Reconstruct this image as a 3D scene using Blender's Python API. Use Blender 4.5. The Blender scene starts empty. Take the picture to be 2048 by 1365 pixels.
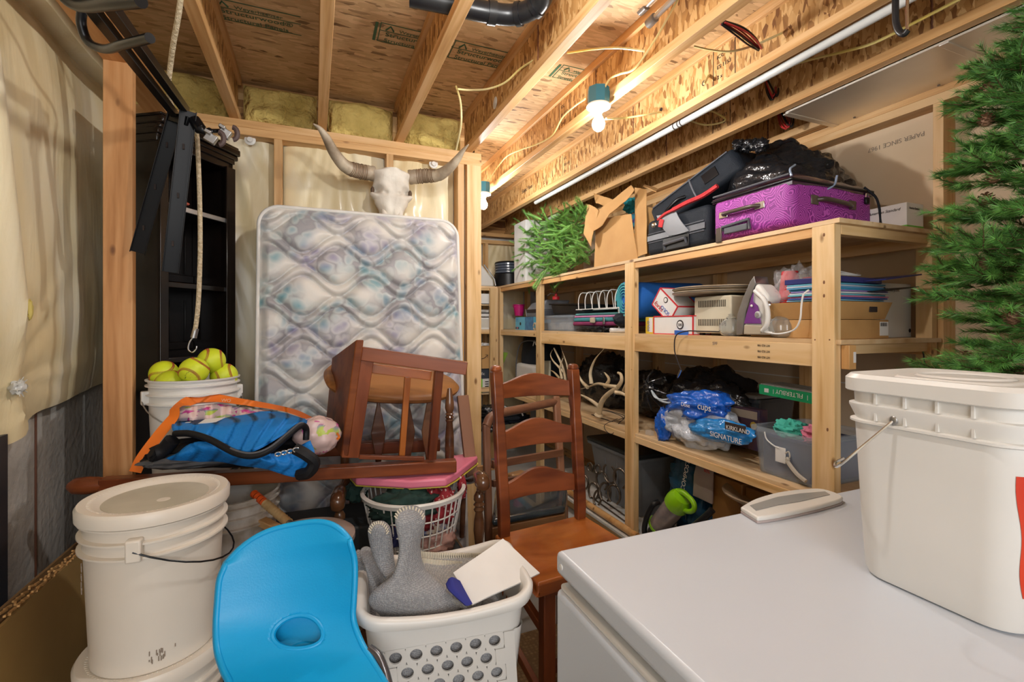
import bpy, math, random
from mathutils import Vector, Matrix, noise
R = random.Random(7)
sc = bpy.context.scene
COL = sc.collection
V = Vector
# ---------------------------------------------------------------- camera
CAMH = 1.4; FPX = 950.0; HOR = 648.0; TH = math.atan2(396, FPX)
CT, ST = math.cos(TH), math.sin(TH)
cd = bpy.data.cameras.new('camera'); cam = bpy.data.objects.new('camera', cd); COL.objects.link(cam)
cd.sensor_width = 36; cd.lens = 36 * FPX / 2048; cd.shift_y = (HOR - 682.5) / 2048; cd.clip_start = 0.02
cam.location = (0, 0, CAMH); cam.rotation_euler = (math.pi / 2, 0, -TH); sc.camera = cam
# ---------------------------------------------------------------- light and exposure
sc.view_settings.view_transform = 'Standard'; sc.view_settings.look = 'None'
sc.view_settings.exposure = 0.3; sc.view_settings.gamma = 1; sc.view_settings.use_curve_mapping = False
w = bpy.data.worlds.new('world'); sc.world = w; w.use_nodes = True
w.node_tree.nodes['Background'].inputs[0].default_value = (0.96, 0.98, 1.0, 1)
w.node_tree.nodes['Background'].inputs[1].default_value = 0.32
BULB = 520.0
def area(name, loc, to, sx, sy, power, col):
    l = bpy.data.lights.new(name, 'AREA'); l.shape = 'RECTANGLE'; l.size = sx; l.size_y = sy; l.energy = power; l.color = col
    o = bpy.data.objects.new(name, l); COL.objects.link(o); o.location = loc
    o.rotation_euler = (V(to) - V(loc)).to_track_quat('-Z', 'Y').to_euler(); return o
area('rear_fill_light', (-0.3, -2.2, 1.9), (0.6, 2.5, 1.2), 2.2, 1.4, 58, (1.0, 1.0, 1.0))  # unseen soft fill added behind the camera to brighten the front and left
# ---------------------------------------------------------------- helpers
def ray(u, v):
    xc = (u - 1024) / FPX; return V((xc * CT + ST, -xc * ST + CT, (HOR - v) / FPX))
def P(u, v, X=None, Y=None, Z=None, D=None):
    "the world point seen at photograph position (u, v), on a plane X=, Y=, Z= or at depth D="
    r = ray(u, v)
    t = X / r.x if X is not None else Y / r.y if Y is not None else (Z - CAMH) / r.z if Z is not None else D
    return V((r.x * t, r.y * t, CAMH + r.z * t))
def wm(o):
    return (wm(o.parent) @ o.matrix_parent_inverse @ o.matrix_basis) if o.parent else o.matrix_basis.copy()
def adopt(o, parent):
    if parent:
        o.parent = parent; o.matrix_parent_inverse = wm(parent).inverted()
def tag(o, label=None, cat=None, group=None, kind=None):
    if label: o['label'] = label
    if cat: o['category'] = cat
    if group: o['group'] = group
    if kind: o['kind'] = kind
    return o
def thing(name, label, cat, loc, group=None):
    o = bpy.data.objects.new(name, None); o.empty_display_size = .05; COL.objects.link(o); o.location = loc
    return tag(o, label, cat, group)
class M:
    def __init__(s): s.v = []; s.f = []
    def add(s, vs, fs):
        n = len(s.v); s.v += [V(a) for a in vs]; s.f += [tuple(i + n for i in f) for f in fs]; return s
    def hexa(s, o, a, b, c):
        "box from corner o along vectors a b c"
        o, a, b, c = V(o), V(a), V(b), V(c)
        if a.cross(b).dot(c) < 0: a, b = b, a
        return s.add([o, o + a, o + a + b, o + b, o + c, o + a + c, o + a + b + c, o + b + c],
                     [(3, 2, 1, 0), (4, 5, 6, 7), (0, 1, 5, 4), (1, 2, 6, 5), (2, 3, 7, 6), (3, 0, 4, 7)])
    def box(s, lo, hi):
        return s.hexa(lo, (hi[0] - lo[0], 0, 0), (0, hi[1] - lo[1], 0), (0, 0, hi[2] - lo[2]))
    def cbox(s, c, d, m=None):
        m = m or Matrix.Identity(3); c = V(c)
        a, b, e = m @ V((d[0], 0, 0)), m @ V((0, d[1], 0)), m @ V((0, 0, d[2]))
        return s.hexa(c - (a + b + e) / 2, a, b, e)
    def tube(s, pts, r, n=8, closed=False, caps=True):
        pts = [V(p) for p in pts]; k = len(pts); rs = r if isinstance(r, (list, tuple)) else [r] * k
        base = len(s.v); up = None
        for i, p in enumerate(pts):
            if closed: t = pts[(i + 1) % k] - pts[i - 1]
            else: t = pts[min(i + 1, k - 1)] - pts[max(i - 1, 0)]
            if t.length < 1e-9: t = V((0, 0, 1))
            t.normalize()
            if up is None: up = t.orthogonal().normalized()
            else:
                up = up - t * up.dot(t)
                up = up.normalized() if up.length > 1e-6 else t.orthogonal().normalized()
            w_ = t.cross(up)
            for j in range(n):
                a = 2 * math.pi * j / n
                s.v.append(p + (up * math.cos(a) + w_ * math.sin(a)) * rs[i])
        for i in range(k if closed else k - 1):
            for j in range(n):
                a, b = base + i * n, base + ((i + 1) % k) * n
                s.f.append((a + j, a + (j + 1) % n, b + (j + 1) % n, b + j))
        if caps and not closed:
            s.f.append(tuple(base + j for j in reversed(range(n)))); s.f.append(tuple(base + (k - 1) * n + j for j in range(n)))
        return s
    def lathe(s, prof, o=(0, 0, 0), n=32, axis=(0, 0, 1), sx=1, sy=1, rot=None):
        "prof [(radius, height)]"
        q = V((0, 0, 1)).rotation_difference(V(axis)).to_matrix(); o = V(o)
        if rot: q = rot
        base = len(s.v)
        for r, z in prof:
            for j in range(n):
                a = 2 * math.pi * j / n; s.v.append(o + q @ V((r * math.cos(a) * sx, r * math.sin(a) * sy, z)))
        for i in range(len(prof) - 1):
            for j in range(n):
                a, b = base + i * n, base + (i + 1) * n
                s.f.append((a + j, a + (j + 1) % n, b + (j + 1) % n, b + j))
        if prof[0] == prof[-1]: return s
        if prof[0][0] > 1e-5: s.f.append(tuple(base + j for j in reversed(range(n))))
        if prof[-1][0] > 1e-5: s.f.append(tuple(base + (len(prof) - 1) * n + j for j in range(n)))
        return s
    def grid(s, fn, nu, nv, wrapu=False):
        base = len(s.v); mu = nu if wrapu else nu + 1
        for j in range(nv + 1):
            for i in range(mu): s.v.append(V(fn(i / nu, j / nv)))
        for j in range(nv):
            for i in range(nu):
                a = base + j * mu + i; b = base + j * mu + (i + 1) % mu
                s.f.append((a, b, b + mu, a + mu))
        return s
    def sheet(s, fn, nu, nv, th):
        "a grid with thickness th (vector)"
        th = V(th); b0 = len(s.v); s.grid(fn, nu, nv); m = nu + 1
        b1 = len(s.v); s.grid(lambda a, b: V(fn(a, b)) + th, nu, nv)
        edge = [i for i in range(m)] + [j * m + nu for j in range(1, nv + 1)] + [nv * m + i for i in reversed(range(nu))] + [j * m for j in reversed(range(1, nv))]
        for k in range(len(edge)):
            a, b = edge[k], edge[(k + 1) % len(edge)]
            s.f.append((b0 + b, b0 + a, b1 + a, b1 + b))
        return s
    def prism(s, poly, d):
        "poly: 3-D outline, extruded by vector d"
        n = len(poly); b = len(s.v); d = V(d); s.v += [V(p) for p in poly]; s.v += [V(p) + d for p in poly]
        s.f.append(tuple(b + i for i in reversed(range(n)))); s.f.append(tuple(b + n + i for i in range(n)))
        for i in range(n): s.f.append((b + i, b + (i + 1) % n, b + n + (i + 1) % n, b + n + i))
        return s
    def blob(s, c, r, amp=.15, fr=2.0, seed=0, nu=40, nv=24, m=None, flat=0, ridge=0, rfr=6, sq=1.0):
        c = V(c); m = m or Matrix.Identity(3)
        def fn(a, b):
            th, ph = 2 * math.pi * a, math.pi * (b - .5) * .9999
            d = V((math.cos(th) * math.cos(ph), math.sin(th) * math.cos(ph), math.sin(ph)))
            if sq != 1: d = V([math.copysign(abs(t) ** sq, t) for t in d])
            k = 1 + amp * noise.noise(d * fr + V((seed * 3.1, seed, 0)))
            if ridge: k += ridge * (abs(noise.noise(d * rfr + V((seed, 5, seed)))) - .25)
            q = V((d.x * r[0], d.y * r[1], d.z * r[2])) * k
            if flat and q.z < -flat: q.z = -flat
            return c + m @ q
        return s.grid(fn, nu, nv, wrapu=True)
    def build(s, name, mat, parent=None, smooth=True, bevel=0, seg=2, sub=0, rot=None, label=None, cat=None, group=None, kind=None, ang=40):
        me = bpy.data.meshes.new(name)
        if rot is not None:
            q = rot.to_matrix() if hasattr(rot, 'to_matrix') else rot
            qi = q.inverted(); vs = [qi @ v for v in s.v]
        else: q = Matrix.Identity(3); vs = s.v
        lo = V([min(v[i] for v in vs) for i in range(3)]); hi = V([max(v[i] for v in vs) for i in range(3)])
        c = (lo + hi) / 2
        if parent is None and kind != 'structure': c.z = lo.z
        me.from_pydata([v - c for v in vs], [], s.f); me.validate()
        if mat is not None: me.materials.append(mat)
        o = bpy.data.objects.new(name, me); COL.objects.link(o)
        o.matrix_basis = Matrix.Translation(q @ c) @ q.to_4x4()
        adopt(o, parent)
        if bevel:
            b = o.modifiers.new('bevel', 'BEVEL'); b.width = bevel; b.segments = seg; b.limit_method = 'ANGLE'; b.angle_limit = math.radians(30)
        if sub:
            b = o.modifiers.new('sub', 'SUBSURF'); b.levels = sub; b.render_levels = sub
        if smooth:
            me.shade_smooth()
            if ang < 180:
                if bevel or sub: pass
                me.set_sharp_from_angle(angle=math.radians(ang))
        tag(o, label, cat, group, kind); return o
def frame(p1, p2, up=(0, 0, 1)):
    x = (V(p2) - V(p1)).normalized(); y = V(up).cross(x)
    if y.length < 1e-4: y = V((0, 1, 0)).cross(x)
    y.normalize(); z = x.cross(y)
    return Matrix((x, y, z)).transposed()
def beam(name, p1, p2, w_, h_, mat, parent=None, up=(0, 0, 1), bevel=.002, **k):
    "bar from p1 to p2, w_ across, h_ along up; its grain runs along its own X"
    m = M(); q = frame(p1, p2, up); p1, p2 = V(p1), V(p2)
    m.cbox((p1 + p2) / 2, ((p2 - p1).length, w_, h_), q)
    return m.build(name, mat, parent, smooth=bool(bevel), bevel=bevel, rot=q, **k)
def rod(name, pts, r, mat, parent=None, n=8, **k):
    return M().tube(pts, r, n).build(name, mat, parent, **k)
def curve(pts, n=8):
    "Catmull-Rom through pts"
    pts = [V(p) for p in pts]; out = []
    e = [pts[0] * 2 - pts[1]] + pts + [pts[-1] * 2 - pts[-2]]
    for i in range(1, len(e) - 2):
        for k in range(n):
            t = k / n; a, b, c, d = e[i - 1:i + 3]
            out.append(.5 * ((2 * b) + (c - a) * t + (2 * a - 5 * b + 4 * c - d) * t * t + (3 * b - a - 3 * c + d) * t ** 3))
    return out + [pts[-1]]
def text(s, o, x, y, h, mat, parent, name='lettering', ext=.0003, w_=None, align='LEFT', shear=0):
    "flat lettering: o lower left, x reading direction, y up direction, h letter size, w_ total width"
    c = bpy.data.curves.new(name, 'FONT'); c.body = s; c.size = h * 1.35; c.extrude = ext; c.align_x = align; c.shear = shear
    c.materials.append(mat); ob = bpy.data.objects.new(name, c); COL.objects.link(ob)
    x = V(x).normalized(); z = x.cross(V(y)).normalized(); y = z.cross(x)
    k = 1
    if w_:
        est = sum(.33 if ch in 'iljtI1. ' else .9 if ch in 'MWmw' else .62 for ch in s) * h * 1.0
        k = w_ / max(est, 1e-4)
    m = Matrix((x * k, y, z)).transposed().to_4x4()
    ob.matrix_basis = Matrix.Translation(V(o) + z * .001) @ m
    me = bpy.data.meshes.new_from_object(ob); mw = ob.matrix_basis.copy(); bpy.data.objects.remove(ob); bpy.data.curves.remove(c)
    ob = bpy.data.objects.new(name, me); COL.objects.link(ob); ob.matrix_basis = mw
    adopt(ob, parent); return ob
# ---------------------------------------------------------------- materials
_mats = {}
def base(name):
    m = bpy.data.materials.new(name); m.use_nodes = True; nt = m.node_tree
    return m, nt, nt.nodes['Principled BSDF']
def node(nt, t, **k):
    n = nt.nodes.new(t)
    for a, b in k.items():
        if a.startswith('i_'):
            key = a[2:]; key = int(key) if key.isdigit() else key.replace('_', ' ')
            n.inputs[key].default_value = b
        else: setattr(n, a, b)
    return n
def coords(nt, scale=(1, 1, 1), rot=(0, 0, 0), rnd=True):
    tc = node(nt, 'ShaderNodeTexCoord'); mp = node(nt, 'ShaderNodeMapping')
    mp.inputs['Scale'].default_value = scale; mp.inputs['Rotation'].default_value = rot
    if rnd:
        oi = node(nt, 'ShaderNodeObjectInfo'); ad = node(nt, 'ShaderNodeVectorMath', operation='MULTIPLY_ADD')
        cb = node(nt, 'ShaderNodeCombineXYZ')
        for i in range(3): nt.links.new(oi.outputs['Random'], cb.inputs[i])
        ad.inputs[1].default_value = (37, 53, 71)
        nt.links.new(cb.outputs[0], ad.inputs[0]); nt.links.new(tc.outputs['Object'], ad.inputs[2])
        nt.links.new(ad.outputs[0], mp.inputs[0])
    else: nt.links.new(tc.outputs['Object'], mp.inputs[0])
    return mp.outputs[0]
def ramp(nt, src, stops):
    r = node(nt, 'ShaderNodeValToRGB'); e = r.color_ramp.elements
    e[0].position, e[0].color = stops[0][0], (*stops[0][1], 1); e[1].position, e[1].color = stops[1][0], (*stops[1][1], 1)
    for p, c in stops[2:]:
        x = e.new(p); x.color = (*c, 1)
    nt.links.new(src, r.inputs[0]); return r.outputs[0]
def bump(nt, bs, src, strength, dist=.01):
    b = node(nt, 'ShaderNodeBump'); b.inputs['Strength'].default_value = strength; b.inputs['Distance'].default_value = dist
    nt.links.new(src, b.inputs['Height']); nt.links.new(b.outputs[0], bs.inputs['Normal'])
def pm(name, col, col2=None, rough=.5, metal=0, bmp=0, bs=60, vs=6, st=(1, 1, 1), trans=0, alpha=1, coat=0, spec=.5, lo=.35, hi=.65, bd=.01, sheen=0, sss=0):
    if name in _mats: return _mats[name]
    m, nt, b = base(name)
    b.inputs['Roughness'].default_value = rough; b.inputs['Metallic'].default_value = metal
    b.inputs['Specular IOR Level'].default_value = spec; b.inputs['Alpha'].default_value = alpha
    b.inputs['Transmission Weight'].default_value = trans; b.inputs['Coat Weight'].default_value = coat
    b.inputs['Sheen Weight'].default_value = sheen; b.inputs['Base Color'].default_value = (*col, 1)
    co = coords(nt, st)
    if col2 is None: col2 = tuple(c * .88 for c in col)
    n = node(nt, 'ShaderNodeTexNoise', i_Scale=vs, i_Detail=4.0); nt.links.new(co, n.inputs['Vector'])
    nt.links.new(ramp(nt, n.outputs[0], [(lo, col2), (hi, col)]), b.inputs['Base Color'])
    if bmp:
        n2 = node(nt, 'ShaderNodeTexNoise', i_Scale=bs, i_Detail=3.0); nt.links.new(co, n2.inputs['Vector'])
        bump(nt, b, n2.outputs[0], bmp, bd)
    _mats[name] = m; return m
def wood(name, light, mid, dark, rough=.55, coat=0, cross=16, knots=True, spec=.5):
    m, nt, b = base(name); b.inputs['Specular IOR Level'].default_value = spec; b.inputs['Roughness'].default_value = rough; b.inputs['Coat Weight'].default_value = coat
    co = coords(nt, (1.3, cross, cross))
    n = node(nt, 'ShaderNodeTexNoise', i_Scale=1.0, i_Detail=5.0, i_Distortion=.6); nt.links.new(co, n.inputs['Vector'])
    wv = node(nt, 'ShaderNodeTexNoise', i_Scale=3.5, i_Detail=3.0); nt.links.new(co, wv.inputs['Vector'])
    mx = node(nt, 'ShaderNodeMath', operation='MULTIPLY_ADD'); mx.inputs[1].default_value = .35
    nt.links.new(wv.outputs[0], mx.inputs[0]); nt.links.new(n.outputs[0], mx.inputs[2])
    c1 = ramp(nt, mx.outputs[0], [(.45, dark), (.78, light), (.62, mid)])
    if knots:
        co2 = coords(nt, (5, 11, 11)); vo = node(nt, 'ShaderNodeTexVoronoi', i_Scale=1.0); nt.links.new(co2, vo.inputs['Vector'])
        k = ramp(nt, vo.outputs['Distance'], [(.06, (1, 1, 1)), (.13, (0, 0, 0))])
        mix = node(nt, 'ShaderNodeMix', data_type='RGBA'); nt.links.new(k, mix.inputs[0]); nt.links.new(c1, mix.inputs[6])
        mix.inputs[7].default_value = (dark[0] * .45, dark[1] * .38, dark[2] * .35, 1); c1 = mix.outputs[2]
    oi = node(nt, 'ShaderNodeObjectInfo'); hs = node(nt, 'ShaderNodeHueSaturation')
    mr = node(nt, 'ShaderNodeMapRange'); mr.inputs[3].default_value = .88; mr.inputs[4].default_value = 1.1
    nt.links.new(oi.outputs['Random'], mr.inputs[0]); nt.links.new(mr.outputs[0], hs.inputs['Value']); nt.links.new(c1, hs.inputs['Color'])
    nt.links.new(hs.outputs[0], b.inputs['Base Color']); bump(nt, b, mx.outputs[0], .12, .002)
    return m
def osb(name, nrm, cols, scale=44, ax=2):
    "flakes lie in the plane across axis nrm"
    m, nt, b = base(name); b.inputs['Roughness'].default_value = .6
    outs = []
    for i, a in enumerate((.25, -.45, 1.2)):
        st = [scale * .28, scale * .28, scale * .28]; st = [scale * 1.0] * 3; st[ax if ax != nrm else 0] = scale * (.36 if nrm == 0 else .26); st[nrm] = 2
        rot = [0, 0, 0]; rot[nrm] = a
        co = coords(nt, st, rot); vo = node(nt, 'ShaderNodeTexVoronoi', i_Scale=1.0, i_Randomness=1.0); nt.links.new(co, vo.inputs['Vector'])
        sp = node(nt, 'ShaderNodeSeparateColor'); nt.links.new(vo.outputs['Color'], sp.inputs[0]); outs.append(sp)
    def mixv(a, b_, f, thr):
        g = node(nt, 'ShaderNodeMath', operation='GREATER_THAN'); g.inputs[1].default_value = thr; nt.links.new(f, g.inputs[0])
        x = node(nt, 'ShaderNodeMix'); nt.links.new(g.outputs[0], x.inputs[0]); nt.links.new(a, x.inputs[2]); nt.links.new(b_, x.inputs[3]); return x.outputs[0]
    v1 = mixv(outs[0].outputs[0], outs[1].outputs[0], outs[1].outputs[1], .5); v2 = mixv(v1, outs[2].outputs[0], outs[2].outputs[1], .62)
    n = node(nt, 'ShaderNodeTexNoise', i_Scale=3.0, i_Detail=3.0); nt.links.new(coords(nt), n.inputs['Vector'])
    ad = node(nt, 'ShaderNodeMath', operation='MULTIPLY_ADD'); ad.inputs[1].default_value = .3; nt.links.new(n.outputs[0], ad.inputs[0]); nt.links.new(v2, ad.inputs[2])
    nt.links.new(ramp(nt, ad.outputs[0], cols), b.inputs['Base Color']); bump(nt, b, v2, .25, .003)
    return m
W_STUD = wood('stud_fir', (.70, .45, .22), (.62, .36, .145), (.47, .245, .08))
W_PINE = wood('shelf_pine', (.76, .53, .28), (.69, .45, .205), (.54, .31, .11))
W_CEDAR = wood('post_fir', (.62, .33, .14), (.54, .26, .095), (.40, .17, .05))
W_FLANGE = wood('flange', (.70, .43, .20), (.61, .34, .13), (.48, .24, .075), cross=24, knots=False)
W_PLY = wood('plywood', (.74, .54, .32), (.67, .45, .24), (.54, .33, .15), cross=7)
W_MATTE = wood('cherry_matte', (.22, .062, .016), (.15, .038, .010), (.07, .016, .006), rough=.5, knots=False, cross=9, spec=.25)
W_CHERRY = wood('cherry_stain', (.25, .066, .020), (.165, .040, .012), (.08, .017, .007), rough=.3, coat=.1, spec=.35, knots=False, cross=9)
W_SEAT = wood('cherry_seat', (.46, .14, .028), (.34, .088, .016), (.20, .045, .009), rough=.25, coat=.2, spec=.4, knots=False, cross=5)
W_WALNUT = wood('walnut_stain', (.17, .075, .033), (.10, .038, .016), (.045, .016, .008), rough=.22, coat=.5, knots=False, cross=7)
W_OLD = wood('old_brown', (.24, .105, .052), (.16, .062, .03), (.08, .028, .014), rough=.45, knots=False, cross=10)
OSB_W = osb('osb_web', 0, [(.15, (.20, .08, .022)), (1.15, (.72, .46, .20)), (.42, (.46, .235, .07)), (.8, (.58, .33, .12))], 62, 2)
OSB_F = osb('osb_subfloor', 2, [(.12, (.16, .08, .03)), (1.15, (.70, .47, .25)), (.27, (.54, .34, .165)), (.8, (.62, .41, .21))], 60, 2)
GREEN_INK = pm('green_ink', (.05, .13, .06), rough=.8); BLACK_INK = pm('black_ink', (.03, .02, .018), rough=.8)
FAINT_INK = pm('faint_ink', (.28, .22, .17), rough=.8)
FIBER = pm('fiberglass', (.84, .66, .22), (.52, .38, .10), rough=.95, bmp=.9, bs=22, vs=5, bd=.04)
KRAFT = pm('drywall_paper', (.68, .53, .37), (.62, .47, .31), rough=.85, vs=2)
CONC = pm('concrete', (.58, .56, .52), (.42, .40, .37), rough=.85, bmp=.5, bs=40, vs=5)
FLOORM = pm('floor_concrete', (.48, .47, .45), (.34, .33, .31), rough=.6, bmp=.2, bs=60, vs=3)
def plastic_sheet():
    m, nt, b = base('poly_wrapped_insulation'); b.inputs['Roughness'].default_value = .42; b.inputs['Coat Weight'].default_value = .2; b.inputs['Coat Roughness'].default_value = .15
    co = coords(nt, (1, 1, .5)); n = node(nt, 'ShaderNodeTexNoise', i_Scale=3.0, i_Detail=4.0, i_Distortion=.8); nt.links.new(co, n.inputs['Vector'])
    nt.links.new(ramp(nt, n.outputs[0], [(.35, (.72, .59, .34)), (.68, (.82, .76, .60)), (.5, (.80, .69, .44))]), b.inputs['Base Color'])
    co2 = coords(nt, (9, 9, 1.6), (.0, .5, .3)); n2 = node(nt, 'ShaderNodeTexNoise', i_Scale=1.0, i_Detail=5.0, i_Distortion=1.2); nt.links.new(co2, n2.inputs['Vector'])
    bump(nt, b, n2.outputs[0], .28, .02); return m
POLY = plastic_sheet()
BLACKM = pm('black_steel', (.004, .004, .005), (.007, .007, .008), rough=.3, spec=.3)
CHROME = pm('chrome', (.75, .75, .75), rough=.2, metal=1)
STEEL = pm('dull_steel', (.45, .45, .45), (.32, .31, .3), rough=.4, metal=1)
GALV = pm('galvanized', (.78, .74, .68), (.68, .64, .58), rough=.36, metal=.75, vs=3)
WHITEP = pm('white_plastic', (.74, .73, .70), (.66, .64, .60), rough=.38, vs=2)
CREAMP = pm('aged_white_plastic', (.74, .69, .61), (.68, .61, .52), rough=.38, vs=2)
BLACKP = pm('black_plastic', (.008, .008, .009), (.013, .013, .014), rough=.35, spec=.35)
PVC = pm('white_pipe', (.55, .55, .53), rough=.35); ABS = pm('black_pipe', (.008, .008, .01), (.02, .02, .02), rough=.35, spec=.35)
YWIRE = pm('yellow_cable', (.66, .50, .12), (.74, .64, .34), rough=.45, vs=4)
RWIRE = pm('red_wire', (.5, .03, .03), rough=.4); BWIRE = pm('black_wire', (.01, .01, .01), rough=.4)
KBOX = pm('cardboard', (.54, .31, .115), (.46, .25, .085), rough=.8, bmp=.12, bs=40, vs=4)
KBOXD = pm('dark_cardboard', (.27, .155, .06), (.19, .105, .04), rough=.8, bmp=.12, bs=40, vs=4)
PAPERW = pm('white_paper', (.78, .77, .75), (.72, .71, .69), rough=.6)
# ---------------------------------------------------------------- setting
JB, SUB = 2.42, 2.66
fl = M().box((-1.3, -2.6, -.1), (2.7, 5.3, 0)).build('floor', FLOORM, smooth=False, kind='structure')
ce = M().box((-1.3, -2.6, SUB), (2.7, 5.3, SUB + .02)).build('ceiling', OSB_F, smooth=False, kind='structure')
jx = [(-.386 - .0 + .405 * i) for i in range(8)]
for i, x in enumerate(jx):
    y1 = 2.78 if i < 4 else 5.2
    x += .022
    web = M().box((x - .005, -1.6, JB + .03), (x + .005, y1, SUB - .03)).build('joist_web', OSB_W, ce, smooth=False)
    if i < 7:
        beam('joist_flange', (x - .001, -1.6, JB + .019), (x - .001, y1, JB + .019), .044, .038, W_FLANGE, ce)
    beam('joist_flange', (x, -1.6, SUB - .02), (x, y1, SUB - .02), .044, .038, W_FLANGE, ce)
for bx0 in (((-1.3, 2.84, 2.42), (.93, 2.87, 2.66)), ((.86, 5.15, 2.42), (2.7, 5.19, 2.66)), ((-1.0, -1.6, 2.42), (-.96, 2.84, 2.66)), ((2.5, -1.6, 2.42), (2.54, 5.19, 2.66)), ((.9, 2.84, 2.42), (.93, 5.19, 2.66))):
    M().box(*bx0).build('rim_board', OSB_W, ce, smooth=False)
# insulation stuffed at the joist ends over the back wall
for i in range(4):
    x0 = jx[i - 1] + .05 if i else -1.0; x1 = jx[i] - .005
    if i == 0: x0 = -1.0
    def fn(a, b, x0=x0, x1=x1, i=i):
        x = x0 + (x1 - x0) * a; z = JB + (.215 + .02 * noise.noise(V((x * 6, i, 0)))) * b
        k = noise.noise(V((x * 7, z * 8, i))) * .04 + noise.noise(V((x * 22, z * 22, i))) * .012
        ed = (1 - (2 * a - 1) ** 8) * (1 - (2 * b - 1) ** 6)
        return (x, 2.80 - .06 * ed - k * ed, z)
    M().grid(fn, 36, 24).build('insulation_batt', FIBER, ce)
# panel stamps on the subfloor and the joist webs
def stamp(x, y, s=1, lines=('Weyerhaeuser', 'Structurwood®', 'Structural Panels')):
    for k, (t, hh) in enumerate(zip(lines, (.026, .034, .032))):
        text(t, (x + (.05 if k == 0 else .0), y - .05 * k * s, SUB - .003), (1, 0, 0), (0, -1, 0) if False else (0, 1, 0), hh * s, GREEN_INK, ce, 'stamp')
# the stamps are read from below: mirrored axes keep them legible looking up
def stampdown(u, v, s=1, ang=0):
    p = P(u, v, Z=SUB - .002); X = V((math.cos(ang), math.sin(ang), 0)); Yv = V((math.sin(ang), -math.cos(ang), 0))
    for k, (t, hh, dx) in enumerate((('Weyerhaeuser', .024, .06), ('Structurwood®', .034, 0), ('Structural Panels', .030, 0))):
        text(t, p + X * dx * s - (-Yv) * -.0 + Yv * (.048 * k * s) * -1 * -1 * -1, X, Yv, hh * s, GREEN_INK, ce, 'stamp')
    m = M(); w0, h0 = .36 * s, .15 * s; o = p + Yv * (.045 * s) - X * .03 * s
    for a, b, c, d in ((0, 0, w0, .004), (0, -.058 * s, w0, .003), (0, -h0, w0, .003), (0, -h0, .004, h0), (-.02, -h0, .012, h0)):
        q = o + X * a + Yv * b; m.hexa(q, X * c, Yv * d, V((0, 0, .001)))
    m.tube([o + X * .03 * s + Yv * (-.045 * s), o + X * .048 * s + Yv * (-.012 * s), o + X * .066 * s + Yv * (-.045 * s)], .004 * s, 4)
    m.build('stamp', GREEN_INK, ce, smooth=False)
for u, v, s in ((437, 10, .9), (772, 60, .9), (918, 95, .95), (1128, 140, .8)): stampdown(u, v, s)
JX = [x + .022 for x in jx]
def webtext(s, u, v, i, h, col=BLACK_INK, turn=False, nm='stamp'):
    X = JX[i] - .0055; p = P(u, v, X=X)
    return text(s, p, (0, -1, 0) if not turn else (0, 0, -1), (0, 0, 1) if not turn else (0, -1, 0), h, col, ce, nm)
webtext('Silent Floor', 1044, 388, 5, .035)
for y, z in ((1.05, 2.58), (1.05, 2.56)):
    pass
for i, ys in ((4, (.95, 2.3)), (5, (1.6, 3.0)), (6, (2.0,))):
    for y in ys:
        for k in range(4):
            text(('2010', 'ICC', 'ES 1153', '2 x')[k], (JX[i] - .0055, y, 2.62 - .045 * k), (0, -1, 0), (0, 0, 1), .018, BLACK_INK, ce, 'stamp')
        m = M()
        for dy in (-.1, .02): m.box((JX[i] - .0062, y + dy, 2.46), (JX[i] - .0052, y + dy + .003, 2.63))
        m.build('stamp', BLACK_INK, ce, smooth=False)
GLUE = pm('glue_seam', (.16, .06, .03), rough=.5)
for i, ys in ((3, (1.75, .6)), (4, (1.95, .75)), (5, (2.2, .85)), (6, (2.4, 1.0)), (7, (2.0,))):
    for y in ys:
        m = M(); m.tube([(JX[i] - .006, y + .003 * noise.noise(V((k * .9, i, y))), 2.46 + .01 * k) for k in range(18)], [.003 + .0015 * (k % 2) for k in range(18)], 5)
        m.build('glue_seam', GLUE, ce)
# round holes drilled in the webs show lit material behind: short knocked-out discs
HOLE = pm('web_hole', (.05, .03, .02), rough=.9)
for i, u, v, r in ((3, 990, 206, .03), (5, 1408, 166, .013), (5, 1322, 220, .012), (6, 1448, 242, .012)):
    X = JX[i] - .0056; p = P(u, v, X=X)
    M().lathe([(r, 0), (r * .9, -.001), (.0, -.001)], p, 20, axis=(1, 0, 0)).build('knockout', WHITEP if r > .02 else HOLE, ce)
# ---- back wall
wb = M().box((-1.3, 2.83, 0), (.927, 2.9, 2.42)).build('wall_back', CONC, smooth=False, kind='structure')
beam('top_plate', (-1.0, 2.745, 2.363), (.927, 2.745, 2.363), .089, .038, W_STUD, wb)
beam('top_plate', (-1.0, 2.745, 2.401), (.927, 2.745, 2.401), .089, .038, W_STUD, wb)
beam('bottom_plate', (-1.0, 2.745, .019), (.927, 2.745, .019), .089, .038, W_STUD, wb)
for x in (-.78, -.17, .39, .80):
    beam('stud', (x, 2.745, .038), (x, 2.745, 2.344), .089 if True else .038, .038, W_STUD, wb, up=(1, 0, 0))
beam('corner_post', (.882, 2.72, 0), (.882, 2.72, 2.42), .089, .038, W_PINE, wb, up=(0, 1, 0))
beam('blocking', (-.56, 2.5, 2.36), (-.05, 2.6, 2.44 - .03), .04, .001, W_STUD, wb) if False else None
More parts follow.
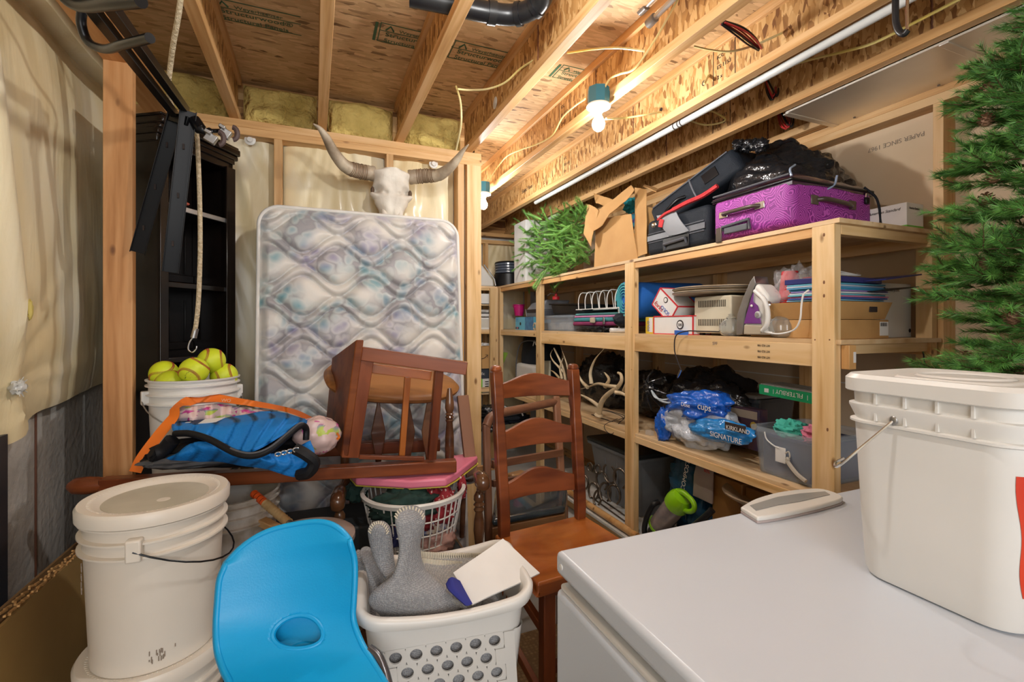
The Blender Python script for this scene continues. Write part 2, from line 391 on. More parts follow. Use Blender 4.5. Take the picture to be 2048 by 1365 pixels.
def polywall(name, x0, x1, z0, z1, y, parent, seed, amp=.035):
    def fn(a, b):
        x = x0 + (x1 - x0) * a; z = z0 + (z1 - z0) * b
        ed = (1 - (2 * a - 1) ** 6)
        cx, cz = x0 + (x1 - x0) * .5, z1 - .05
        d = math.atan2(x - cx, cz + .3 - z) * 5
        k = .5 * noise.noise(V((d * 1.4, math.hypot(x - cx, z - cz) * 1.2, seed))) + .35 * noise.noise(V((x * 3, z * 1.6, seed + 3))) + .2 * abs(noise.noise(V((x * 9 + z * 5, z * 2 - x * 2, seed))))
        return (x, y - amp * ed * (.7 + k), z)
    return M().grid(fn, 60, 110).build(name, POLY, parent)
for k, (a, b) in enumerate(((-.76, -.19), (-.15, .37), (.41, .78))): polywall('wrapped_insulation', a, b, .04, 2.344, 2.80, wb, k * 7.3)
for u, v in ((500, 280), (867, 328)):
    M().lathe([(0, -.012), (.012, -.012), (.016, -.004), (.026, 0), (.026, .004)], P(u, v, Y=2.735), 20, axis=(0, 1, 0)).build('insulation_washer', WHITEP, wb)
# return wall behind the corner (foundation going back)
wr = M().box((.86, 2.9, 0), (.93, 5.2, 2.42)).build('wall_return', CONC, smooth=False, kind='structure')
# ---- far wall
wf = M().box((.86, 5.14, 0), (2.7, 5.24, 2.42)).build('wall_far', CONC, smooth=False, kind='structure')
beam('top_plate', (.93, 5.05, 2.40), (2.5, 5.05, 2.40), .089, .04, W_STUD, wf)
beam('top_plate', (.93, 5.05, 2.32), (2.5, 5.05, 2.32), .089, .04, W_STUD, wf)
for x in (1.2, 1.78, 2.3): beam('stud', (x, 5.05, 0), (x, 5.05, 2.3), .089, .038, W_STUD, wf, up=(1, 0, 0))
for k, (a, b) in enumerate(((.93, 1.18), (1.22, 1.76), (1.8, 2.28))): polywall('wrapped_insulation', a, b, .04, 2.3, 5.12, wf, k * 5 + 40)
# ---- right wall
wrt = M().box((2.545, -1.6, 0), (2.56, 5.2, 2.42)).build('wall_right', KRAFT, smooth=False, kind='structure')
beam('top_plate', (2.50, -1.6, 2.363), (2.50, 5.1, 2.363), .089, .038, W_STUD, wrt)
beam('top_plate', (2.50, -1.6, 2.401), (2.50, 5.1, 2.401), .089, .038, W_FLANGE, wrt)
beam('bottom_plate', (2.50, -1.6, .019), (2.50, 5.1, .019), .089, .038, W_STUD, wrt)
for k in range(-3, 7):
    y = 1.17 + .61 * k
    beam('stud', (2.50, y, .038), (2.50, y, 2.344), .089, .038, W_STUD, wrt, up=(0, 1, 0))
beam('rim_flange', (2.425, 1.62, JB + .019), (2.425, 5.1, JB + .019), .058, .038, W_FLANGE, wrt)
beam('rim_flange', (2.425, -1.6, JB + .045), (2.425, 1.62, JB + .045), .058, .038, W_FLANGE, wrt)
for (u, v, s) in ((1850, 262, 'PAPER SINCE 1967'), (2010, 205, 'RENO GYPSUM')):
    p = P(u, v, X=2.5445); text(s, p, (0, 1, 0), (0, 0, -1), .022, FAINT_INK, wrt, 'printing')
M().box((2.5425, .6, 1.09), (2.5448, 5, 1.096)).build('tape_seam', PAPERW, wrt, smooth=False)
# ---- left wall: foundation below, wrapped insulation above
wl = M().box((-1.02, -1.6, 0), (-.87, 2.9, 2.42)).build('wall_left', CONC, smooth=False, kind='structure')
M().tube([(-.868, 2.10 + .004 * noise.noise(V((k, 0, 0))), .2 + k * .06) for k in range(18)], .004, 5).build('form_seam', GLUE, wl)
beam('top_plate', (-.652, -1.6, 2.363), (-.652, 2.70, 2.363), .089, .038, W_CEDAR, wl)
beam('top_plate', (-.652, -1.6, 2.401), (-.652, 2.70, 2.401), .089, .038, W_CEDAR, wl)
beam('post', (-.651, 2.139, 0), (-.651, 2.139, 2.344), .038, .086, W_CEDAR, wl, up=(1, 0, 0))
def leftpoly():
    def fn(a, b):
        y = -1.2 + 3.9 * a; z0 = 1.115 + .03 * math.sin(y * 3) - .06 * max(0, 1 - abs(y - 1.8) * 4); z = z0 + (2.63 - z0) * b
        bul = math.sin(math.pi * min(1, b * 1.15 + .02)) ** .4 if b < .87 else 1
        k = .03 * noise.noise(V((y * 2.0, z * 1.0, 3))) + .007 * noise.noise(V((y * 8 + z * 3, z * 1.5, 1)))
        cy, cz = 1.825, 1.215; dy, dz = y - cy, z - cz; r = math.hypot(dy, dz) + 1e-4
        an = math.atan2(dz, dy)
        k += .006 * math.exp(-r * 2.6) * math.sin(an * 17 + 3 * noise.noise(V((an * 2, r, 0)))) * min(1, r * 9)
        pin = .03 * math.exp(-(r / .13) ** 2)
        fold = .05 * math.exp(-((y - 1.84 + (z - 1.3) * .22) / .06) ** 2) + .03 * math.exp(-((y - 1.70 + (z - 1.3) * .25) / .05) ** 2)
        x = -.80 + .06 * (bul - 1) + k - pin + fold + .08 * (b ** 2) * max(0, 1.6 - y) * .4
        return (x, y, z)
    return M().sheet(fn, 190, 90, (-.02, 0, 0)).build('wrapped_insulation', POLY, wl)
leftpoly()
m = M(); c = P(35, 775, X=-.80); m.blob(c, (.02, .018, .02), .5, 3, 4, 16, 10)
for k in range(9):
    a = k * .7; m.tube([c, c + V((.012, .03 * math.cos(a), .03 * math.sin(a)))], [.004, .001], 4)
m.build('gathered_plastic_knot', pm('clear_plastic_scrap', (.6, .6, .56), rough=.2), wl)
M().blob(P(60, 620, X=-.775), (.006, .014, .03), .4, 3, 9, 14, 10).build('insulation_tear', pm('bright_fiberglass', (.75, .62, .18), rough=.9), wl)
# dark door edge at far left
M().box((-.868, 1.2, 0), (-.82, 1.835, 1.08)).build('trim_1', pm('dark_panel', (.02, .022, .03), (.035, .04, .05), rough=.35), smooth=False, kind='structure')
# ---------------------------------------------------------------- overhead services
def lamp(u, v, x, label, s=1):
    p = P(u, v, X=x); t = thing('bare_bulb_fixture', label, 'light', p + V((0, 0, .06)), 'bare bulb lamps under the joists')
    m = M(); c = p + V((0, 0, .085)); m.lathe([(.049, 0), (.051, .055), (.047, .056), (.045, .004), (0, .004)], c, 8)
    m.lathe([(.049, .05), (.049, .075)], c, 8); m.build('junction_box', pm('blue_box', (.02, .13, .19), (.02, .17, .24), rough=.4), t, ang=25)
    M().lathe([(0, .012), (.052, .012), (.055, .004), (.052, 0), (.02, -.002), (.018, -.022), (.0, -.022)], c - V((0, 0, .012)), 32).build('lampholder', WHITEP, t)
    m, nt, b = base('bulb_glow'); b.inputs['Emission Color'].default_value = (1, .98, .955, 1); b.inputs['Emission Strength'].default_value = BULB; b.inputs['Base Color'].default_value = (1, 1, 1, 1)
    M().lathe([(0, -.034), (.012, -.031), (.024, -.02), (.029, -.004), (.027, .012), (.018, .028), (.013, .042), (0, .044)], p, 20).build('bulb', m, t)
    return t
lamp(1197, 248, 1.19, 'bare white bulb in the blue octagon box nearest the camera')
lamp(967, 410, 1.14, 'bare white bulb glowing beside the tall corner post at the back')
tl = lamp(1197, 248, 1.19, 'third bare bulb under the joists, above the stool and out of the photo'); tl.location = (.45, .92, tl.location.z)
def cable(name, pts, label, r=.0045, mat=YWIRE, group='yellow cables run along the joists', cat='cable', n=6):
    return rod(name, curve(pts, 8), r, mat, None, n, label=label, cat=cat, group=group)
def near(lst): return [P(u, v, X=x) for u, v, x in lst]
cable('electrical_cable', near([(1068, 120, .85), (1040, 138, .83), (1010, 165, .78), (975, 178, .72), (940, 180, .66), (915, 178, .60)]), 'yellow cable from the joist hole to the spray foam blob above the insulation')
cable('electrical_cable', near([(912, 172, .60), (921, 205, .62), (922, 250, .63), (912, 300, .64)]), 'yellow cable hanging down over the insulation beside the horn tip')
cable('electrical_cable', near([(1135, 106, 1.02), (1190, 98, 1.08), (1240, 96, 1.14), (1290, 102, 1.21)]), 'short yellow cable above the blue octagon box crossing between joists')
cable('electrical_cable', near([(1362, -12, 1.22), (1330, 45, 1.21), (1300, 95, 1.21), (1268, 138, 1.2), (1240, 148, 1.2), (1220, 158, 1.2), (1206, 182, 1.195)]), 'cream yellow cable dropping past the grey pipe caps into the blue box')
cable('electrical_cable', near([(1170, 198, 1.19), (1150, 212, 1.2), (1125, 235, 1.21), (1105, 270, 1.215), (1075, 288, 1.22), (1040, 300, 1.22), (1015, 312, 1.22), (1000, 328, 1.22), (985, 350, 1.2), (966, 385, 1.16)]), 'yellow cable looping from the near bulb box to the far bulb')
cable('electrical_cable', near([(1212, 238, 1.21), (1250, 236, 1.4), (1290, 230, 1.5), (1322, 224, 1.61)]), 'cream cable running from behind the near bulb to a joist hole')
cable('electrical_cable', near([(1388, 93, 1.40), (1420, 100, 1.45), (1460, 103, 1.5), (1510, 90, 1.58), (1580, 60, 1.68), (1670, 30, 1.8), (1760, -8, 1.9)]), 'olive yellow cable sagging across the upper right joists')
cable('electrical_cable', near([(1408, 168, 1.61), (1420, 150, 1.66), (1450, 142, 1.72), (1490, 152, 1.80), (1530, 152, 1.86), (1600, 125, 1.9), (1690, 103, 1.9), (1750, 85, 1.9), (1830, 45, 1.9), (1920, -2, 1.9)]), 'yellow cable crossing under the white pipe at the upper right', r=.0055)
cable('electrical_cable', near([(1380, 242, 1.9), (1410, 250, 1.95), (1440, 246, 2.0), (1450, 238, 2.02), (1430, 225, 2.0), (1418, 222, 1.98)]), 'short yellow cable entering a joist hole below the white pipe')
# white pvc pipe with bands, and the elbow beyond
a, b = P(1800, -6, X=1.93), P(1440, 198, X=1.86)
a = V((1.88, .98, 2.405)); 
pv = thing('white_pipe', 'long white plastic pipe running under the joists with black bands', 'pipe', P(1560, 140, X=1.85))
pa, pb = P(1815, -10, X=1.86), P(1160, 372, X=1.86)
pa.z = pb.z = 2.395; ya = P(1815, -10, X=1.86)
y0, y1 = 1.0, 3.4
zz = P(1560, 138, X=1.715).z
M().tube([(1.715, .2, zz), (1.715, 3.6, zz)], .016, 16).build('pipe', PVC, pv)
for yy in (1.98, 2.0, 2.03): M().tube([(1.715, yy - .1, zz), (1.715, yy - .093, zz)], .0166, 16).build('black_band', BLACK_INK, pv)
pw = rod('white_pipe', curve([(1.93, 3.6, 2.33), (1.93, 3.75, 2.33), (1.93, 3.83, 2.3), (1.93, 3.85, 2.2), (1.93, 3.85, 2.12)], 6), .018, PVC, None, 12, label='curved white pipe elbow hanging above the evergreen bundle', cat='pipe')
# dark pipe at top
c = [P(820, -8, Z=2.5), P(900, 8, Z=2.49), P(960, 22, Z=2.48), P(1020, 30, Z=2.48), P(1060, 20, Z=2.48), P(1085, -4, Z=2.49), P(1090, -40, Z=2.5)]
ab = thing('black_drain_pipe', 'black plastic drain pipe curving below the floor panels', 'pipe', c[3])
M().tube(curve(c, 8), .034, 16).build('pipe', ABS, ab)
cc = curve(c, 8)
for k in (18, 26, 34):
    M().tube([cc[k], cc[k + 1], cc[k + 2]], .039, 16).build('coupling', ABS, ab)
for dx, nm in ((0, 'upper'), (1, 'lower')):
    p1, p2 = (P(1283, 20, X=1.22), P(1345, -40, X=1.22)) if dx == 0 else (P(1300, 45, X=1.2), P(1390, -45, X=1.2))
    t = thing('capped_pipe', 'grey capped pipe end by the ceiling cables, ' + nm + ' of the two', 'pipe', p1, 'capped grey pipe ends between the joists')
    d = (p2 - p1).normalized()
    M().tube([p1, p2], .011, 12).build('pipe', pm('grey_pipe', (.5, .48, .46), rough=.3, metal=.5), t)
    M().tube([p1 - d * .012, p1 - d * .010, p1 + d * .03, p1 + d * .032], [.014, .018, .018, .014], 16).build('cap', pm('grey_cap', (.20, .18, .16), rough=.35), t)
# red and black wire bundles
def bundle(pts, label, n=7):
    t = thing('wire_bundle', label, 'wires', pts[0], 'red and black wire bundles under the joists')
    for k in range(n):
        off = V((R.uniform(-.012, .012), R.uniform(-.022, .022), R.uniform(-.012, .012)))
        M().tube(curve([p + off * (1 if 0 < i < len(pts) - 1 else .4) for i, p in enumerate(pts)], 5), .0032, 6).build('wire', RWIRE if k % 2 else BWIRE, t)
bundle(near([(1446, 45, 1.28), (1480, 62, 1.4), (1505, 82, 1.52), (1520, 98, 1.6)]), 'red and black wires slanting between two joists at top right', 9)
bundle(near([(1408, -10, 1.3), (1412, 4, 1.31), (1420, -4, 1.33), (1425, -20, 1.35)]), 'small loop of red and black wires at the top edge of the photo')
bundle(near([(1532, 160, 2.05), (1538, 180, 2.03), (1547, 196, 2.02), (1552, 185, 2.05), (1552, 165, 2.1)]), 'red and black wire loop hanging just below the white pipe')
bundle(near([(1556, 218, 2.33), (1566, 248, 2.28), (1575, 256, 2.28), (1578, 240, 2.3), (1573, 214, 2.36)]), 'red and black wire loop hanging above the black trash bag')
# storage hook and bike hook at top right
hk = thing('storage_hook', 'black rubber dipped hook with a chrome gate hanging from the joist at top right', 'hook', P(1800, 60, X=1.9))
M().tube(curve(near([(1791, -20, 1.5), (1791, 20, 1.5), (1792, 45, 1.5), (1798, 62, 1.5), (1808, 68, 1.5), (1815, 60, 1.5)]), 6), .0085, 12).build('hook_body', BLACKP, hk)
M().tube(near([(1814, 60, 1.5), (1814, 20, 1.5), (1816, -20, 1.5)]), .004, 8).build('gate', CHROME, hk)
# duct panel
dt = thing('metal_duct', 'galvanized sheet metal duct cover nailed beneath the joists at upper right', 'duct', (2.26, .6, 2.42))
m = M(); m.box((2.09, -1.2, 2.41), (2.455, 1.60, 2.418)); m.build('sheet_panel', GALV, dt, smooth=False)
beam('edge_strip', (2.09, 1.60, 2.409), (2.455, 1.60, 2.409), .03, .006, GALV, dt)
beam('edge_strip', (2.09, .98, 2.408), (2.455, .98, 2.408), .03, .006, GALV, dt)
for k in range(9): M().blob((2.10 if k % 2 else 2.44, 1.5 - .17 * k, 2.408), (.006, .006, .003), 0, 1, 0, 10, 6).build('screw', STEEL, dt)
# ---------------------------------------------------------------- hanging rack and rope
rk = thing('hanging_rack', 'black steel folding overhead rack with bent hooks and hanging legs', 'rack', P(290, 150, D=1.7))
def bar(a, b, w_=.028, h_=.012, nm='rail', par=rk, up=(0, 0, 1)):
    return beam(nm, a, b, w_, h_, BLACKM, par, up=up, bevel=.001)
def chan(a, b, w_, nm, up):
    "open channel: web with two lips"
    q = frame(a, b, up); L = (V(b) - V(a)).length; c = (V(a) + V(b)) / 2; m = M()
    m.cbox(c, (L, w_, .003), q); m.cbox(c + q @ V((0, w_ / 2, .009)), (L, .003, .02), q); m.cbox(c - q @ V((0, w_ / 2, -.009)), (L, .003, .02), q)
    return m.build(nm, BLACKM, rk, bevel=.0008)
r1a, r1b = P(170, 0, D=.95), P(352, 232, D=1.65); r2a, r2b = P(205, -10, D=.95), P(372, 222, D=1.65)
d1 = (r1b - r1a).normalized(); d2 = (r2b - r2a).normalized()
bar(r1a - d1 * .35, r1b, .022, .022); bar(r2a - d2 * .35, r2b, .022, .026)
e1 = chan(P(352, 228, D=1.65), P(275, 505, D=1.72), .042, 'leg', (.3, -1, .1))
e2 = chan(P(376, 222, D=1.62), P(340, 545, D=1.66), .046, 'leg', (.3, -1, .1))
for k in range(3):
    for (A, B) in ((P(352, 228, D=1.65), P(275, 505, D=1.72)), (P(376, 222, D=1.62), P(340, 545, D=1.66))):
        p = A.lerp(B, .22 + .3 * k) + V((.0, -.006, 0)); M().cbox(p, (.006, .004, .018)).build('slot', BLACK_INK, rk, smooth=False)
bar(P(345, 236, D=1.655), P(386, 248, D=1.64), .05, .03, 'pivot_bracket')
M().tube(curve([P(388, 240, D=1.64), P(405, 262, D=1.64), P(425, 262, D=1.66), P(440, 262, D=1.68)], 5), [.02] * 5 + [.012] * 5 + [.007] * 6, 10).build('pad_arm', BLACKM, rk)
for u, v, d in ((430, 276, 1.64), (458, 266, 1.68)):
    p = P(u, v, D=d); m = M(); m.cbox(p + V((-.012, 0, -.004)), (.035, .022, .03), Matrix.Rotation(.5, 3, 'Y')); m.cbox(p + V((-.018, -.012, .012)), (.02, .03, .012), Matrix.Rotation(.5, 3, 'Y')); m.build('clamp_plate', STEEL, rk, bevel=.002)
    M().tube([p + V((.012 + .014 * math.sin(t), .0, -.022 * math.cos(t))) for t in [k * .4 for k in range(9)]], .009, 8).build('rubber_pad', pm('brown_rubber', (.07, .04, .035), rough=.6), rk)
h = curve([P(165, 15, D=1.05), P(163, 50, D=1.06), P(178, 85, D=1.07), P(210, 98, D=1.05), P(245, 90, D=.98), P(300, 76, D=.92)], 7)
M().tube(h, .0095, 14).build('bent_hook', BLACKM, rk)
h = curve([P(112, -30, D=.85), P(135, 0, D=.86), P(165, 12, D=.85), P(220, 8, D=.8), P(282, 2, D=.76)], 7)
M().tube(h, .0105, 14).build('bent_hook', BLACKM, rk)
ROPE = pm('braided_rope', (.62, .52, .36), (.42, .33, .20), rough=.9, bmp=.8, bs=160, vs=90)
c = curve([P(362, -10, D=1.42), P(357, 30, D=1.45), P(348, 80, D=1.5), P(341, 130, D=1.56), P(337, 175, D=1.6), P(345, 215, D=1.68), P(372, 245, D=1.72), P(392, 262, D=1.72), P(397, 330, D=1.72), P(400, 430, D=1.72), P(400, 520, D=1.72), P(397, 600, D=1.72), P(392, 650, D=1.72), P(387, 674, D=1.72)], 6)
rp = thing('bungee_rope', 'frayed cream braided rope hanging over the rack with a metal hook end', 'rope', c[-1])
M().tube(c, .0078, 10).build('rope', ROPE, rp)
e = c[-1]; M().tube(curve([e + V((.006, 0, .012)), e, e + V((-.012, 0, -.02)), e + V((-.016, 0, -.045)), e + V((-.004, 0, -.056)), e + V((.008, 0, -.045)), e + V((.010, 0, -.034))], 5), .0024, 8).build('hook', CHROME, rp)
M().tube([e + V((.007, 0, .03)), e + V((0, 0, -.004))], .010, 10).build('coil_clamp', STEEL, rp)
# ---------------------------------------------------------------- black bookcase
BLK = pm('black_lacquer', (.005, .0035, .003), (.009, .006, .005), rough=.2, spec=.4)
bq = P(466, 500, Y=2.50); bq.z = 0; fx = V((.546, .837, 0)).normalized(); bk = V((-fx.y, fx.x, 0))
LB = .375; DB = .20
bs_ = thing('corner_bookcase', 'tall black lacquered bookcase with moulded crown and open shelves', 'bookcase', bq)
o = bq - fx * LB
def bx(nm, x0, x1, y0, y1, z0, z1, mat=BLK, bev=.002, par=bs_):
    return M().hexa(o + fx * x0 + bk * y0 + V((0, 0, z0)), fx * (x1 - x0), bk * (y1 - y0), V((0, 0, z1 - z0))).build(nm, mat, par, bevel=bev)
HT = P(466, 322, Y=2.5).z
bx('side_panel', 0, .02, 0, DB, 0, HT); bx('side_panel', LB - .03, LB, 0, DB, 0, HT); bx('back_panel', .02, LB - .03, DB - .012, DB, 0, HT)
bx('top_board', -.01, LB, -.01, DB, HT - .02, HT)
for k, (z, d, hh) in enumerate(((0, .0, .06), (.05, -.014, .022), (.07, -.026, .03), (.10, -.018, .012))): bx('crown_moulding', -.005, LB + (.0 if k == 0 else .018), d, DB, HT + z - .05, HT + z - .05 + hh, bev=.006)
bx('front_stile', LB - .05, LB + .002, -.012, .0, 0, HT - .04); bx('front_stile', -.002, .035, -.012, 0, 0, HT - .04)
for v in (437, 575, 708, 868):
    z = P(445, v, Y=2.46).z
    bx('shelf', .02, LB - .03, .004, DB - .012, z - .018, z); bx('shelf_lip', .02, LB - .03, -.004, .006, z - .02, z + .001, STEEL if v == 437 else BLK)
zs = [.1] + sorted(P(445, v, Y=2.46).z for v in (437, 575, 708, 868)) + [HT]
for i in range(len(zs) - 1):
    for k in range(5):
        x = .06 + .08 * k
        bx('panel_bead', x, x + .006, DB - .02, DB - .012, zs[i] + .06, zs[i + 1] - .06, bev=.001)
    bx('panel_rail', .02, LB - .03, DB - .022, DB - .012, zs[i] + .02, zs[i] + .055, bev=.003)
M().blob(P(372, 408, Y=2.36), (.012, .010, .008), .2, 3, 5, 12, 8).build('red_stopper', pm('red_cap', (.5, .08, .04), rough=.5), None, label='small red stopper lying on the top shelf of the black bookcase', cat='stopper')
# ---------------------------------------------------------------- longhorn skull
BONE = pm('bone', (.72, .68, .60), (.58, .52, .44), rough=.6, bmp=.35, bs=30, vs=9)
sk = thing('longhorn_skull', 'bleached cattle skull with long curved grey horns above the mattress', 'skull', P(782, 430, Y=2.56))
k0 = P(782, 345, Y=2.60)
def skull(a, b):
    # b 0 at poll (top) to 1 at snout; widths follow the forehead, eye sockets, cheeks and muzzle
    t = b; W = [(0, .055), (.06, .105), (.2, .092), (.38, .098), (.48, .112), (.60, .088), (.8, .062), (.93, .058), (1, .028)]
    for i in range(len(W) - 1):
        if W[i][0] <= t <= W[i + 1][0]:
            s = (t - W[i][0]) / (W[i + 1][0] - W[i][0]); s = s * s * (3 - 2 * s); wd = W[i][1] * (1 - s) + W[i + 1][1] * s; break
    th = 2 * math.pi * a; z = k0.z + .005 - .285 * t
    dp = .075 * (1 - .45 * t)
    x = wd * math.copysign(abs(math.cos(th)) ** .8, math.cos(th)); y = dp * math.sin(th)
    if y < 0:
        e = math.exp(-((abs(x) - .078) / .022) ** 2 - ((t - .40) / .07) ** 2); y += .055 * e
        y += .006 * math.exp(-(x / .006) ** 2) * (1 if t > .15 else 0) - .006 * math.exp(-((abs(x) - .03) / .02) ** 2) * t
        e = math.exp(-((abs(x) - .035) / .008) ** 2 - ((t - .46) / .03) ** 2); y += .02 * e
    y += .006 * noise.noise(V((x * 25, z * 25, 1)))
    return V((k0.x + x, 2.60 + y - .012 * math.sin(3.14 * t), z))
M().grid(skull, 72, 60, wrapu=True).build('cranium', BONE, sk, ang=180)
for s in (-1, 1):
    p = k0 + V((.098 * s, -.018, -.112)); M().blob(p, (.010, .012, .020), .1, 2, 1, 20, 12).build('eye_socket', pm('socket_dark', (.10, .06, .035), rough=.9), sk)
    M().tube([k0 + V((.045 * s, -.02, -.18)), k0 + V((.04 * s, -.045, -.24)), k0 + V((.022 * s, -.05, -.285))], [.012, .016, .009], 10).build('nasal_bone', BONE, sk)
def hornmat():
    m, nt, b = base('horn'); b.inputs['Roughness'].default_value = .45
    tc = node(nt, 'ShaderNodeTexCoord'); n = node(nt, 'ShaderNodeTexNoise', i_Scale=14.0, i_Detail=4.0); nt.links.new(tc.outputs['Object'], n.inputs['Vector'])
    nt.links.new(ramp(nt, n.outputs[0], [(.3, (.22, .16, .10)), (.7, (.55, .47, .35)), (.5, (.36, .29, .21))]), b.inputs['Base Color']); return m
HORN = hornmat()
hl = curve([P(748, 348, Y=2.60), P(715, 342, Y=2.58), P(690, 332, Y=2.54), P(668, 305, Y=2.48), P(652, 275, Y=2.42), P(640, 258, Y=2.38), P(627, 248, Y=2.34)], 8)
hr = curve([P(818, 355, Y=2.60), P(850, 352, Y=2.57), P(878, 350, Y=2.52), P(900, 335, Y=2.46), P(915, 318, Y=2.42), P(925, 303, Y=2.38), P(937, 289, Y=2.34)], 8)
for h in (hl, hr):
    n = len(h); rs = [.036 * (1 - (i / (n - 1)) ** 1.5) + .003 + (.0015 * math.sin(i * 2.4) if i < n * .35 else 0) for i in range(n)]
    M().tube(h, rs, 16).build('horn', HORN, sk)
    M().tube(h[:4], [.037, .038, .037, .034], 16).build('horn_core', BONE, sk)
    m = M()
    for i in range(4, 14): m.tube([h[i], h[i] + (h[i + 1] - h[i]) * .35], rs[i] + .0018, 16)
    m.build('growth_rings', pm('horn_brown', (.15, .09, .05), (.26, .17, .1), rough=.6), sk)
# ---------------------------------------------------------------- mattress
def mattress_mat():
    m, nt, b = base('floral_quilt'); b.inputs['Roughness'].default_value = .42; b.inputs['Sheen Weight'].default_value = .25
    tc = node(nt, 'ShaderNodeTexCoord'); mp = node(nt, 'ShaderNodeMapping'); nt.links.new(tc.outputs['Object'], mp.inputs[0])
    dn = node(nt, 'ShaderNodeTexNoise', i_Scale=9.0, i_Detail=2.0); nt.links.new(mp.outputs[0], dn.inputs['Vector'])
    ad = node(nt, 'ShaderNodeVectorMath', operation='MULTIPLY_ADD'); ad.inputs[1].default_value = (.10, .10, .10); nt.links.new(dn.outputs['Color'], ad.inputs[0]); nt.links.new(mp.outputs[0], ad.inputs[2])
    vo = node(nt, 'ShaderNodeTexVoronoi', i_Scale=17.0); nt.links.new(ad.outputs[0], vo.inputs['Vector'])
    petals = ramp(nt, vo.outputs['Distance'], [(.0, (1, 1, 1)), (.75, (.05, .05, .05)), (.3, (.75, .75, .75))])
    bl = node(nt, 'ShaderNodeTexNoise', i_Scale=4.6, i_Detail=1.5); nt.links.new(mp.outputs[0], bl.inputs['Vector'])
    area_ = ramp(nt, bl.outputs[0], [(.36, (0, 0, 0)), (.50, (1, 1, 1))])
    hue = node(nt, 'ShaderNodeTexNoise', i_Scale=3.3, i_Detail=1.0); mp2 = node(nt, 'ShaderNodeMapping'); mp2.inputs['Location'].default_value = (7, 3, 2)
    nt.links.new(tc.outputs['Object'], mp2.inputs[0]); nt.links.new(mp2.outputs[0], hue.inputs['Vector'])
    tint = ramp(nt, hue.outputs[0], [(.40, (.12, .28, .33)), (.58, (.22, .20, .32)), (.5, (.17, .27, .35))])
    fac = node(nt, 'ShaderNodeMix', data_type='RGBA', blend_type='MULTIPLY'); fac.inputs[0].default_value = 1; nt.links.new(petals, fac.inputs[6]); nt.links.new(area_, fac.inputs[7])
    mx = node(nt, 'ShaderNodeMix', data_type='RGBA'); nt.links.new(fac.outputs[2], mx.inputs[0]); mx.inputs[6].default_value = (.64, .61, .56, 1); nt.links.new(tint, mx.inputs[7])
    dk = ramp(nt, vo.outputs['Distance'], [(.50, (1, 1, 1)), (.68, (.48, .48, .54))])
    mm = node(nt, 'ShaderNodeMix', data_type='RGBA', blend_type='MULTIPLY'); nt.links.new(area_, mm.inputs[0]); nt.links.new(mx.outputs[2], mm.inputs[6]); nt.links.new(dk, mm.inputs[7])
    nt.links.new(mm.outputs[2], b.inputs['Base Color'])
    wn = node(nt, 'ShaderNodeTexNoise', i_Scale=60.0, i_Detail=2.0); nt.links.new(mp.outputs[0], wn.inputs['Vector']); bump(nt, b, wn.outputs[0], .15, .003)
    return m
MX0, MX1, MZ = -.235, .712, 1.95
def my(z): return 2.27 + .21 * z / MZ      # front face leans back
mt = thing('mattress', 'quilted floral twin mattress in pale blue and cream leaning on the back wall', 'mattress', ((MX0 + MX1) / 2, 2.35, 0))
def quilt(x, z):
    u = x / .305 * 2 * math.pi; d = 9
    j0 = int(z / .15)
    for j in range(j0 - 1, j0 + 3):
        s = 1 if j % 2 else -1
        cy = .15 * j + s * .047 * math.cos(u); sl = .047 * 2 * math.pi / .305 * math.sin(u)
        q = math.sqrt(1 + sl * sl)
        d = min(d, abs(z - cy - .028) / q, abs(z - cy + .028) / q)
    return .024 * (1 - math.exp(-d / .015)) - .006 * math.exp(-(d / .003) ** 2)
RC = .09
def qf(a, b):
    x = MX0 + (MX1 - MX0) * a; z = MZ * b
    dx = min(x - MX0, MX1 - x); dz = min(z, MZ - z); e = min(dx, dz)
    # round the corners
    if dx < RC and dz < RC:
        cx = MX0 + RC if x < (MX0 + MX1) / 2 else MX1 - RC; cz = RC if z < MZ / 2 else MZ - RC
        ax, az = x - cx, z - cz; r = max(abs(ax), abs(az)); L = math.hypot(ax, az) + 1e-9
        x, z = cx + ax / L * r, cz + az / L * r; e = RC - r
    pad = quilt(x - MX0 + .12, z + .045) * min(1, max(0, e - .012) / .03) + .012 * min(1, max(0, e) / .03) ** .5
    return (x, my(z) - pad, z)
M().grid(qf, 150, 300).build('quilted_panel', mattress_mat(), mt, ang=180)
def ring(z_in, n=10):
    pts = []
    for cx, cz, a0 in ((MX1 - RC, MZ - RC, 0), (MX0 + RC, MZ - RC, 1), (MX0 + RC, RC, 2), (MX1 - RC, RC, 3)):
        for k in range(n + 1):
            a = (a0 + k / n) * math.pi / 2; pts.append(V((cx + RC * math.cos(a), my(cz + RC * math.sin(a)) + z_in, cz + RC * math.sin(a))))
    return pts
rp_ = ring(-.002); M().tube(rp_, .009, 10, closed=True).build('piping', pm('piping_cream', (.72, .70, .66), rough=.6), mt)
m = M(); A, B = ring(0), ring(.17); n = len(A); m.add(A + B, [(i, (i + 1) % n, n + (i + 1) % n, n + i) for i in range(n)] + [tuple(n + i for i in range(n))]); m.build('border', pm('ticking', (.66, .63, .58), rough=.8), mt)
M().tube(ring(.17), .009, 8, closed=True).build('piping', _mats['piping_cream'], mt)
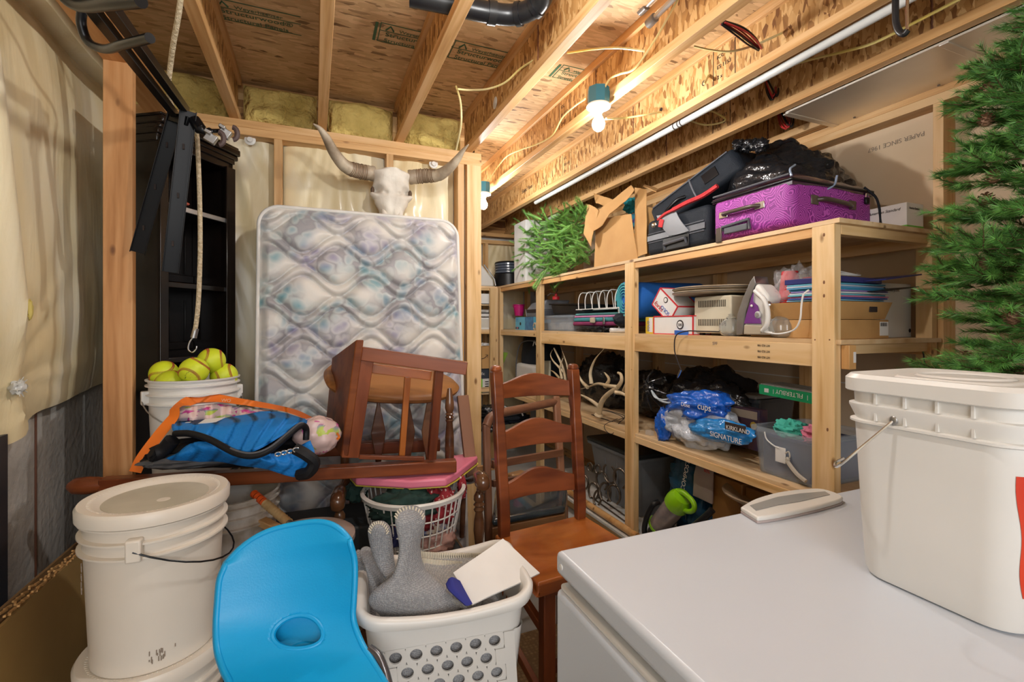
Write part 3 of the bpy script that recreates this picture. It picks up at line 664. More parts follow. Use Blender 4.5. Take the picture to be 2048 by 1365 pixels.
# ---------------------------------------------------------------- buckets
def bucket(name, label, c, top_r=.147, bot_r=.130, h=.365, mat=WHITEP, lid=False, rings=2, group='white five gallon buckets', handle=None, grime=None, open_=True, cat='bucket'):
    "c: centre of the base"
    t = thing(name, label, cat, c, group); zr = h
    prof = [(0, 0), (bot_r - .004, 0), (bot_r, .005), (top_r - .006, h - .10)]
    for k in range(rings):
        z = h - .085 + .032 * k; prof += [(top_r - .005, z - .004), (top_r + .006, z - .003), (top_r + .006, z + .001), (top_r - .004, z + .003)]
    prof += [(top_r - .002, h - .006), (top_r + .005, h - .005), (top_r + .006, h), (top_r - .001, h + .001), (top_r - .006, h - .01), (bot_r - .006, .012), (0, .012)]
    M().lathe(prof, c, 64).build('bucket_wall', mat, t, ang=35)
    c = V(c)
    if lid:
        L = [(top_r + .004, h - .018), (top_r + .010, h - .017), (top_r + .011, h + .006), (top_r + .006, h + .014), (top_r - .006, h + .014), (top_r - .028, h + .008), (top_r - .036, h + .003), (0, h + .002)]
        l = M().lathe(L, c, 64).build('lid', mat, t, ang=35)
        M().lathe([(0, h + .0035), (top_r - .037, h + .0038), (top_r - .037, h + .002)], c, 64).build('lid_panel', pm('lid_disc', (.52, .49, .40), (.44, .41, .33), rough=.45, vs=8), l)
        m = M()
        for k in range(90):
            a = 2 * math.pi * k / 90; r0, r1 = top_r - .033, top_r - .012; q = V((math.cos(a), math.sin(a), 0))
            m.tube([c + q * r0 + V((0, 0, h + .004)), c + q * r1 + V((0, 0, h + .0125))], .0012, 4)
        m.build('lid_ribs', mat, l, kind='stuff')
        M().lathe([(0, h + .004), (.014, h + .004), (.016, h + .002)], c + V((.02, -.03, 0)), 16).build('pour_plug', mat, l)
    if handle:
        a0, drop, mh = handle; q = V((math.cos(a0), math.sin(a0), 0)); s = V((-math.sin(a0), math.cos(a0), 0)); zp = h - .065
        for sg in (-1, 1):
            M().cbox(c + q * (top_r + .002) * sg + V((0, 0, zp)), (.03, .03, .05), frame(q, q * 2)).build('handle_ear', mat, t, bevel=.004)
        pts = [c + q * ((top_r + .016) * math.cos(k * math.pi / 16)) + s * ((top_r + .02) * math.sin(k * math.pi / 16)) * drop[0] + V((0, 0, zp - math.sin(k * math.pi / 16) * drop[1])) for k in range(17)]
        M().tube(pts, .0022, 8).build('wire_handle', mh, t)
    return t
A0 = P(315, 985, D=1.20); A0.z = 0
zt = .965
bucket('lidded_bucket', 'large off-white bucket with ribbed lid beside the blue chair', (A0.x, A0.y, zt - .37), lid=True, rings=3, mat=CREAMP, handle=(-1.6, (1.0, .09), BLACKM))
bucket('lower_bucket', 'white bucket rim under the lidded bucket at the bottom of the stack', (A0.x, A0.y, zt - .37 - .372), lid=True, mat=CREAMP, rings=2, top_r=.150)
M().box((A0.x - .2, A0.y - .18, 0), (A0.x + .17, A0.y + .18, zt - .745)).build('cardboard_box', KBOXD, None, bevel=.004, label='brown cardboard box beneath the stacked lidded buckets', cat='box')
m = M()
for k in range(26):
    a = math.radians(R.gauss(-158, 2.5)); z = zt - .37 + .21 + R.uniform(-.03, .03); q = V((math.cos(a), math.sin(a), 0)) * .1425
    m.tube([V((A0.x, A0.y, z)) + q, V((A0.x, A0.y, z + R.uniform(.004, .014))) + q * 1.002], .0011, 4)
for k in range(18):
    a = math.radians(R.gauss(-75, 5)); z = zt - .37 + .035 + R.uniform(-.012, .012); q = V((math.cos(a), math.sin(a), 0)) * .1325
    m.tube([V((A0.x, A0.y, z)) + q, V((A0.x, A0.y, z + R.uniform(.004, .012))) + q], .0013, 4)
m.build('scuff_marks', FAINT_INK, bpy.data.objects['lidded_bucket'], kind='stuff')
B0 = P(389, 752, D=1.83); ballz = B0.z
bucket('softball_bucket', 'open white bucket heaped with yellow softballs by the bookcase', (B0.x, B0.y, ballz - .37), handle=(.35, (-.75, .11), STEEL), rings=3)
bucket('support_bucket', 'white bucket standing under the softball bucket', (B0.x, B0.y, ballz - .37 - .372), rings=2)
bucket('support_bucket', 'lowest white bucket on the floor under the softball stack', (B0.x, B0.y, .06), rings=2, h=ballz - .37 - .372 - .062)
G0 = P(474, 992, D=1.62)
bucket('grimy_bucket', 'dirty white bucket with grimy rims between the lidded bucket and mattress', (G0.x - .02, G0.y, G0.z - .40), mat=pm('grimy_plastic', (.62, .58, .53), (.36, .30, .22), rough=.5, vs=9, lo=.4, hi=.55), rings=3, h=.42)
# softballs
BALL = pm('optic_yellow', (.62, .72, .02), (.52, .60, .02), rough=.5, vs=3); STITCH = pm('red_stitch', (.45, .04, .02), rough=.7)
def ball(c, rot, label):
    c = V(c); r = .0485; t = thing('softball', label, 'softball', c - V((0, 0, r)), 'softballs heaped in the white bucket')
    M().lathe([(r * math.sin(math.pi * k / 20), -r * math.cos(math.pi * k / 20)) for k in range(21)], c, 32).build('cover', BALL, t, ang=180)
    q = Matrix.Rotation(rot[0], 3, 'X') @ Matrix.Rotation(rot[1], 3, 'Y') @ Matrix.Rotation(rot[2], 3, 'Z'); m = M(); N = 72
    def seam(tt):
        a = .44; A = math.pi / 2 - (math.pi / 2 - a) * math.cos(tt); B = tt / 2 + a * math.sin(2 * tt)
        return V((math.sin(A) * math.cos(B), math.sin(A) * math.sin(B), math.cos(A)))
    for k in range(N * 2):
        tt = 4 * math.pi * k / (N * 2); p = seam(tt); d = (seam(tt + .01) - p).normalized(); s = p.cross(d)
        for sg in (-1, 1):
            a = c + q @ (p * r * 1.004); b = c + q @ ((p + s * .085 * sg + d * .05).normalized() * r * 1.006); m.tube([a.lerp(b, .3), b], .0011, 4)
    m.build('stitching', STITCH, t, smooth=False)
    M().tube([c + q @ (seam(4 * math.pi * k / 100) * r * 1.001) for k in range(100)], .0007, 4, closed=True).build('seam', pm('seam_line', (.3, .34, .05), rough=.7), t)
    m = M()
    for k in range(10):
        d = V((R.uniform(-.5, .5), -1, R.uniform(-.5, .1))).normalized(); e = d.orthogonal().normalized() * .1
        m.tube([c + (d + e * j * .5).normalized() * r * 1.004 + V((0, 0, .001 * math.sin(j * 2))) for j in range(R.randint(2, 4))], .0006, 3)
    if 'ink' in label: m.build('signature', BLACK_INK, t, smooth=False)
for (u, v, d, rot, lb) in ((423, 722, 1.83, (.5, .3, .2), 'topmost yellow softball resting above the others'), (388, 742, 1.74, (1.2, .4, 1.0), 'yellow softball covered in black ink signatures in the middle'),
                         (328, 748, 1.80, (.2, 1.2, .4), 'yellow softball against the left rim of the bucket'), (448, 752, 1.86, (1.5, .2, .3), 'yellow softball half sunk at the right rim of the bucket'),
                         (341, 768, 1.74, (2.2, 1, .1), 'plain yellow softball low in front at the bucket rim'), (385, 748, 1.90, (.7, .8, 1.7), 'yellow softball hidden at the back of the bucket')):
    ball(P(u, v, D=d), rot, lb)
# ---------------------------------------------------------------- shelving unit
XF, XB = 1.79, 2.45
su = thing('shelving_unit', 'built-in pine lumber shelving with plywood decks along the right wall', 'shelving', (2.12, 3.1, 0))
def yx(u, x): return P(u, 0, X=x).y
ZT, ZM, ZL, ZB = 1.793, 1.34, .735, .12
posts = [(1.172, 1.259), (2.376, 2.465), (3.66, 3.75), (4.62, 4.71)]
for a, b in posts:
    beam('post', (XF + .019, (a + b) / 2, 0), (XF + .019, (a + b) / 2, ZT - .018), .038, b - a, W_PINE, su, up=(0, 1, 0))
for a, b in ((1.172, 1.259),):
    beam('rear_post', (XB - .02, 1.20, 0), (XB - .02, 1.20, ZT - .02), .038, .06, W_PINE, su, up=(0, 1, 0))
for a, b in posts[1:3]:
    beam('brace_post', (XF + .058, b + .03, .3 if a > 3 else 0), (XF + .058, b + .03, ZM - .02), .038, .05, W_PINE, su, up=(0, 1, 0)) if a > 3 else None
segs = [(1.152, 2.42), (2.42, 3.705), (3.705, 5.05)]
for z, nm in ((ZT, 'top'), (ZM, 'mid'), (ZL, 'low')):
    for (a, b) in segs:
        beam('plywood_deck', ((XF + XB) / 2 + (0 if nm == 'top' else .003), a + .001, z - .009), ((XF + XB) / 2 + (0 if nm == 'top' else .003), b - .001, z - .009), (XB - XF) if nm == 'top' else XB - XF - .012, .018, W_PLY, su, bevel=.001)
    for (a, b) in ((1.259, 2.376), (2.465, 3.66), (3.75, 4.62)):
        hh = .038 if nm == 'top' else (.089 if nm == 'mid' and a < 3.7 else .038); x = XF + .025
        if nm != 'low': beam('front_rail', (x, a, z - .018 - hh / 2), (x, b, z - .018 - hh / 2), .036, hh, wood('rail_amber', (.72, .42, .17), (.64, .34, .12), (.48, .22, .06)) if nm == 'top' and 'RA' not in _mats else (_mats.get('RA') if nm == 'top' else W_PINE), su)
        if nm == 'top' and 'RA' not in _mats: _mats['RA'] = bpy.data.materials['rail_amber']
        if nm == 'low': beam('front_rail', (x + .01, a, z - .018 - .019), (x + .01, b, z - .037), .06, .038, W_PINE, su)
    beam('rear_rail', (XB - .05, 1.16, z - .04), (XB - .05, 5.0, z - .04), .038, .06, W_STUD, su)
    if nm != 'low': beam('end_rail', (XF + .04, 1.19, z - .037), (XB, 1.19, z - .037), .036, .038, W_PINE, su)
beam('plywood_deck', (2.085, 1.2, ZB - .01), (2.085, 3.7, ZB - .01), .72, .018, pm('painted_board', (.66, .65, .62), (.5, .49, .46), rough=.5), su)
for y in (1.2, 2.4, 3.6): beam('floor_runner', (1.83, y + .06, .05), (2.44, y + .06, .05), .038, .1, W_PINE, su)
beam('floor_runner', (1.82, 1.26, .05), (1.82, 3.66, .05), .038, .1, W_PINE, su)
# far shelf returns along the end wall
fs = thing('end_shelving', 'pine shelving across the far end wall beside the long unit', 'shelving', (1.4, 4.85, 0))
for z in (ZT, ZM, ZL): 
    beam('plywood_deck', (.95, 4.86, z - .009), (1.785, 4.86, z - .009), .36, .018, W_PLY, fs, bevel=.001)
    beam('front_rail', (.95, 4.69, z - .032), (1.785, 4.69, z - .032), .03, .028, W_PINE, fs)
beam('post', (1.735, 4.66, 0), (1.735, 4.66, ZT - .02), .089, .036, W_PINE, fs, up=(0, 1, 0))
beam('rear_post', (1.62, 5.0, 0), (1.62, 5.0, ZM), .06, .036, W_STUD, fs, up=(0, 1, 0))
for k in range(3): text(('HEM FIR', 'STUD 2x4', 'KD HT')[k], (XF + .0065, 1.72, ZM - .045 - .022 * k), (0, 1, 0), (0, 0, -1), .010, BLACK_INK, su, 'grade_stamp') if False else None
def sidetext(s, u, v, X, h, mat, par, flip=False, w_=None, nm='lettering'):
    "lettering on a face that looks toward -X"
    p = P(u, v, X=X)
    return text(s, p, (0, 1, 0) if flip else (0, -1, 0), (0, 0, -1) if flip else (0, 0, 1), h, mat, par, nm, w_=w_)
for k in range(3):
    sidetext('HT KD FIR', 1540, 690 + 12 * k, XF + .0065, .010, BLACK_INK, su, True, nm='grade_stamp')
sidetext('SPF', 1425, 690, XF + .0065, .016, FAINT_INK, su, nm='grade_stamp')
KN = pm('knot', (.20, .08, .03), rough=.7)
for u, v in ((1648, 565), (1648, 592), (1648, 470), (1655, 860)): M().blob(P(u, v, X=XF), (.0015, .004, .007), .2, 3, u, 12, 8).build('knot', KN, su)
for u, v in ((1630, 680), (1659, 680), (1263, 655), (1263, 740), (1088, 660)): M().blob(P(u, v, X=XF), (.0015, .003, .003), .2, 3, u, 10, 6).build('screw_hole', KN, su)
def box(name, label, x0, x1, y0, y1, z0, z1, mat, cat='box', group=None, bevel=.003, **k):
    return M().box((x0, y0, z0), (x1, y1, z1)).build(name, mat, None, bevel=bevel, label=label, cat=cat, group=group, **k)
def decal(x, y0, y1, z0, z1, mat, par, nm='printed_panel'):
    "thin print on the -X face at x"
    return M().box((x - .0008, min(y0, y1), z0), (x + .0002, max(y0, y1), z1)).build(nm, mat, par, smooth=False)
def decy(y, x0, x1, z0, z1, mat, par, nm='printed_panel'):
    return M().box((x0, y - .0008, z0), (x1, y + .0002, z1)).build(nm, mat, par, smooth=False)
RED = pm('print_red', (.62, .02, .03), rough=.5); BLUE = pm('print_blue', (.02, .12, .52), rough=.5); YEL = pm('print_yellow', (.7, .5, .03), rough=.5)
BBAG = pm('black_bag_plastic', (.007, .007, .008), (.014, .014, .016), rough=.22, bmp=.7, bs=18, vs=5, bd=.02)
NYL = pm('black_nylon', (.009, .012, .017), (.014, .018, .025), spec=.2, rough=.6, bmp=.3, bs=300); TRIMG = pm('grey_trim', (.09, .095, .11), rough=.4)
# ---- top shelf
def suitcase(t, o, a, b, c, mat, r=.03, nm='shell'):
    m = M().hexa(o, a, b, c); return m.build(nm, mat, t, bevel=r, seg=4)
PURP = None
def purplemat():
    m, nt, b = base('purple_paisley'); b.inputs['Roughness'].default_value = .6
    co = coords(nt, rnd=False); dn = node(nt, 'ShaderNodeTexNoise', i_Scale=14.0); nt.links.new(co, dn.inputs['Vector'])
    ad = node(nt, 'ShaderNodeVectorMath', operation='MULTIPLY_ADD'); ad.inputs[1].default_value = (.05, .05, .05); nt.links.new(dn.outputs['Color'], ad.inputs[0]); nt.links.new(co, ad.inputs[2])
    vo = node(nt, 'ShaderNodeTexVoronoi', i_Scale=13.0); nt.links.new(ad.outputs[0], vo.inputs['Vector'])
    s = node(nt, 'ShaderNodeMath', operation='MULTIPLY'); s.inputs[1].default_value = 62; nt.links.new(vo.outputs['Distance'], s.inputs[0])
    w2 = node(nt, 'ShaderNodeMath', operation='SINE'); nt.links.new(s.outputs[0], w2.inputs[0])
    c = ramp(nt, w2.outputs[0], [(.2, (.20, .015, .20)), (.75, (.46, .08, .42)), (.5, (.44, .07, .40))]); nt.links.new(c, b.inputs['Base Color']); return m
pc = thing('purple_suitcase', 'purple paisley fabric suitcase with black zip top lying on the top shelf', 'suitcase', (2.05, 1.55, ZT))
suitcase(pc, (1.80, 1.35, ZT + .012), (.53, 0, 0), (0, .42, 0), (0, 0, .195), purplemat(), .035)
suitcase(pc, (1.797, 1.347, ZT + .195), (.536, 0, 0), (0, .426, 0), (0, 0, .012), BLACKM, .005, 'zip_band')
def lidf(a, b):
    x = 1.805 + .525 * a; y = 1.352 + .42 * b; e = min(a, 1 - a, b, 1 - b)
    return (x, y, ZT + .205 + .055 * min(1, e / .22) ** .6 + .012 * noise.noise(V((x * 7, y * 7, 0))))
BLKP = pm('dark_purple_vinyl', (.035, .012, .035), rough=.22, coat=.4)
M().sheet(lidf, 30, 30, (0, 0, -.02)).build('lid', BLKP, pc)
M().tube([(1.797, 1.36 + .40 * k / 8, ZT + .222) for k in range(9)], .005, 8).build('piping', TRIMG, pc)
LEA = pm('brown_leather', (.05, .035, .028), (.08, .06, .045), rough=.3)
def handle_x(par, y0, y1, z, x=1.80, mat=LEA, r=.009, out=.02):
    M().tube(curve([(x, y0, z), (x - out, y0 + (y1 - y0) * .12, z), (x - out * 1.2, (y0 + y1) / 2, z), (x - out, y0 + (y1 - y0) * .88, z), (x, y1, z)], 6), r, 10).build('carry_handle', mat, par)
    for y in (y0, y1): M().cbox((x - .002, y, z), (.006, .05, .032)).build('handle_plate', CHROME, par, bevel=.003)
handle_x(pc, 1.70, 1.50, ZT + .125)
M().tube([(1.798, 1.70, ZT + .05), (1.79, 1.70, ZT + .065), (1.79, 1.55, ZT + .075), (1.79, 1.545, ZT + .03)], .007, 8).build('trolley_handle', TRIMG, pc)
M().cbox((1.795, 1.625, ZT + .045), (.012, .13, .03)).build('trolley_recess', TRIMG, pc, bevel=.004)
M().cbox((1.785, 1.715, ZT + .03), (.006, .035, .07)).build('luggage_tag', LEA, pc, bevel=.003)
q = pc; 
M().tube(curve([(1.95, 1.35, ZT + .13), (1.98, 1.33, ZT + .13), (2.06, 1.325, ZT + .125), (2.14, 1.33, ZT + .12), (2.17, 1.35, ZT + .12)], 6), .010, 10).build('side_handle', LEA, pc)
for x in (1.935, 2.18): M().cbox((x, 1.348, ZT + .127), (.045, .006, .04)).build('handle_plate', LEA, pc, bevel=.003)
M().cbox((2.27, 1.343, ZT + .155), (.024, .012, .03)).build('padlock', BLACKM, pc, bevel=.003)
M().tube([(2.263, 1.343, ZT + .17), (2.264, 1.343, ZT + .185), (2.276, 1.343, ZT + .185), (2.277, 1.343, ZT + .17)], .002, 6).build('shackle', CHROME, pc)
M().tube(curve([(2.28, 1.36, ZT + .22), (2.30, 1.32, ZT + .16), (2.31, 1.31, ZT + .06), (2.27, 1.30, ZT + .005), (2.20, 1.29, ZT + .004)], 6), .005, 6).build('loose_strap', NYL, pc)
rod('clear_tube_strap', curve([P(1590, 330, X=1.92), P(1580, 340, X=1.86), P(1590, 362, X=1.86), P(1615, 380, X=1.92), P(1645, 382, X=2.0), P(1668, 370, X=2.06), P(1674, 352, X=2.1)], 7), .0045, pm('blue_tubing', (.05, .16, .5), (.3, .36, .45), rough=.15, vs=2, st=(.5, .5, .5)), None, 8, label='blue plastic tube looped over the purple suitcase', cat='tube')
# black suitcase below and one tilted on top
lc = thing('black_suitcase', 'black fabric suitcase lying flat left of the purple one with grey trim', 'suitcase', (2.05, 2.03, ZT), 'black suitcases on the top shelf')
suitcase(lc, (1.80, 1.80, ZT + .002), (.55, 0, 0), (0, .47, 0), (0, 0, .205), NYL, .03)
for z in (.075, .125): M().tube([(1.799, 1.82 + .43 * k / 8, ZT + z) for k in range(9)], .004, 6).build('piping', TRIMG, lc)
M().cbox((1.798, 2.035, ZT + .10), (.004, .44, .03)).build('grey_stripe', TRIMG, lc, smooth=False)
M().tube([(1.799, 2.10, ZT + .02), (1.785, 2.10, ZT + .045), (1.785, 1.94, ZT + .055), (1.799, 1.94, ZT + .03)], .009, 8).build('trolley_handle', TRIMG, lc)
M().cbox((1.797, 2.02, ZT + .045), (.010, .2, .07)).build('trolley_recess', BLACKM, lc, bevel=.004)
def flap(a, b):
    y = 2.17 - .15 * a - .10 * b; z = ZT + .215 - .13 * b; w_ = 1 - .3 * abs(a - .5) * b
    return (1.792 - .012 * math.sin(3.14 * b), y, z + .02 * (a - .5) ** 2)
M().sheet(flap, 12, 12, (.004, 0, 0)).build('grey_flap', pm('grey_felt', (.27, .28, .30), rough=.8), lc)
uc = thing('black_suitcase', 'black suitcase tilted up on end against the trash bag', 'suitcase', (2.0, 2.0, ZT + .21), 'black suitcases on the top shelf')
p1, p2 = P(1296, 420, X=1.82), P(1462, 292, X=1.98)
d = (p2 - p1).normalized(); nrm = V((1, 0, 0)); n2 = d.cross(nrm).normalized()
if n2.z > 0: n2 = -n2
suitcase(uc, p1 + V((0, 0, 0)), d * (p2 - p1).length, V((.40, .0, 0)), n2 * .15, NYL, .03)
M().tube([p1 + d * .03 + n2 * .012, p2 - d * .03 + n2 * .012], .004, 8).build('piping', TRIMG, uc)
k = (p2 - p1).length
mid = p1 + d * (k * .52) + n2 * .005
M().tube([mid, mid + n2 * .07 + V((-.004, 0, 0)), mid + n2 * .145], .005, 8).build('piping', TRIMG, uc)
M().cbox(p1 + d * (k * .72) + n2 * .07 + V((-.002, 0, 0)), (.006, .085, .06), Matrix((V((1, 0, 0)), d, n2)).transposed()).build('name_plate', BLACKM, uc, bevel=.002)
a = p1 + d * .05 + n2 * .12; b_ = p1 + d * (k * .42) + n2 * .085
M().tube(curve([a, a + V((-.022, 0, 0)) + d * .03, a.lerp(b_, .5) + V((-.03, 0, 0)), b_ - d * .03 + V((-.022, 0, 0)), b_], 6), .010, 10).build('carry_handle', BLACKM, uc)
rs_ = thing('red_strap', 'wrinkled red luggage strap draped between the black suitcases', 'strap', P(1370, 410, X=1.80))
M().tube(curve([P(1435, 372, X=1.80), P(1405, 392, X=1.785), P(1375, 405, X=1.78), P(1350, 418, X=1.78), P(1330, 428, X=1.78), P(1316, 440, X=1.78)], 6), [.012] * 20 + [.008] * 11, 6).build('webbing', pm('red_strap', (.50, .025, .03), (.36, .012, .018), rough=.7, bmp=.5, bs=60), rs_)
M().cbox(P(1322, 447, X=1.775), (.006, .035, .045), Matrix.Rotation(.3, 3, 'X')).build('strap_tag', _mats['red_strap'], rs_, bevel=.003)
M().blob(P(1308, 450, X=1.775), (.008, .02, .014), .3, 3, 2, 14, 8).build('buckle', CHROME, rs_)
tb = thing('trash_bag', 'crumpled shiny black trash bag heaped behind the purple suitcase', 'bag', (2.15, 1.66, ZT + .2))
def bagf(a, b):
    th = 2 * math.pi * a; ph = math.pi * .5 * b
    d = V((math.cos(th) * math.cos(ph), math.sin(th) * math.cos(ph), math.sin(ph)))
    k = 1 + .14 * noise.noise(d * 2.2) + .10 * (abs(noise.noise(d * 6)) - .2) + .04 * noise.noise(d * 14)
    return V((2.19 + .23 * d.x * k, 1.72 + .34 * d.y * k, ZT + .22 + .29 * d.z * k - .06 * max(0, -d.y)))
M().grid(bagf, 90, 40, wrapu=True).build('bag_body', BBAG, tb, ang=180)
for k in range(3): M().blob(P(1478 + 22 * k, 291, X=2.0), (.03, .035, .03), .6, 3, k + 3, 24, 14, ridge=.6).build('bag_peak', BBAG, tb, ang=180)
bx_ = thing('fixture_box', 'white fixture box with green base stripe at the end of the top shelf', 'box', (2.37, 1.35, ZT))
M().box((2.31, 1.21, ZT), (2.43, 1.60, ZT + .122)).build('carton', PAPERW, bx_, bevel=.002)
GRN = pm('print_green', (.16, .5, .05), rough=.5)
decal(2.31, 1.21, 1.45, ZT, ZT + .026, GRN, bx_); decy(1.21, 2.31, 2.43, ZT, ZT + .026, GRN, bx_)
text('American Standard', (2.3095, 1.36, ZT + .092), (0, -1, 0), (0, 0, 1), .013, BLACK_INK, bx_, w_=.12, shear=.3)
text('American Standard', (2.325, 1.2095, ZT + .095), (1, 0, 0), (0, 0, 1), .010, BLACK_INK, bx_, w_=.07, shear=.3)
text('412', (2.3095, 1.39, ZT + .032), (0, -1, 0), (0, 0, 1), .018, BLACK_INK, bx_)
# cardboard box with torn flaps, cloth inside
cb = thing('torn_cardboard_box', 'torn open cardboard box with a big folded flap holding plaid cloth', 'box', (2.0, 2.75, ZT))
def quad(name, pts, th, mat, par, n=10, wob=.004):
    p = [V(q) for q in pts]
    def f(a, b): 
        v = (p[0] * (1 - a) + p[1] * a) * (1 - b) + (p[3] * (1 - a) + p[2] * a) * b
        return v + V((wob * noise.noise(v * 9), wob * noise.noise(v * 9 + V((5, 5, 5))), wob * noise.noise(v * 9 + V((9, 1, 1)))))
    return M().sheet(f, n, n, th).build(name, mat, par)
y0, y1 = yx(1292, 1.80), yx(1188, 1.80)
quad('box_side', [(1.80, y1, ZT), (1.80, y0 + .08, ZT), (1.84, y0 + .20, ZT + .30), (1.83, y1 + .02, ZT + .34)], (.004, 0, 0), KBOX, cb)
quad('box_flap', [P(1168, 440, X=1.76), P(1188, 462, X=1.76), P(1268, 382, X=1.80), P(1262, 372, X=1.82)], (.004, 0, 0), KBOX, cb, wob=.02)
quad('box_flap', [P(1168, 466, X=1.77), P(1182, 492, X=1.77), P(1196, 420, X=1.77), P(1172, 405, X=1.79)], (.004, 0, 0), KBOX, cb, wob=.02)
quad('box_flap', [P(1190, 408, X=1.83), P(1235, 420, X=1.83), P(1226, 398, X=1.86), P(1186, 388, X=1.86)], (.004, 0, 0), KBOX, cb, wob=.015)
quad('box_side', [P(1268, 516, X=1.81), P(1293, 508, X=1.80), P(1292, 378, X=1.86), P(1270, 375, X=1.9)], (.004, 0, 0), KBOX, cb)
quad('box_side', [(1.84, y0 + .06, ZT), (2.2, y0 + .06, ZT), (2.2, y0 + .08, ZT + .30), (1.86, y0 + .08, ZT + .32)], (0, .004, 0), KBOX, cb)
quad('box_flap', [P(1286, 372, X=1.86), P(1312, 386, X=1.84), P(1320, 378, X=2.0), P(1290, 370, X=2.0)], (.0, .0, .004), KBOX, cb, wob=.01)
PLAID = pm('plaid_cloth', (.03, .22, .32), (.12, .08, .28), rough=.9, vs=18, st=(1, .4, 2), lo=.48, hi=.52); TEAL = pm('teal_cloth', (.02, .33, .38), (.015, .24, .29), rough=.85)
M().blob(P(1262, 445, X=1.99), (.05, .07, .05), .35, 3, 1, 40, 24, ridge=.3).build('plaid_cloth', PLAID, None, label='plaid blue and purple cloth stuffed in the torn cardboard box', cat='cloth')
M().blob(P(1267, 412, X=2.02), (.05, .08, .05), .4, 3, 8, 40, 24, ridge=.4).build('teal_blanket', TEAL, None, label='teal and blue blanket poking from the top of the torn box', cat='cloth')
M().blob(P(1280, 480, X=1.99), (.05, .06, .08), .25, 3, 5, 40, 24, ridge=.3).build('teal_blanket', TEAL, None, label='teal cloth showing low in the gap of the torn box', cat='cloth')
box('tall_white_box', 'tall plain white box behind the evergreen branches', 1.795, 2.05, 3.98, 4.25, ZT, 2.36, PAPERW)
# evergreen bundle
def needles(m, p, d, L, n, r, up=.35, wd=.0011):
    d = V(d).normalized(); s0 = d.orthogonal().normalized(); s1 = d.cross(s0)
    for k in range(n):
        t = R.random(); q = p + d * L * t; a = R.uniform(0, 6.283)
        o = (s0 * math.cos(a) + s1 * math.sin(a)); e = (o * (1 - up) + d * up * 1.6).normalized() * r * R.uniform(.7, 1.15)
        w2 = o.cross(d) * wd; b = len(m.v); m.v += [q - w2, q + w2, q + e]; m.f.append((b, b + 1, b + 2))
def leafmat(name, c1, c2):
    m, nt, b = base(name); b.inputs['Roughness'].default_value = .5
    gi = node(nt, 'ShaderNodeNewGeometry'); n = node(nt, 'ShaderNodeTexNoise', i_Scale=9.0, i_Detail=2.0); tc = node(nt, 'ShaderNodeTexCoord'); nt.links.new(tc.outputs['Object'], n.inputs['Vector'])
    ad = node(nt, 'ShaderNodeMath', operation='MULTIPLY_ADD'); ad.inputs[1].default_value = .5; nt.links.new(gi.outputs['Random Per Island'], ad.inputs[0])
    s = node(nt, 'ShaderNodeMath', operation='MULTIPLY'); s.inputs[1].default_value = .6; nt.links.new(n.outputs[0], s.inputs[0]); nt.links.new(s.outputs[0], ad.inputs[2])
    nt.links.new(ramp(nt, ad.outputs[0], [(.2, c2), (.75, c1)]), b.inputs['Base Color']); b.inputs['Subsurface Weight'].default_value = 0; return m
PINE = leafmat('pine_needles', (.24, .50, .08), (.04, .17, .05)); TREEN = leafmat('larch_needles', (.15, .38, .07), (.015, .09, .02)); TWIG = pm('twig', (.14, .08, .04), rough=.8)
eb = thing('evergreen_bundle', 'bundle of artificial evergreen branches hanging over the top shelf corner', 'greenery', (1.95, 3.5, ZT))
m = M(); mt_ = M()
for k in range(340):
    u = R.uniform(1048, 1185); v = R.uniform(440, 555) + (1180 - u) * .04; x = R.uniform(1.80, 2.1)
    if u > 1150: v = R.uniform(430, 530)
    p = P(u, v, X=x); p.z = min(max(p.z, ZT + .01), 2.38)
    d = V((R.uniform(-.6, .1), R.uniform(-.2, 1), R.uniform(-.35, .6))).normalized() * R.uniform(.10, .2)
    mt_.tube([p, p + d], [.003, .001], 4, caps=False); needles(m, p, d, d.length, 190, .036, .5, .0014)
for (u0, v0, u1, v1) in ((1080, 470, 1046, 420), (1060, 470, 1040, 455), (1100, 530, 1072, 575), (1085, 520, 1045, 530), (1090, 540, 1068, 572), (1070, 500, 1040, 500), (1110, 440, 1135, 422), (1150, 450, 1172, 415), (1085, 440, 1058, 428)):
    p, q = P(u0, v0, X=1.80), P(u1, v1, X=1.76); mt_.tube([p, q], [.004, .001], 5); needles(m, p, q - p, (q - p).length, 330, .04, .5, .0014)
mt_.build('branches', TWIG, eb, kind='stuff'); m.build('needles', PINE, eb, smooth=False, kind='stuff')
# far top shelf
t = thing('food_dehydrator', 'round black dehydrator with clear stacked trays on the far top shelf', 'appliance', P(1018, 570, Y=4.8)); c = t.location.copy(); c.z = ZT
M().lathe([(0, .01), (.145, .01), (.16, .02), (.162, .14), (.15, .15), (0, .15)], c, 40).build('base_unit', BLACKP, t)
for k in range(4): M().lathe([(.150, .15 + .028 * k), (.158, .155 + .028 * k), (.158, .172 + .028 * k), (.150, .177 + .028 * k)], c, 40).build('tray', pm('smoked_tray', (.10, .12, .16), rough=.15, coat=.5), t)
M().lathe([(.158, .262), (.15, .275), (0, .285)], c, 40).build('lid', BLACKP, t)
for k in range(4): M().lathe([(.015, -.0), (.015, .012)], c + V((.1 * math.cos(k * 1.57 + .7), .1 * math.sin(k * 1.57 + .7), .0)), 12).build('foot', BLACKP, t)
p = P(966, 572, Y=4.75); t = thing('white_mixer', 'white kitchen appliance with grey edging beside the corner post', 'appliance', (p.x, p.y, ZT))
M().prism([(p.x - .12, 4.7, ZT), (p.x + .11, 4.7, ZT), (p.x + .10, 4.7, ZT + .07), (p.x - .02, 4.7, ZT + .22), (p.x - .12, 4.7, ZT + .24)], (0, .2, 0)).build('housing', WHITEP, t, bevel=.02, seg=4)
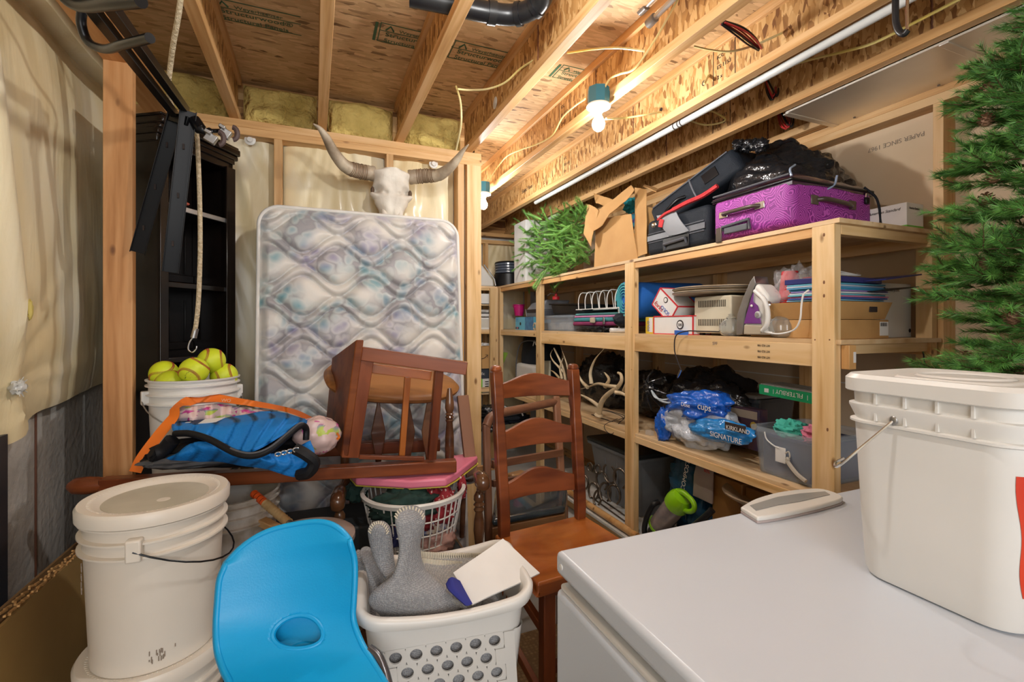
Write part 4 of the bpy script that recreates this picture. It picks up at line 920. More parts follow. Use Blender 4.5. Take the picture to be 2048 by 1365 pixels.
M().tube([(p.x + .12, 4.69, ZT + .01), (p.x + .108, 4.69, ZT + .075), (p.x - .01, 4.69, ZT + .225)], .008, 8).build('edge_trim', STEEL, t)
# ---- middle shelf
def face(u0, u1, v0, v1, X):
    "span on the plane x = X seen between pixels: y0 y1 z0 z1"
    a, b = P(u0, v1, X=X), P(u1, v0, X=X); return b.y, a.y, a.z, b.z
# beige vented box
t = thing('vented_appliance', 'old cream vented appliance on the middle shelf under round boards', 'appliance', (2.0, 1.95, ZM))
y1, y0 = yx(1388, 1.86), yx(1462, 1.86)
M().box((1.86, y0, ZM + .012), (2.15, y1, ZM + .20)).build('housing', pm('cream_enamel', (.62, .57, .44), (.56, .51, .38), rough=.4), t, bevel=.008, seg=3)
for r_ in (0, 1):
    for k in range(16):
        y = y1 - .035 - (y1 - y0 - .07) * k / 15; z = ZM + .05 + .095 * r_
        M().box((1.8585, y - .003, z), (1.8605, y + .003, z + .034)).build('vent_slot', pm('vent_dark', (.10, .085, .06), rough=.8), t, smooth=False)
for dy in (.03, y1 - y0 - .03): M().box((1.88, y0 + dy - .01, ZM), (1.9, y0 + dy + .01, ZM + .014)).build('foot', BLACKP, t)
for k, z in enumerate((ZM + .215, ZM + .236)):
    q = thing('round_board', ('lower' if k == 0 else 'upper') + ' of two round wooden boards laid on the cream appliance', 'board', (2.0, 1.98, z), 'round boards on the appliance')
    M().lathe([(0, 0), (.235, 0), (.245, .006), (.245, .012), (.235, .018), (0, .018)], (2.02, 1.93, z), 56).build('disc', pm('board_veneer', (.46, .38, .27), (.30, .23, .15), rough=.5, vs=8), q)
    M().lathe([(.2455, .008), (.2465, .010), (.2455, .012)], (2.02, 1.93, z), 56).build('edge_band', BLACK_INK, q)
# glass pumpkin jars
def glass(name, rough=0):
    m, nt, b = base(name); b.inputs['Base Color'].default_value = (.93, .96, .95, 1); b.inputs['Transmission Weight'].default_value = .88; b.inputs['Roughness'].default_value = .04; b.inputs['IOR'].default_value = 1.45; return m
GLASS = glass('clear_glass')
def pumpkin(c, r, label):
    t = thing('glass_pumpkin_jar', label, 'jar', c, 'ribbed glass pumpkin jars')
    def f(a, b):
        th = 2 * math.pi * a; z = b; pr = [(0, .55), (.08, .80), (.3, 1.0), (.6, .99), (.85, .72), (1, .35)]
        for i in range(len(pr) - 1):
            if pr[i][0] <= z <= pr[i + 1][0]: s = (z - pr[i][0]) / (pr[i + 1][0] - pr[i][0]); k = pr[i][1] * (1 - s) + pr[i + 1][1] * s; break
        k *= r * (1 - .06 * abs(math.cos(th * 5)) ** 3 * math.sin(3.14 * max(.05, z)))
        return V(c) + V((k * math.cos(th), k * math.sin(th), z * r * 1.55))
    m = M().grid(f, 80, 24, wrapu=True); n = len(m.v); m.f.append(tuple(reversed(range(80))))
    o = m.build('body', GLASS, t, ang=60); s = o.modifiers.new('s', 'SOLIDIFY'); s.thickness = .003
    M().lathe([(r * .36, r * 1.55), (r * .42, r * 1.6), (r * .4, r * 1.66), (.012, r * 1.75), (.014, r * 1.95), (0, r * 2.0)], c, 32).build('lid', GLASS, t)
j1 = P(1458, 668, X=1.815); j1.z = ZM; j2 = P(1566, 668, X=1.86); j2.z = ZM
pumpkin((1.865, yx(1462, 1.865), ZM), .055, 'ribbed glass pumpkin jar left of the iron')
pumpkin((1.88, yx(1566, 1.88), ZM), .062, 'ribbed glass pumpkin jar right of the iron')
# iron standing on its heel
t = thing('clothes_iron', 'purple and white steam iron standing on its heel on the middle shelf', 'iron', (1.83, yx(1505, 1.83), ZM)); yi = yx(1510, 1.84)
def ip(pts, x0, dx, nm, mat, bev=.004):
    return M().prism([(x0, yx(u, x0), P(u, v, X=x0).z) for u, v in pts], (dx, 0, 0)).build(nm, mat, t, bevel=bev, seg=3)
ip([(1472, 670), (1484, 670), (1490, 625), (1498, 600), (1511, 566), (1508, 552), (1500, 563), (1484, 600), (1474, 630)], 1.815, .085, 'soleplate', STEEL, .003)
ip([(1485, 670), (1534, 670), (1524, 640), (1530, 610), (1538, 600), (1534, 590), (1520, 572), (1511, 566), (1499, 600), (1491, 630)], 1.805, .10, 'body', WHITEP, .014)
PURI = pm('purple_tank', (.16, .03, .22), (.12, .02, .17), rough=.12, coat=.6)
ip([(1487, 648), (1522, 648), (1519, 632), (1515, 612), (1506, 604), (1507, 584), (1502, 594), (1493, 626)], 1.795, .006, 'water_tank', PURI, .003)
ip([(1487, 669), (1520, 669), (1524, 652), (1488, 650)], 1.797, .006, 'heel', pm('iron_heel', (.45, .38, .28), rough=.3), .003)
p = P(1514, 630, X=1.79); M().lathe([(.0, 0), (.012, 0), (.016, .004), (.016, .008)], p, 24, axis=(1, 0, 0)).build('temperature_dial', pm('dial_grey', (.5, .5, .52), rough=.3), t)
M().lathe([(0, -.003), (.009, -.003), (.010, .001)], p, 20, axis=(1, 0, 0)).build('dial_centre', CHROME, t)
M().tube(curve([P(1510, 582, X=1.80), P(1528, 600, X=1.79), P(1536, 625, X=1.79), P(1534, 650, X=1.79), P(1525, 662, X=1.8)], 6), .010, 10).build('grip', WHITEP, t)
M().blob(P(1503, 612, X=1.79), (.004, .006, .006), 0, 1, 0, 14, 8).build('spray_button', WHITEP, t)
M().blob(P(1537, 610, X=1.81), (.012, .012, .016), .2, 2, 0, 14, 8).build('hinge_cover', CHROME, t)
rod('iron_cord', curve([P(1535, 666, X=1.80), P(1560, 668, X=1.79), P(1588, 660, X=1.78), P(1600, 640, X=1.775), P(1603, 610, X=1.775), P(1607, 590, X=1.775), P(1618, 580, X=1.78)], 8), .0035, WHITEP, None, 8, label='white cord curving up from the iron to the front post', cat='cord')
M().tube([P(1530, 664, X=1.80), P(1545, 667, X=1.795)], [.006, .005], 8).build('cord_guard', WHITEP, t)
# red cups in clear bag
t = thing('bagged_cups', 'stack of red plastic cups wrapped in a crinkled clear bag', 'cups', (2.05, 1.62, ZM + .1))
cx, cy = 1.93, yx(1580, 1.93)
for k in range(8): M().lathe([(.048, 0), (.050, .004), (.046, .006)], (cx, cy, ZM + .105 + .009 * k), 28).build('cup_rim', RED, t)
M().lathe([(.0, .115), (.032, .115), (.046, 0)], (cx, cy, ZM + .175), 28).build('cup', RED, t)
M().lathe([(.0, .10), (.032, .10), (.046, 0)], (cx + .09, cy - .03, ZM + .165), 28).build('cup', RED, t)
CLR = pm('clear_film', (.80, .82, .84), rough=.12, alpha=.22, bmp=.8, bs=20, bd=.03)
M().blob((cx + .03, cy - .01, ZM + .19), (.08, .10, .12), .3, 2.5, 3, 60, 34, ridge=.35).build('plastic_bag', CLR, t, ang=180)
# folders and cardboard trays at the near end
t = thing('file_stack', 'untidy stack of coloured file folders and navy binders on a cardboard tray', 'folders', (2.0, 1.3, ZM + .16))
cols = [(.25, .5, .65), (.06, .12, .4), (.6, .2, .35), (.15, .5, .6), (.7, .72, .74), (.3, .22, .5), (.05, .3, .5), (.1, .35, .6), (.55, .6, .7), (.12, .42, .55)]
z = ZM + .152
for k, c in enumerate(cols):
    h = .006; y_ = 1.235 + R.uniform(-.012, .012)
    M().cbox((2.03 + R.uniform(-.01, .01), y_ + .085, z + h / 2), (.34, .19, h), Matrix.Rotation(R.uniform(-.04, .04), 3, 'Z')).build('file_folder', pm('folder%d' % k, c, rough=.5), t, bevel=.001); z += h + .0012
M().cbox((2.02, 1.33, z + .012), (.30, .22, .022), Matrix.Rotation(.05, 3, 'Z')).build('navy_binder', pm('navy_vinyl', (.025, .03, .16), rough=.35), t, bevel=.002)
M().cbox((2.16, 1.24, z + .022), (.24, .2, .005), Matrix.Rotation(-.12, 3, 'Y')).build('navy_binder', _mats['navy_vinyl'], t)
M().cbox((2.17, 1.2, ZM + .20), (.22, .10, .004), Matrix.Rotation(-.1, 3, 'Y')).build('black_folder', BLACKP, t)
for k in range(3): M().tube(curve([(1.9, 1.25, z + .03), (1.98, 1.3, z + .04 + .008 * k), (2.08, 1.26, z + .036), (2.13, 1.30 + .02 * k, z + .05)], 6), .0025, 6).build('white_cable', WHITEP, t)
def tray(x0, x1, y0, y1, z0, z1, fl):
    m = M(); a = [(x0, y0, z0), (x1, y0, z0), (x1, y1, z0), (x0, y1, z0)]; b = [(x0 - fl, y0 - fl * .4, z1), (x1 + fl, y0 - fl * .4, z1), (x1 + fl, y1, z1), (x0 - fl, y1, z1)]
    c = [(x0 - fl + .006, y0 + .004, z1), (x1 + fl - .006, y0 + .004, z1), (x1 + fl - .006, y1 - .004, z1), (x0 - fl + .006, y1 - .004, z1)]; d = [(x0 + .004, y0 + .004, z0 + .004), (x1 - .004, y0 + .004, z0 + .004), (x1 - .004, y1 - .004, z0 + .004), (x0 + .004, y1 - .004, z0 + .004)]
    m.add(a + b + c + d, [(3, 2, 1, 0)] + [(i, (i + 1) % 4, 4 + (i + 1) % 4, 4 + i) for i in range(4)] + [(4 + i, 4 + (i + 1) % 4, 8 + (i + 1) % 4, 8 + i) for i in range(4)] + [(8 + i, 8 + (i + 1) % 4, 12 + (i + 1) % 4, 12 + i) for i in range(4)] + [(12, 13, 14, 15)])
    return m
t = thing('cardboard_tray', 'sloped brown cardboard tray with a hand hole holding files', 'tray', (2.0, 1.4, ZM + .075))
tray(1.86, 2.17, 1.215, 1.62, ZM + .078, ZM + .148, .03).build('tray_shell', KBOX, t, smooth=False)
M().cbox((2.08, 1.2065, ZM + .118), (.05, .004, .022)).build('hand_hole', BLACK_INK, t, bevel=.006)
t = thing('brown_carton', 'low brown carton with a shipping label under the cardboard tray', 'box', (2.0, 1.4, ZM))
M().box((1.86, 1.20, ZM), (2.17, 1.60, ZM + .076)).build('carton', KBOX, t, bevel=.003)
decy(1.20, 2.11, 2.165, ZM + .012, ZM + .068, PAPERW, t, 'shipping_label')
for k in range(6): decy(1.199, 2.115 + .007 * k, 2.118 + .007 * k, ZM + .05, ZM + .064, BLACK_INK, t, 'barcode')
t = thing('modem_box', 'white carton with small dark print standing against the right wall stud', 'box', (2.4, 1.3, ZM))
M().box((2.22, 1.26, ZM), (2.44, 1.5, ZM + .235)).build('carton', PAPERW, t, bevel=.003)
text('CenturyLink', (2.255, 1.2595, ZM + .20), (1, 0, 0), (0, 0, 1), .014, FAINT_INK, t); M().lathe([(.008, 0), (.011, .001), (.008, .002)], (2.245, 1.2592, ZM + .205), 12, axis=(0, -1, 0)).build('logo', BLACK_INK, t)
M().lathe([(.005, 0), (.009, .001), (.005, .002)], (2.425, 1.2592, ZM + .03), 12, axis=(0, -1, 0)).build('recycle_mark', BLACK_INK, t)
rod('power_cord', curve([(2.33, 1.2, ZM - .02), (2.36, 1.18, ZM - .05), (2.36, 1.17, ZM - .12), (2.34, 1.15, ZM - .2), (2.32, 1.14, ZM - .3)], 6), .003, BLACK_INK, None, 6, label='black power cord dangling below the middle shelf near the right stud', cat='cord')
t = thing('lumber_offcut', 'short pine offcut with a barcode sticker under the near end of the middle shelf', 'lumber', (1.86, 1.16, ZM - .08))
beam('offcut', (1.845, 1.155, ZM - .02), (1.845, 1.155, ZM - .11), .04, .03, wood('offcut_wood', (.66, .38, .15), (.58, .31, .11), (.42, .2, .06)), t, up=(0, 1, 0)); decy(1.1395, 1.848, 1.862, ZM - .085, ZM - .045, PAPERW, t, 'barcode_sticker')
# boxes of snacks
def redbox(t, q, o, w_, d_, h_):
    "carton with red edges: q rotation, o centre"
    M().cbox(o, (w_, d_, h_), q).build('carton', PAPERW, t, bevel=.001)
    for a in (-1, 1):
        for b in (-1, 1):
            M().cbox(V(o) + q @ V((a * w_ / 2, b * d_ / 2, 0)), (.006, .006, h_), q).build('red_edge', RED, t, smooth=False)
            M().cbox(V(o) + q @ V((0, b * d_ / 2, a * h_ / 2)), (w_, .006, .006), q).build('red_edge', RED, t, smooth=False)
            M().cbox(V(o) + q @ V((a * w_ / 2, 0, b * h_ / 2)), (.006, d_, .006), q).build('red_edge', RED, t, smooth=False)
def disc(t, o, n, r, mat, nm='badge'): M().lathe([(0, -.0012), (r, -.001), (r, .001)], o, 24, axis=n).build(nm, mat, t)
yb = yx(1348, 1.86); I3 = Matrix.Identity(3)
t = thing('straw_box', 'white and red carton lying flat in front of the blue mat roll', 'box', (1.9, yb, ZM), 'white and red disposable tableware cartons')
ya, yc = yx(1308, 1.84), yx(1386, 1.84); redbox(t, I3, (1.90, (ya + yc) / 2, ZM + .052), .12, ya - yc, .10)
y = yx(1360, 1.838); disc(t, (1.8385, y, ZM + .055), (1, 0, 0), .026, BLACK_INK); disc(t, (1.8375, y, ZM + .055), (1, 0, 0), .019, PAPERW); text('500', (1.8362, y + .014, ZM + .047), (0, -1, 0), (0, 0, 1), .016, BLACK_INK, t)
t = thing('cup_box', 'white and red carton tilted on its corner above the flat one', 'box', (1.9, yb, ZM + .1), 'white and red disposable tableware cartons')
q = Matrix.Rotation(math.radians(38), 3, 'X'); o = V((1.92, yx(1350, 1.92), ZM + .165)); redbox(t, q, o, .15, .18, .115)
X_ = q @ V((0, -1, 0)); Z_ = q @ V((0, 0, 1)); f0 = o + V((-.076, 0, 0))
text('SOLO', f0 + X_ * .065 + Z_ * -.010, -X_, -Z_, .024, BLUE, t)
text('forks', f0 + X_ * -.08 + Z_ * -.045, X_, Z_, .030, RED, t, shear=.3)
disc(t, f0 + X_ * -.01 + Z_ * .03, (1, 0, 0), .017, BLACK_INK); disc(t, f0 + X_ * -.01 + Z_ * .03 + V((-.001, 0, 0)), (1, 0, 0), .012, PAPERW)
t = thing('yellow_box', 'narrow yellow and white carton behind the middle post', 'box', (1.88, 2.3, ZM)); ya, yc = yx(1291, 1.84), yx(1306, 1.84)
M().box((1.84, yc, ZM), (1.94, ya, ZM + .10)).build('carton', YEL, t, bevel=.002); decal(1.84, yc + .004, yc + .035, ZM + .01, ZM + .095, PAPERW, t); text('SOLO', (1.838, yc + .03, ZM + .015), (0, 0, 1), (0, 1, 0), .018, BLUE, t)
t = thing('painters_tape', 'roll of blue masking tape at the edge of the middle shelf', 'tape', P(1350, 664, X=1.80)); c = V((1.862, yx(1352, 1.80), ZM)); M().lathe([(.035, 0), (.055, 0), (.055, .024), (.035, .024), (.035, 0)], c, 40).build('tape_roll', pm('tape_blue', (.02, .13, .55), rough=.6), t); M().lathe([(.033, 0), (.036, 0), (.036, .024), (.033, .024), (.033, 0)], c, 40).build('core', KBOX, t)
rod('black_cable', curve([P(1440, 664, X=1.85), P(1400, 663, X=1.82), P(1372, 663, X=1.785), P(1352, 672, X=1.77), P(1349, 700, X=1.77), P(1355, 722, X=1.77), P(1362, 740, X=1.77)], 8), .0032, BLACK_INK, None, 8, label='thin black cable with a metal plug hanging over the middle shelf edge', cat='cable')
M().tube([P(1362, 740, X=1.77), P(1358, 750, X=1.77), P(1355, 756, X=1.77)], [.006, .006, .003], 8).build('cable_plug', CHROME, bpy.data.objects['black_cable'])
# rolled mats
def roll(name, label, p0, p1, r, mat_out, mat_in, turns=5):
    t = thing(name, label, 'mat', p0); d = (V(p1) - V(p0)).normalized(); q = frame(p0, p1)
    M().tube([V(p0) + d * .004, p1], r, 40).build('outer_wrap', mat_out, t); m = M(); L = []
    for k in range(turns * 24 + 1):
        a = k * 2 * math.pi / 24; rr = r * (1 - .82 * k / (turns * 24)); L.append(V(p0) + q @ V((0, rr * math.cos(a), rr * math.sin(a))))
    for i in range(len(L) - 1):
        a, b = L[i], L[i + 1]; ia = a + (V(p0) - a) * .11; ib = b + (V(p0) - b) * .11; m.add([a, b, ib, ia, a - d * .006, b - d * .006, ib - d * .006, ia - d * .006], [(0, 1, 2, 3), (7, 6, 5, 4), (0, 4, 5, 1), (2, 6, 7, 3)])
    m.build('spiral_edge', mat_in, t, ang=60); return t
CY = pm('teal_foam', (.08, .42, .47), (.05, .34, .40), rough=.8); BF = pm('blue_foam', (.012, .14, .52), (.01, .11, .42), rough=.75)
p0 = P(1248, 601, X=1.84); roll('rolled_mat', 'thick blue foam mat rolled up with a teal spiral end behind the middle post', p0, p0 + V((.52, -.10, .0)), .118, BF, CY)
p0 = P(1262, 618, X=1.9); M().tube([p0, p0 + V((.3, -.06, -.0))], .045, 24).build('teal_mat', CY, None, label='small teal mat roll below the big blue one', cat='mat')
M().blob(P(1252, 640, X=1.88), (.09, .06, .05), .2, 3, 3, 30, 18).build('dark_bundle', NYL, None, label='dark fabric bundle squeezed under the rolled mats', cat='bag')
# wire rack, lunch bag, crumpled bag, white roll
t = thing('wire_rack', 'white coated wire plate rack standing on the striped bag', 'rack', (1.95, 2.9, ZM + .15)); za = P(1190, 618, X=1.84).z
ya, yc = yx(1152, 1.84), yx(1238, 1.84)
for x in (1.84, 1.96): M().tube([(x, ya, za), (x, yc, za)], .0035, 8).build('rail_wire', WHITEP, t)
M().tube([(1.84, yc, za), (1.84, yc, ZM + .02)], .0035, 8).build('rail_wire', WHITEP, t); M().tube([(1.84, ya, za), (1.96, ya, za)], .0035, 8).build('rail_wire', WHITEP, t)
for k in range(6):
    y = ya - .04 - (ya - yc - .08) * k / 5; z2 = P(1190, 584, X=1.84).z
    M().tube(curve([(1.84, y, za), (1.845, y + .01, za + (z2 - za) * .6), (1.86, y, z2), (1.90, y, z2 + .006), (1.94, y, z2), (1.955, y + .01, za + (z2 - za) * .6), (1.96, y, za)], 5), .0035, 8).build('divider_loop', WHITEP, t)
t = thing('striped_bag', 'teal, pink and maroon striped soft bag under the wire rack', 'bag', (2.0, 2.85, ZM + .04)); ya, yc = yx(1145, 1.86), yx(1245, 1.86)
for k, (c, h0, h1) in enumerate((((.22, .02, .09), .045, .075), ((.05, .24, .27), .075, .105), ((.62, .22, .42), .105, .12), ((.10, .30, .32), .12, .138))):
    M().box((1.86 + .004 * k, yc, ZM + h0), (2.14, ya - .006 * k, ZM + h1)).build('bag_band', pm('bagband%d' % k, c, rough=.85), t, bevel=.012, seg=3)
M().cbox((1.85, (ya + yc) / 2 + .02, ZM + .085), (.02, .05, .04)).build('clasp', pm('tan_strap', (.5, .42, .3), rough=.7), t, bevel=.006); M().cbox((1.852, (ya + yc) / 2 - .12, ZM + .08), (.01, .02, .05)).build('clasp', STEEL, t, bevel=.004)
M().blob((1.86, yx(1195, 1.86), ZM + .02), (.06, .24, .022), .5, 3, 6, 60, 20, ridge=.6, rfr=9).build('crumpled_bag', BBAG, None, ang=180, label='crumpled black plastic bag flattened under the striped bag', cat='bag')
M().tube([(1.84, yx(1222, 1.84), ZM + .016), (1.86, yx(1256, 1.86), ZM + .018)], .016, 14).build('paper_roll', PAPERW, None, label='white paper roll beside the middle post on the middle shelf', cat='roll')
def tub(name, label, x0, x1, y0, y1, z0, z1, mat, tp=.02, lipm=None, cat='bin', group=None, lip=.012, wall=.004):
    t = thing(name, label, cat, ((x0 + x1) / 2, (y0 + y1) / 2, z0), group)
    def rr(x0, x1, y0, y1, z, r=.03, n=4):
        out = []
        for cx, cy, a0 in ((x1 - r, y1 - r, 0), (x0 + r, y1 - r, 1), (x0 + r, y0 + r, 2), (x1 - r, y0 + r, 3)):
            for k in range(n + 1): a = (a0 + k / n) * math.pi / 2; out.append(V((cx + r * math.cos(a), cy + r * math.sin(a), z)))
        return out
    L = [rr(x0 + tp, x1 - tp, y0 + tp, y1 - tp, z0), rr(x0, x1, y0, y1, z1 - .02), rr(x0 - lip, x1 + lip, y0 - lip, y1 + lip, z1 - .018), rr(x0 - lip, x1 + lip, y0 - lip, y1 + lip, z1), rr(x0 + wall, x1 - wall, y0 + wall, y1 - wall, z1), rr(x0 + tp + wall, x1 - tp - wall, y0 + tp + wall, y1 - tp - wall, z0 + wall)]
    n = len(L[0]); m = M(); m.add(sum(L, []), [tuple(reversed(range(n)))] + [(k * n + i, k * n + (i + 1) % n, (k + 1) * n + (i + 1) % n, (k + 1) * n + i) for k in range(5) for i in range(n)] + [tuple(5 * n + i for i in range(n))])
    m.build('tub_body', mat, t, ang=35); return t
CLEARP = pm('frosted_clear_plastic', (.55, .62, .70), rough=.15, alpha=.26)
t = tub('clear_bin', 'long clear plastic bin with papers left of the striped bag', 1.86, 2.3, yx(1142, 1.86), yx(1073, 1.86), ZM, ZM + .13, CLEARP)
M().box((1.9, yx(1138, 1.9), ZM + .01), (2.2, yx(1080, 1.9), ZM + .07)).build('contents', pm('grey_contents', (.12, .14, .18), (.35, .33, .3), rough=.7, vs=12), t, bevel=.01)
t = thing('roasting_pan', 'black lidded roasting pan on top of the clear bin', 'pan', (2.0, 3.4, ZM + .14)); ya, yc = yx(1102, 1.88), yx(1166, 1.88)
M().prism([(1.90, ya, ZM + .135), (1.90, yc, ZM + .135), (1.88, yc - .03, ZM + .21), (1.88, ya + .02, ZM + .23)], (.3, 0, 0)).build('pan_body', BLACKP, t, bevel=.02, seg=4); M().tube([(1.875, ya + .02, ZM + .228), (1.875, yc - .03, ZM + .208)], .006, 8).build('rim', BLACKM, t)
t = thing('red_tap_toy', 'small red and chrome fitting on the roasting pan behind the post', 'fitting', (1.95, 3.6, ZM + .24)); p = P(1112, 595, X=1.95); M().lathe([(0, 0), (.03, 0), (.03, .025), (.012, .03), (.012, .05), (0, .05)], p - V((0, 0, .02)), 20).build('base', RED, t); M().tube([p + V((0, 0, .03)), p + V((-.02, .06, .04)), p + V((-.03, .1, .02))], .007, 8).build('spout', CHROME, t); M().tube([p + V((0, 0, .03)), p + V((0, -.03, .07))], .006, 8).build('lever', CHROME, t)
t = thing('printer', 'grey inkjet printer with open flap between the two posts', 'printer', (2.0, 4.1, ZM + .11)); ya, yc = yx(1052, 1.9), yx(1084, 1.9)
M().box((1.9, yc, ZM + .12), (2.25, ya, ZM + .19)).build('body', pm('printer_grey', (.12, .13, .15), rough=.4), t, bevel=.01); M().prism([(1.9, yc, ZM + .19), (1.9, ya, ZM + .19), (1.95, ya - .03, ZM + .26), (1.95, yc + .02, ZM + .28)], (.25, 0, 0)).build('scanner_lid', pm('printer_lid', (.22, .23, .25), rough=.4), t, bevel=.01)
M().box((1.895, yc + .02, ZM + .165), (1.902, ya - .03, ZM + .195)).build('paper_slot', BLACK_INK, t); M().tube([(1.895, ya, ZM + .2), (1.893, ya - .03, ZM + .13), (1.893, yc, ZM + .12)], .005, 8).build('edge_trim', STEEL, t)
box('orange_book', 'thin orange and dark box under the printer', 1.92, 2.2, yx(1082, 1.92), yx(1058, 1.92), ZM + .10, ZM + .118, pm('orange_card', (.55, .3, .06), rough=.6), cat='box')
t = thing('magenta_bucket', 'small magenta pink plastic bucket behind the thin post', 'bucket', P(1038, 632, X=1.95)); c = V((1.98, yx(1038, 1.98), P(1038, 632, X=1.98).z)); M().lathe([(0, 0), (.045, 0), (.06, .11), (.066, .112), (.066, .118), (.058, .118), (.043, .004), (0, .004)], c, 32).build('pail', pm('magenta', (.48, .01, .15), rough=.35), t); M().tube([(c.x + .05 * math.cos(a), c.y + .062, c.z + .11 - .03 * math.sin(a)) for a in [k * .3 for k in range(11)]], .003, 6).build('handle', pm('magenta2', (.5, .02, .2), rough=.35), t)
t = thing('blue_product_box', 'light blue and navy product box with small photos on the middle shelf', 'box', (1.95, 4.2, ZM)); ya, ym, yc = yx(1031, 1.87), yx(1050, 1.87), yx(1067, 1.87)
M().box((1.87, yc, ZM), (2.05, ya, ZM + .125)).build('carton', pm('sky_card', (.12, .48, .68), rough=.45), t, bevel=.002); decal(1.87, yc, ym, ZM, ZM + .125, pm('navy_card', (.02, .10, .25), (.04, .22, .42), rough=.4, vs=20), t); M().lathe([(0, -.001), (.016, -.001), (.016, .001)], (1.868, (ya + ym) / 2 - .01, ZM + .06), 20, axis=(1, 0, 0)).build('lens_photo', BLACK_INK, t)
for k in range(3): decal(1.869, ya - .01 - .03 * k, ya - .03 - .03 * k, ZM + .008, ZM + .028, (BLACK_INK, RED, BLACK_INK)[k], t, 'thumbnail')
for k in range(3): decal(1.869, ya - .008, ya - .07, ZM + .118 - .016 * k, ZM + .122 - .016 * k, BLUE, t, 'print_line')
M().tube([V((1.86, yx(1070, 1.86), ZM + .035)) + V((0, .03 * math.cos(a), .03 * math.sin(a))) for a in [k * .45 for k in range(14)]], .008, 8).build('cord_coil', pm('tan_cord', (.5, .42, .3), rough=.6), None, label='coil of tan cord beside the blue product box', cat='cord')
# far end shelf, middle deck
YF = 4.72
def fx_(u, y=YF): return P(u, 0, Y=y).x
box('white_flat_box', 'plain white flat box high on the far end shelf', fx_(948), fx_(1006), YF, 5.0, P(980, 608, Y=YF).z, P(980, 588, Y=YF).z, PAPERW)
M().box((fx_(948), YF + .02, P(980, 609, Y=YF).z - .012), (fx_(1010), 4.98, P(980, 609, Y=YF).z - .001)).build('inner_shelf', W_PLY, fs, smooth=False)
t = thing('storage_box', 'white box with faint panels and a lid gap on the far end shelf', 'box', (1.5, 4.8, ZM)); x0, x1 = fx_(945), fx_(1002)
M().box((x0, YF, ZM), (x1, 5.0, ZM + .125)).build('carton', PAPERW, t, bevel=.002); M().box((x0, YF - .004, ZM + .135), (x1 + .003, 5.0, ZM + .165)).build('lid', WHITEP, t, bevel=.003)
for k in range(2): decy(YF, x0 + .06 + .14 * k, x0 + .18 + .14 * k, ZM + .02, ZM + .11, pm('pale_print', (.6, .58, .52), rough=.7), t)
M().blob(((x0 + x1) / 2 - .02, YF + .1, ZM + .19), (.17, .12, .024), .2, 4, 3, 40, 16).build('bagged_magazine', pm('white_film', (.7, .7, .68), (.45, .45, .45), rough=.2, vs=20), None, label='plastic wrapped white parcel lying on the storage box', cat='parcel')
# ---- lower deck: far
z = P(980, 785, Y=YF).z
M().box((.95, YF - .02, z - .018), (1.70, 5.0, z)).build('inner_shelf', W_PLY, fs, smooth=False)
t = thing('label_box', 'green and white box with a barcode label beside the corner post', 'box', (1.5, 4.8, z)); M().box((fx_(945), YF, z), (fx_(980), 5.0, z + .145)).build('carton', PAPERW, t, bevel=.002); decy(YF, fx_(945), fx_(965), z, z + .145, pm('lime_print', (.22, .6, .06), rough=.5), t)
for k in range(5): decy(YF - .001, fx_(970), fx_(977), z + .012 + .024 * k, z + .022 + .024 * k, BLACK_INK, t, 'barcode')
t = thing('dark_blue_box', 'dark box with white letters stacked on the label box', 'box', (1.5, 4.8, z + .15)); M().box((fx_(945), YF, z + .147), (fx_(981), 5.0, z + .25)).build('carton', pm('charcoal_card', (.04, .05, .07), rough=.5), t, bevel=.002); text('Pacific', (fx_(950), YF - .001, z + .185), (1, 0, 0), (0, 0, 1), .032, PAPERW, t)
t = thing('shipping_box', 'small brown shipping box with a black curved arrow', 'box', (1.6, 4.8, z + .25)); a, b_ = P(964, 738, Y=YF - .02), P(981, 692, Y=YF - .02); M().box((a.x, YF - .02, a.z), (b_.x, 4.95, b_.z)).build('carton', KBOX, t, bevel=.002)
M().tube(curve([P(960, 718, Y=YF - .022), P(968, 717, Y=YF - .022), P(975, 711, Y=YF - .022)], 6), .0035, 6).build('arrow_logo', BLACK_INK, t); M().tube([P(971, 710, Y=YF - .022), P(976, 710, Y=YF - .022), P(975, 716, Y=YF - .022)], .0025, 6).build('arrow_logo', BLACK_INK, t)
text('amazon', P(966, 700, Y=YF - .022), (1, 0, 0), (0, 0, 1), .012, BLACK_INK, t) if False else None
M().blob(P(968, 690, Y=4.75), (.07, .05, .02), .5, 3, 2, 30, 14, ridge=.4).build('white_bag', pm('white_bag', (.72, .72, .72), rough=.3), None, label='crumpled white plastic on the brown shipping box', cat='bag')
t = thing('green_poster_box', 'leaning lime green box printed with a dark haired woman', 'box', P(1000, 780, Y=4.7)); pts = [P(984, 742, Y=4.7), P(1001, 742, Y=4.7), P(1016, 706, Y=4.7), P(983, 702, Y=4.7)]
M().prism(pts, (0, .06, 0)).build('carton', pm('lime_card', (.30, .46, .05), (.12, .25, .03), rough=.45, vs=6), t, smooth=False)
M().prism([P(u, v, Y=4.698) for u, v in ((985, 740), (998, 740), (998, 722), (1000, 712), (997, 706), (993, 710), (990, 722))], (0, -.002, 0)).build('printed_figure', pm('figure_print', (.16, .08, .09), rough=.5), t, smooth=False); M().lathe([(0, -.001), (.012, 0)], P(996, 712, Y=4.695), 14, axis=(0, -1, 0)).build('printed_figure', pm('skin_print', (.5, .3, .22), rough=.5), t)
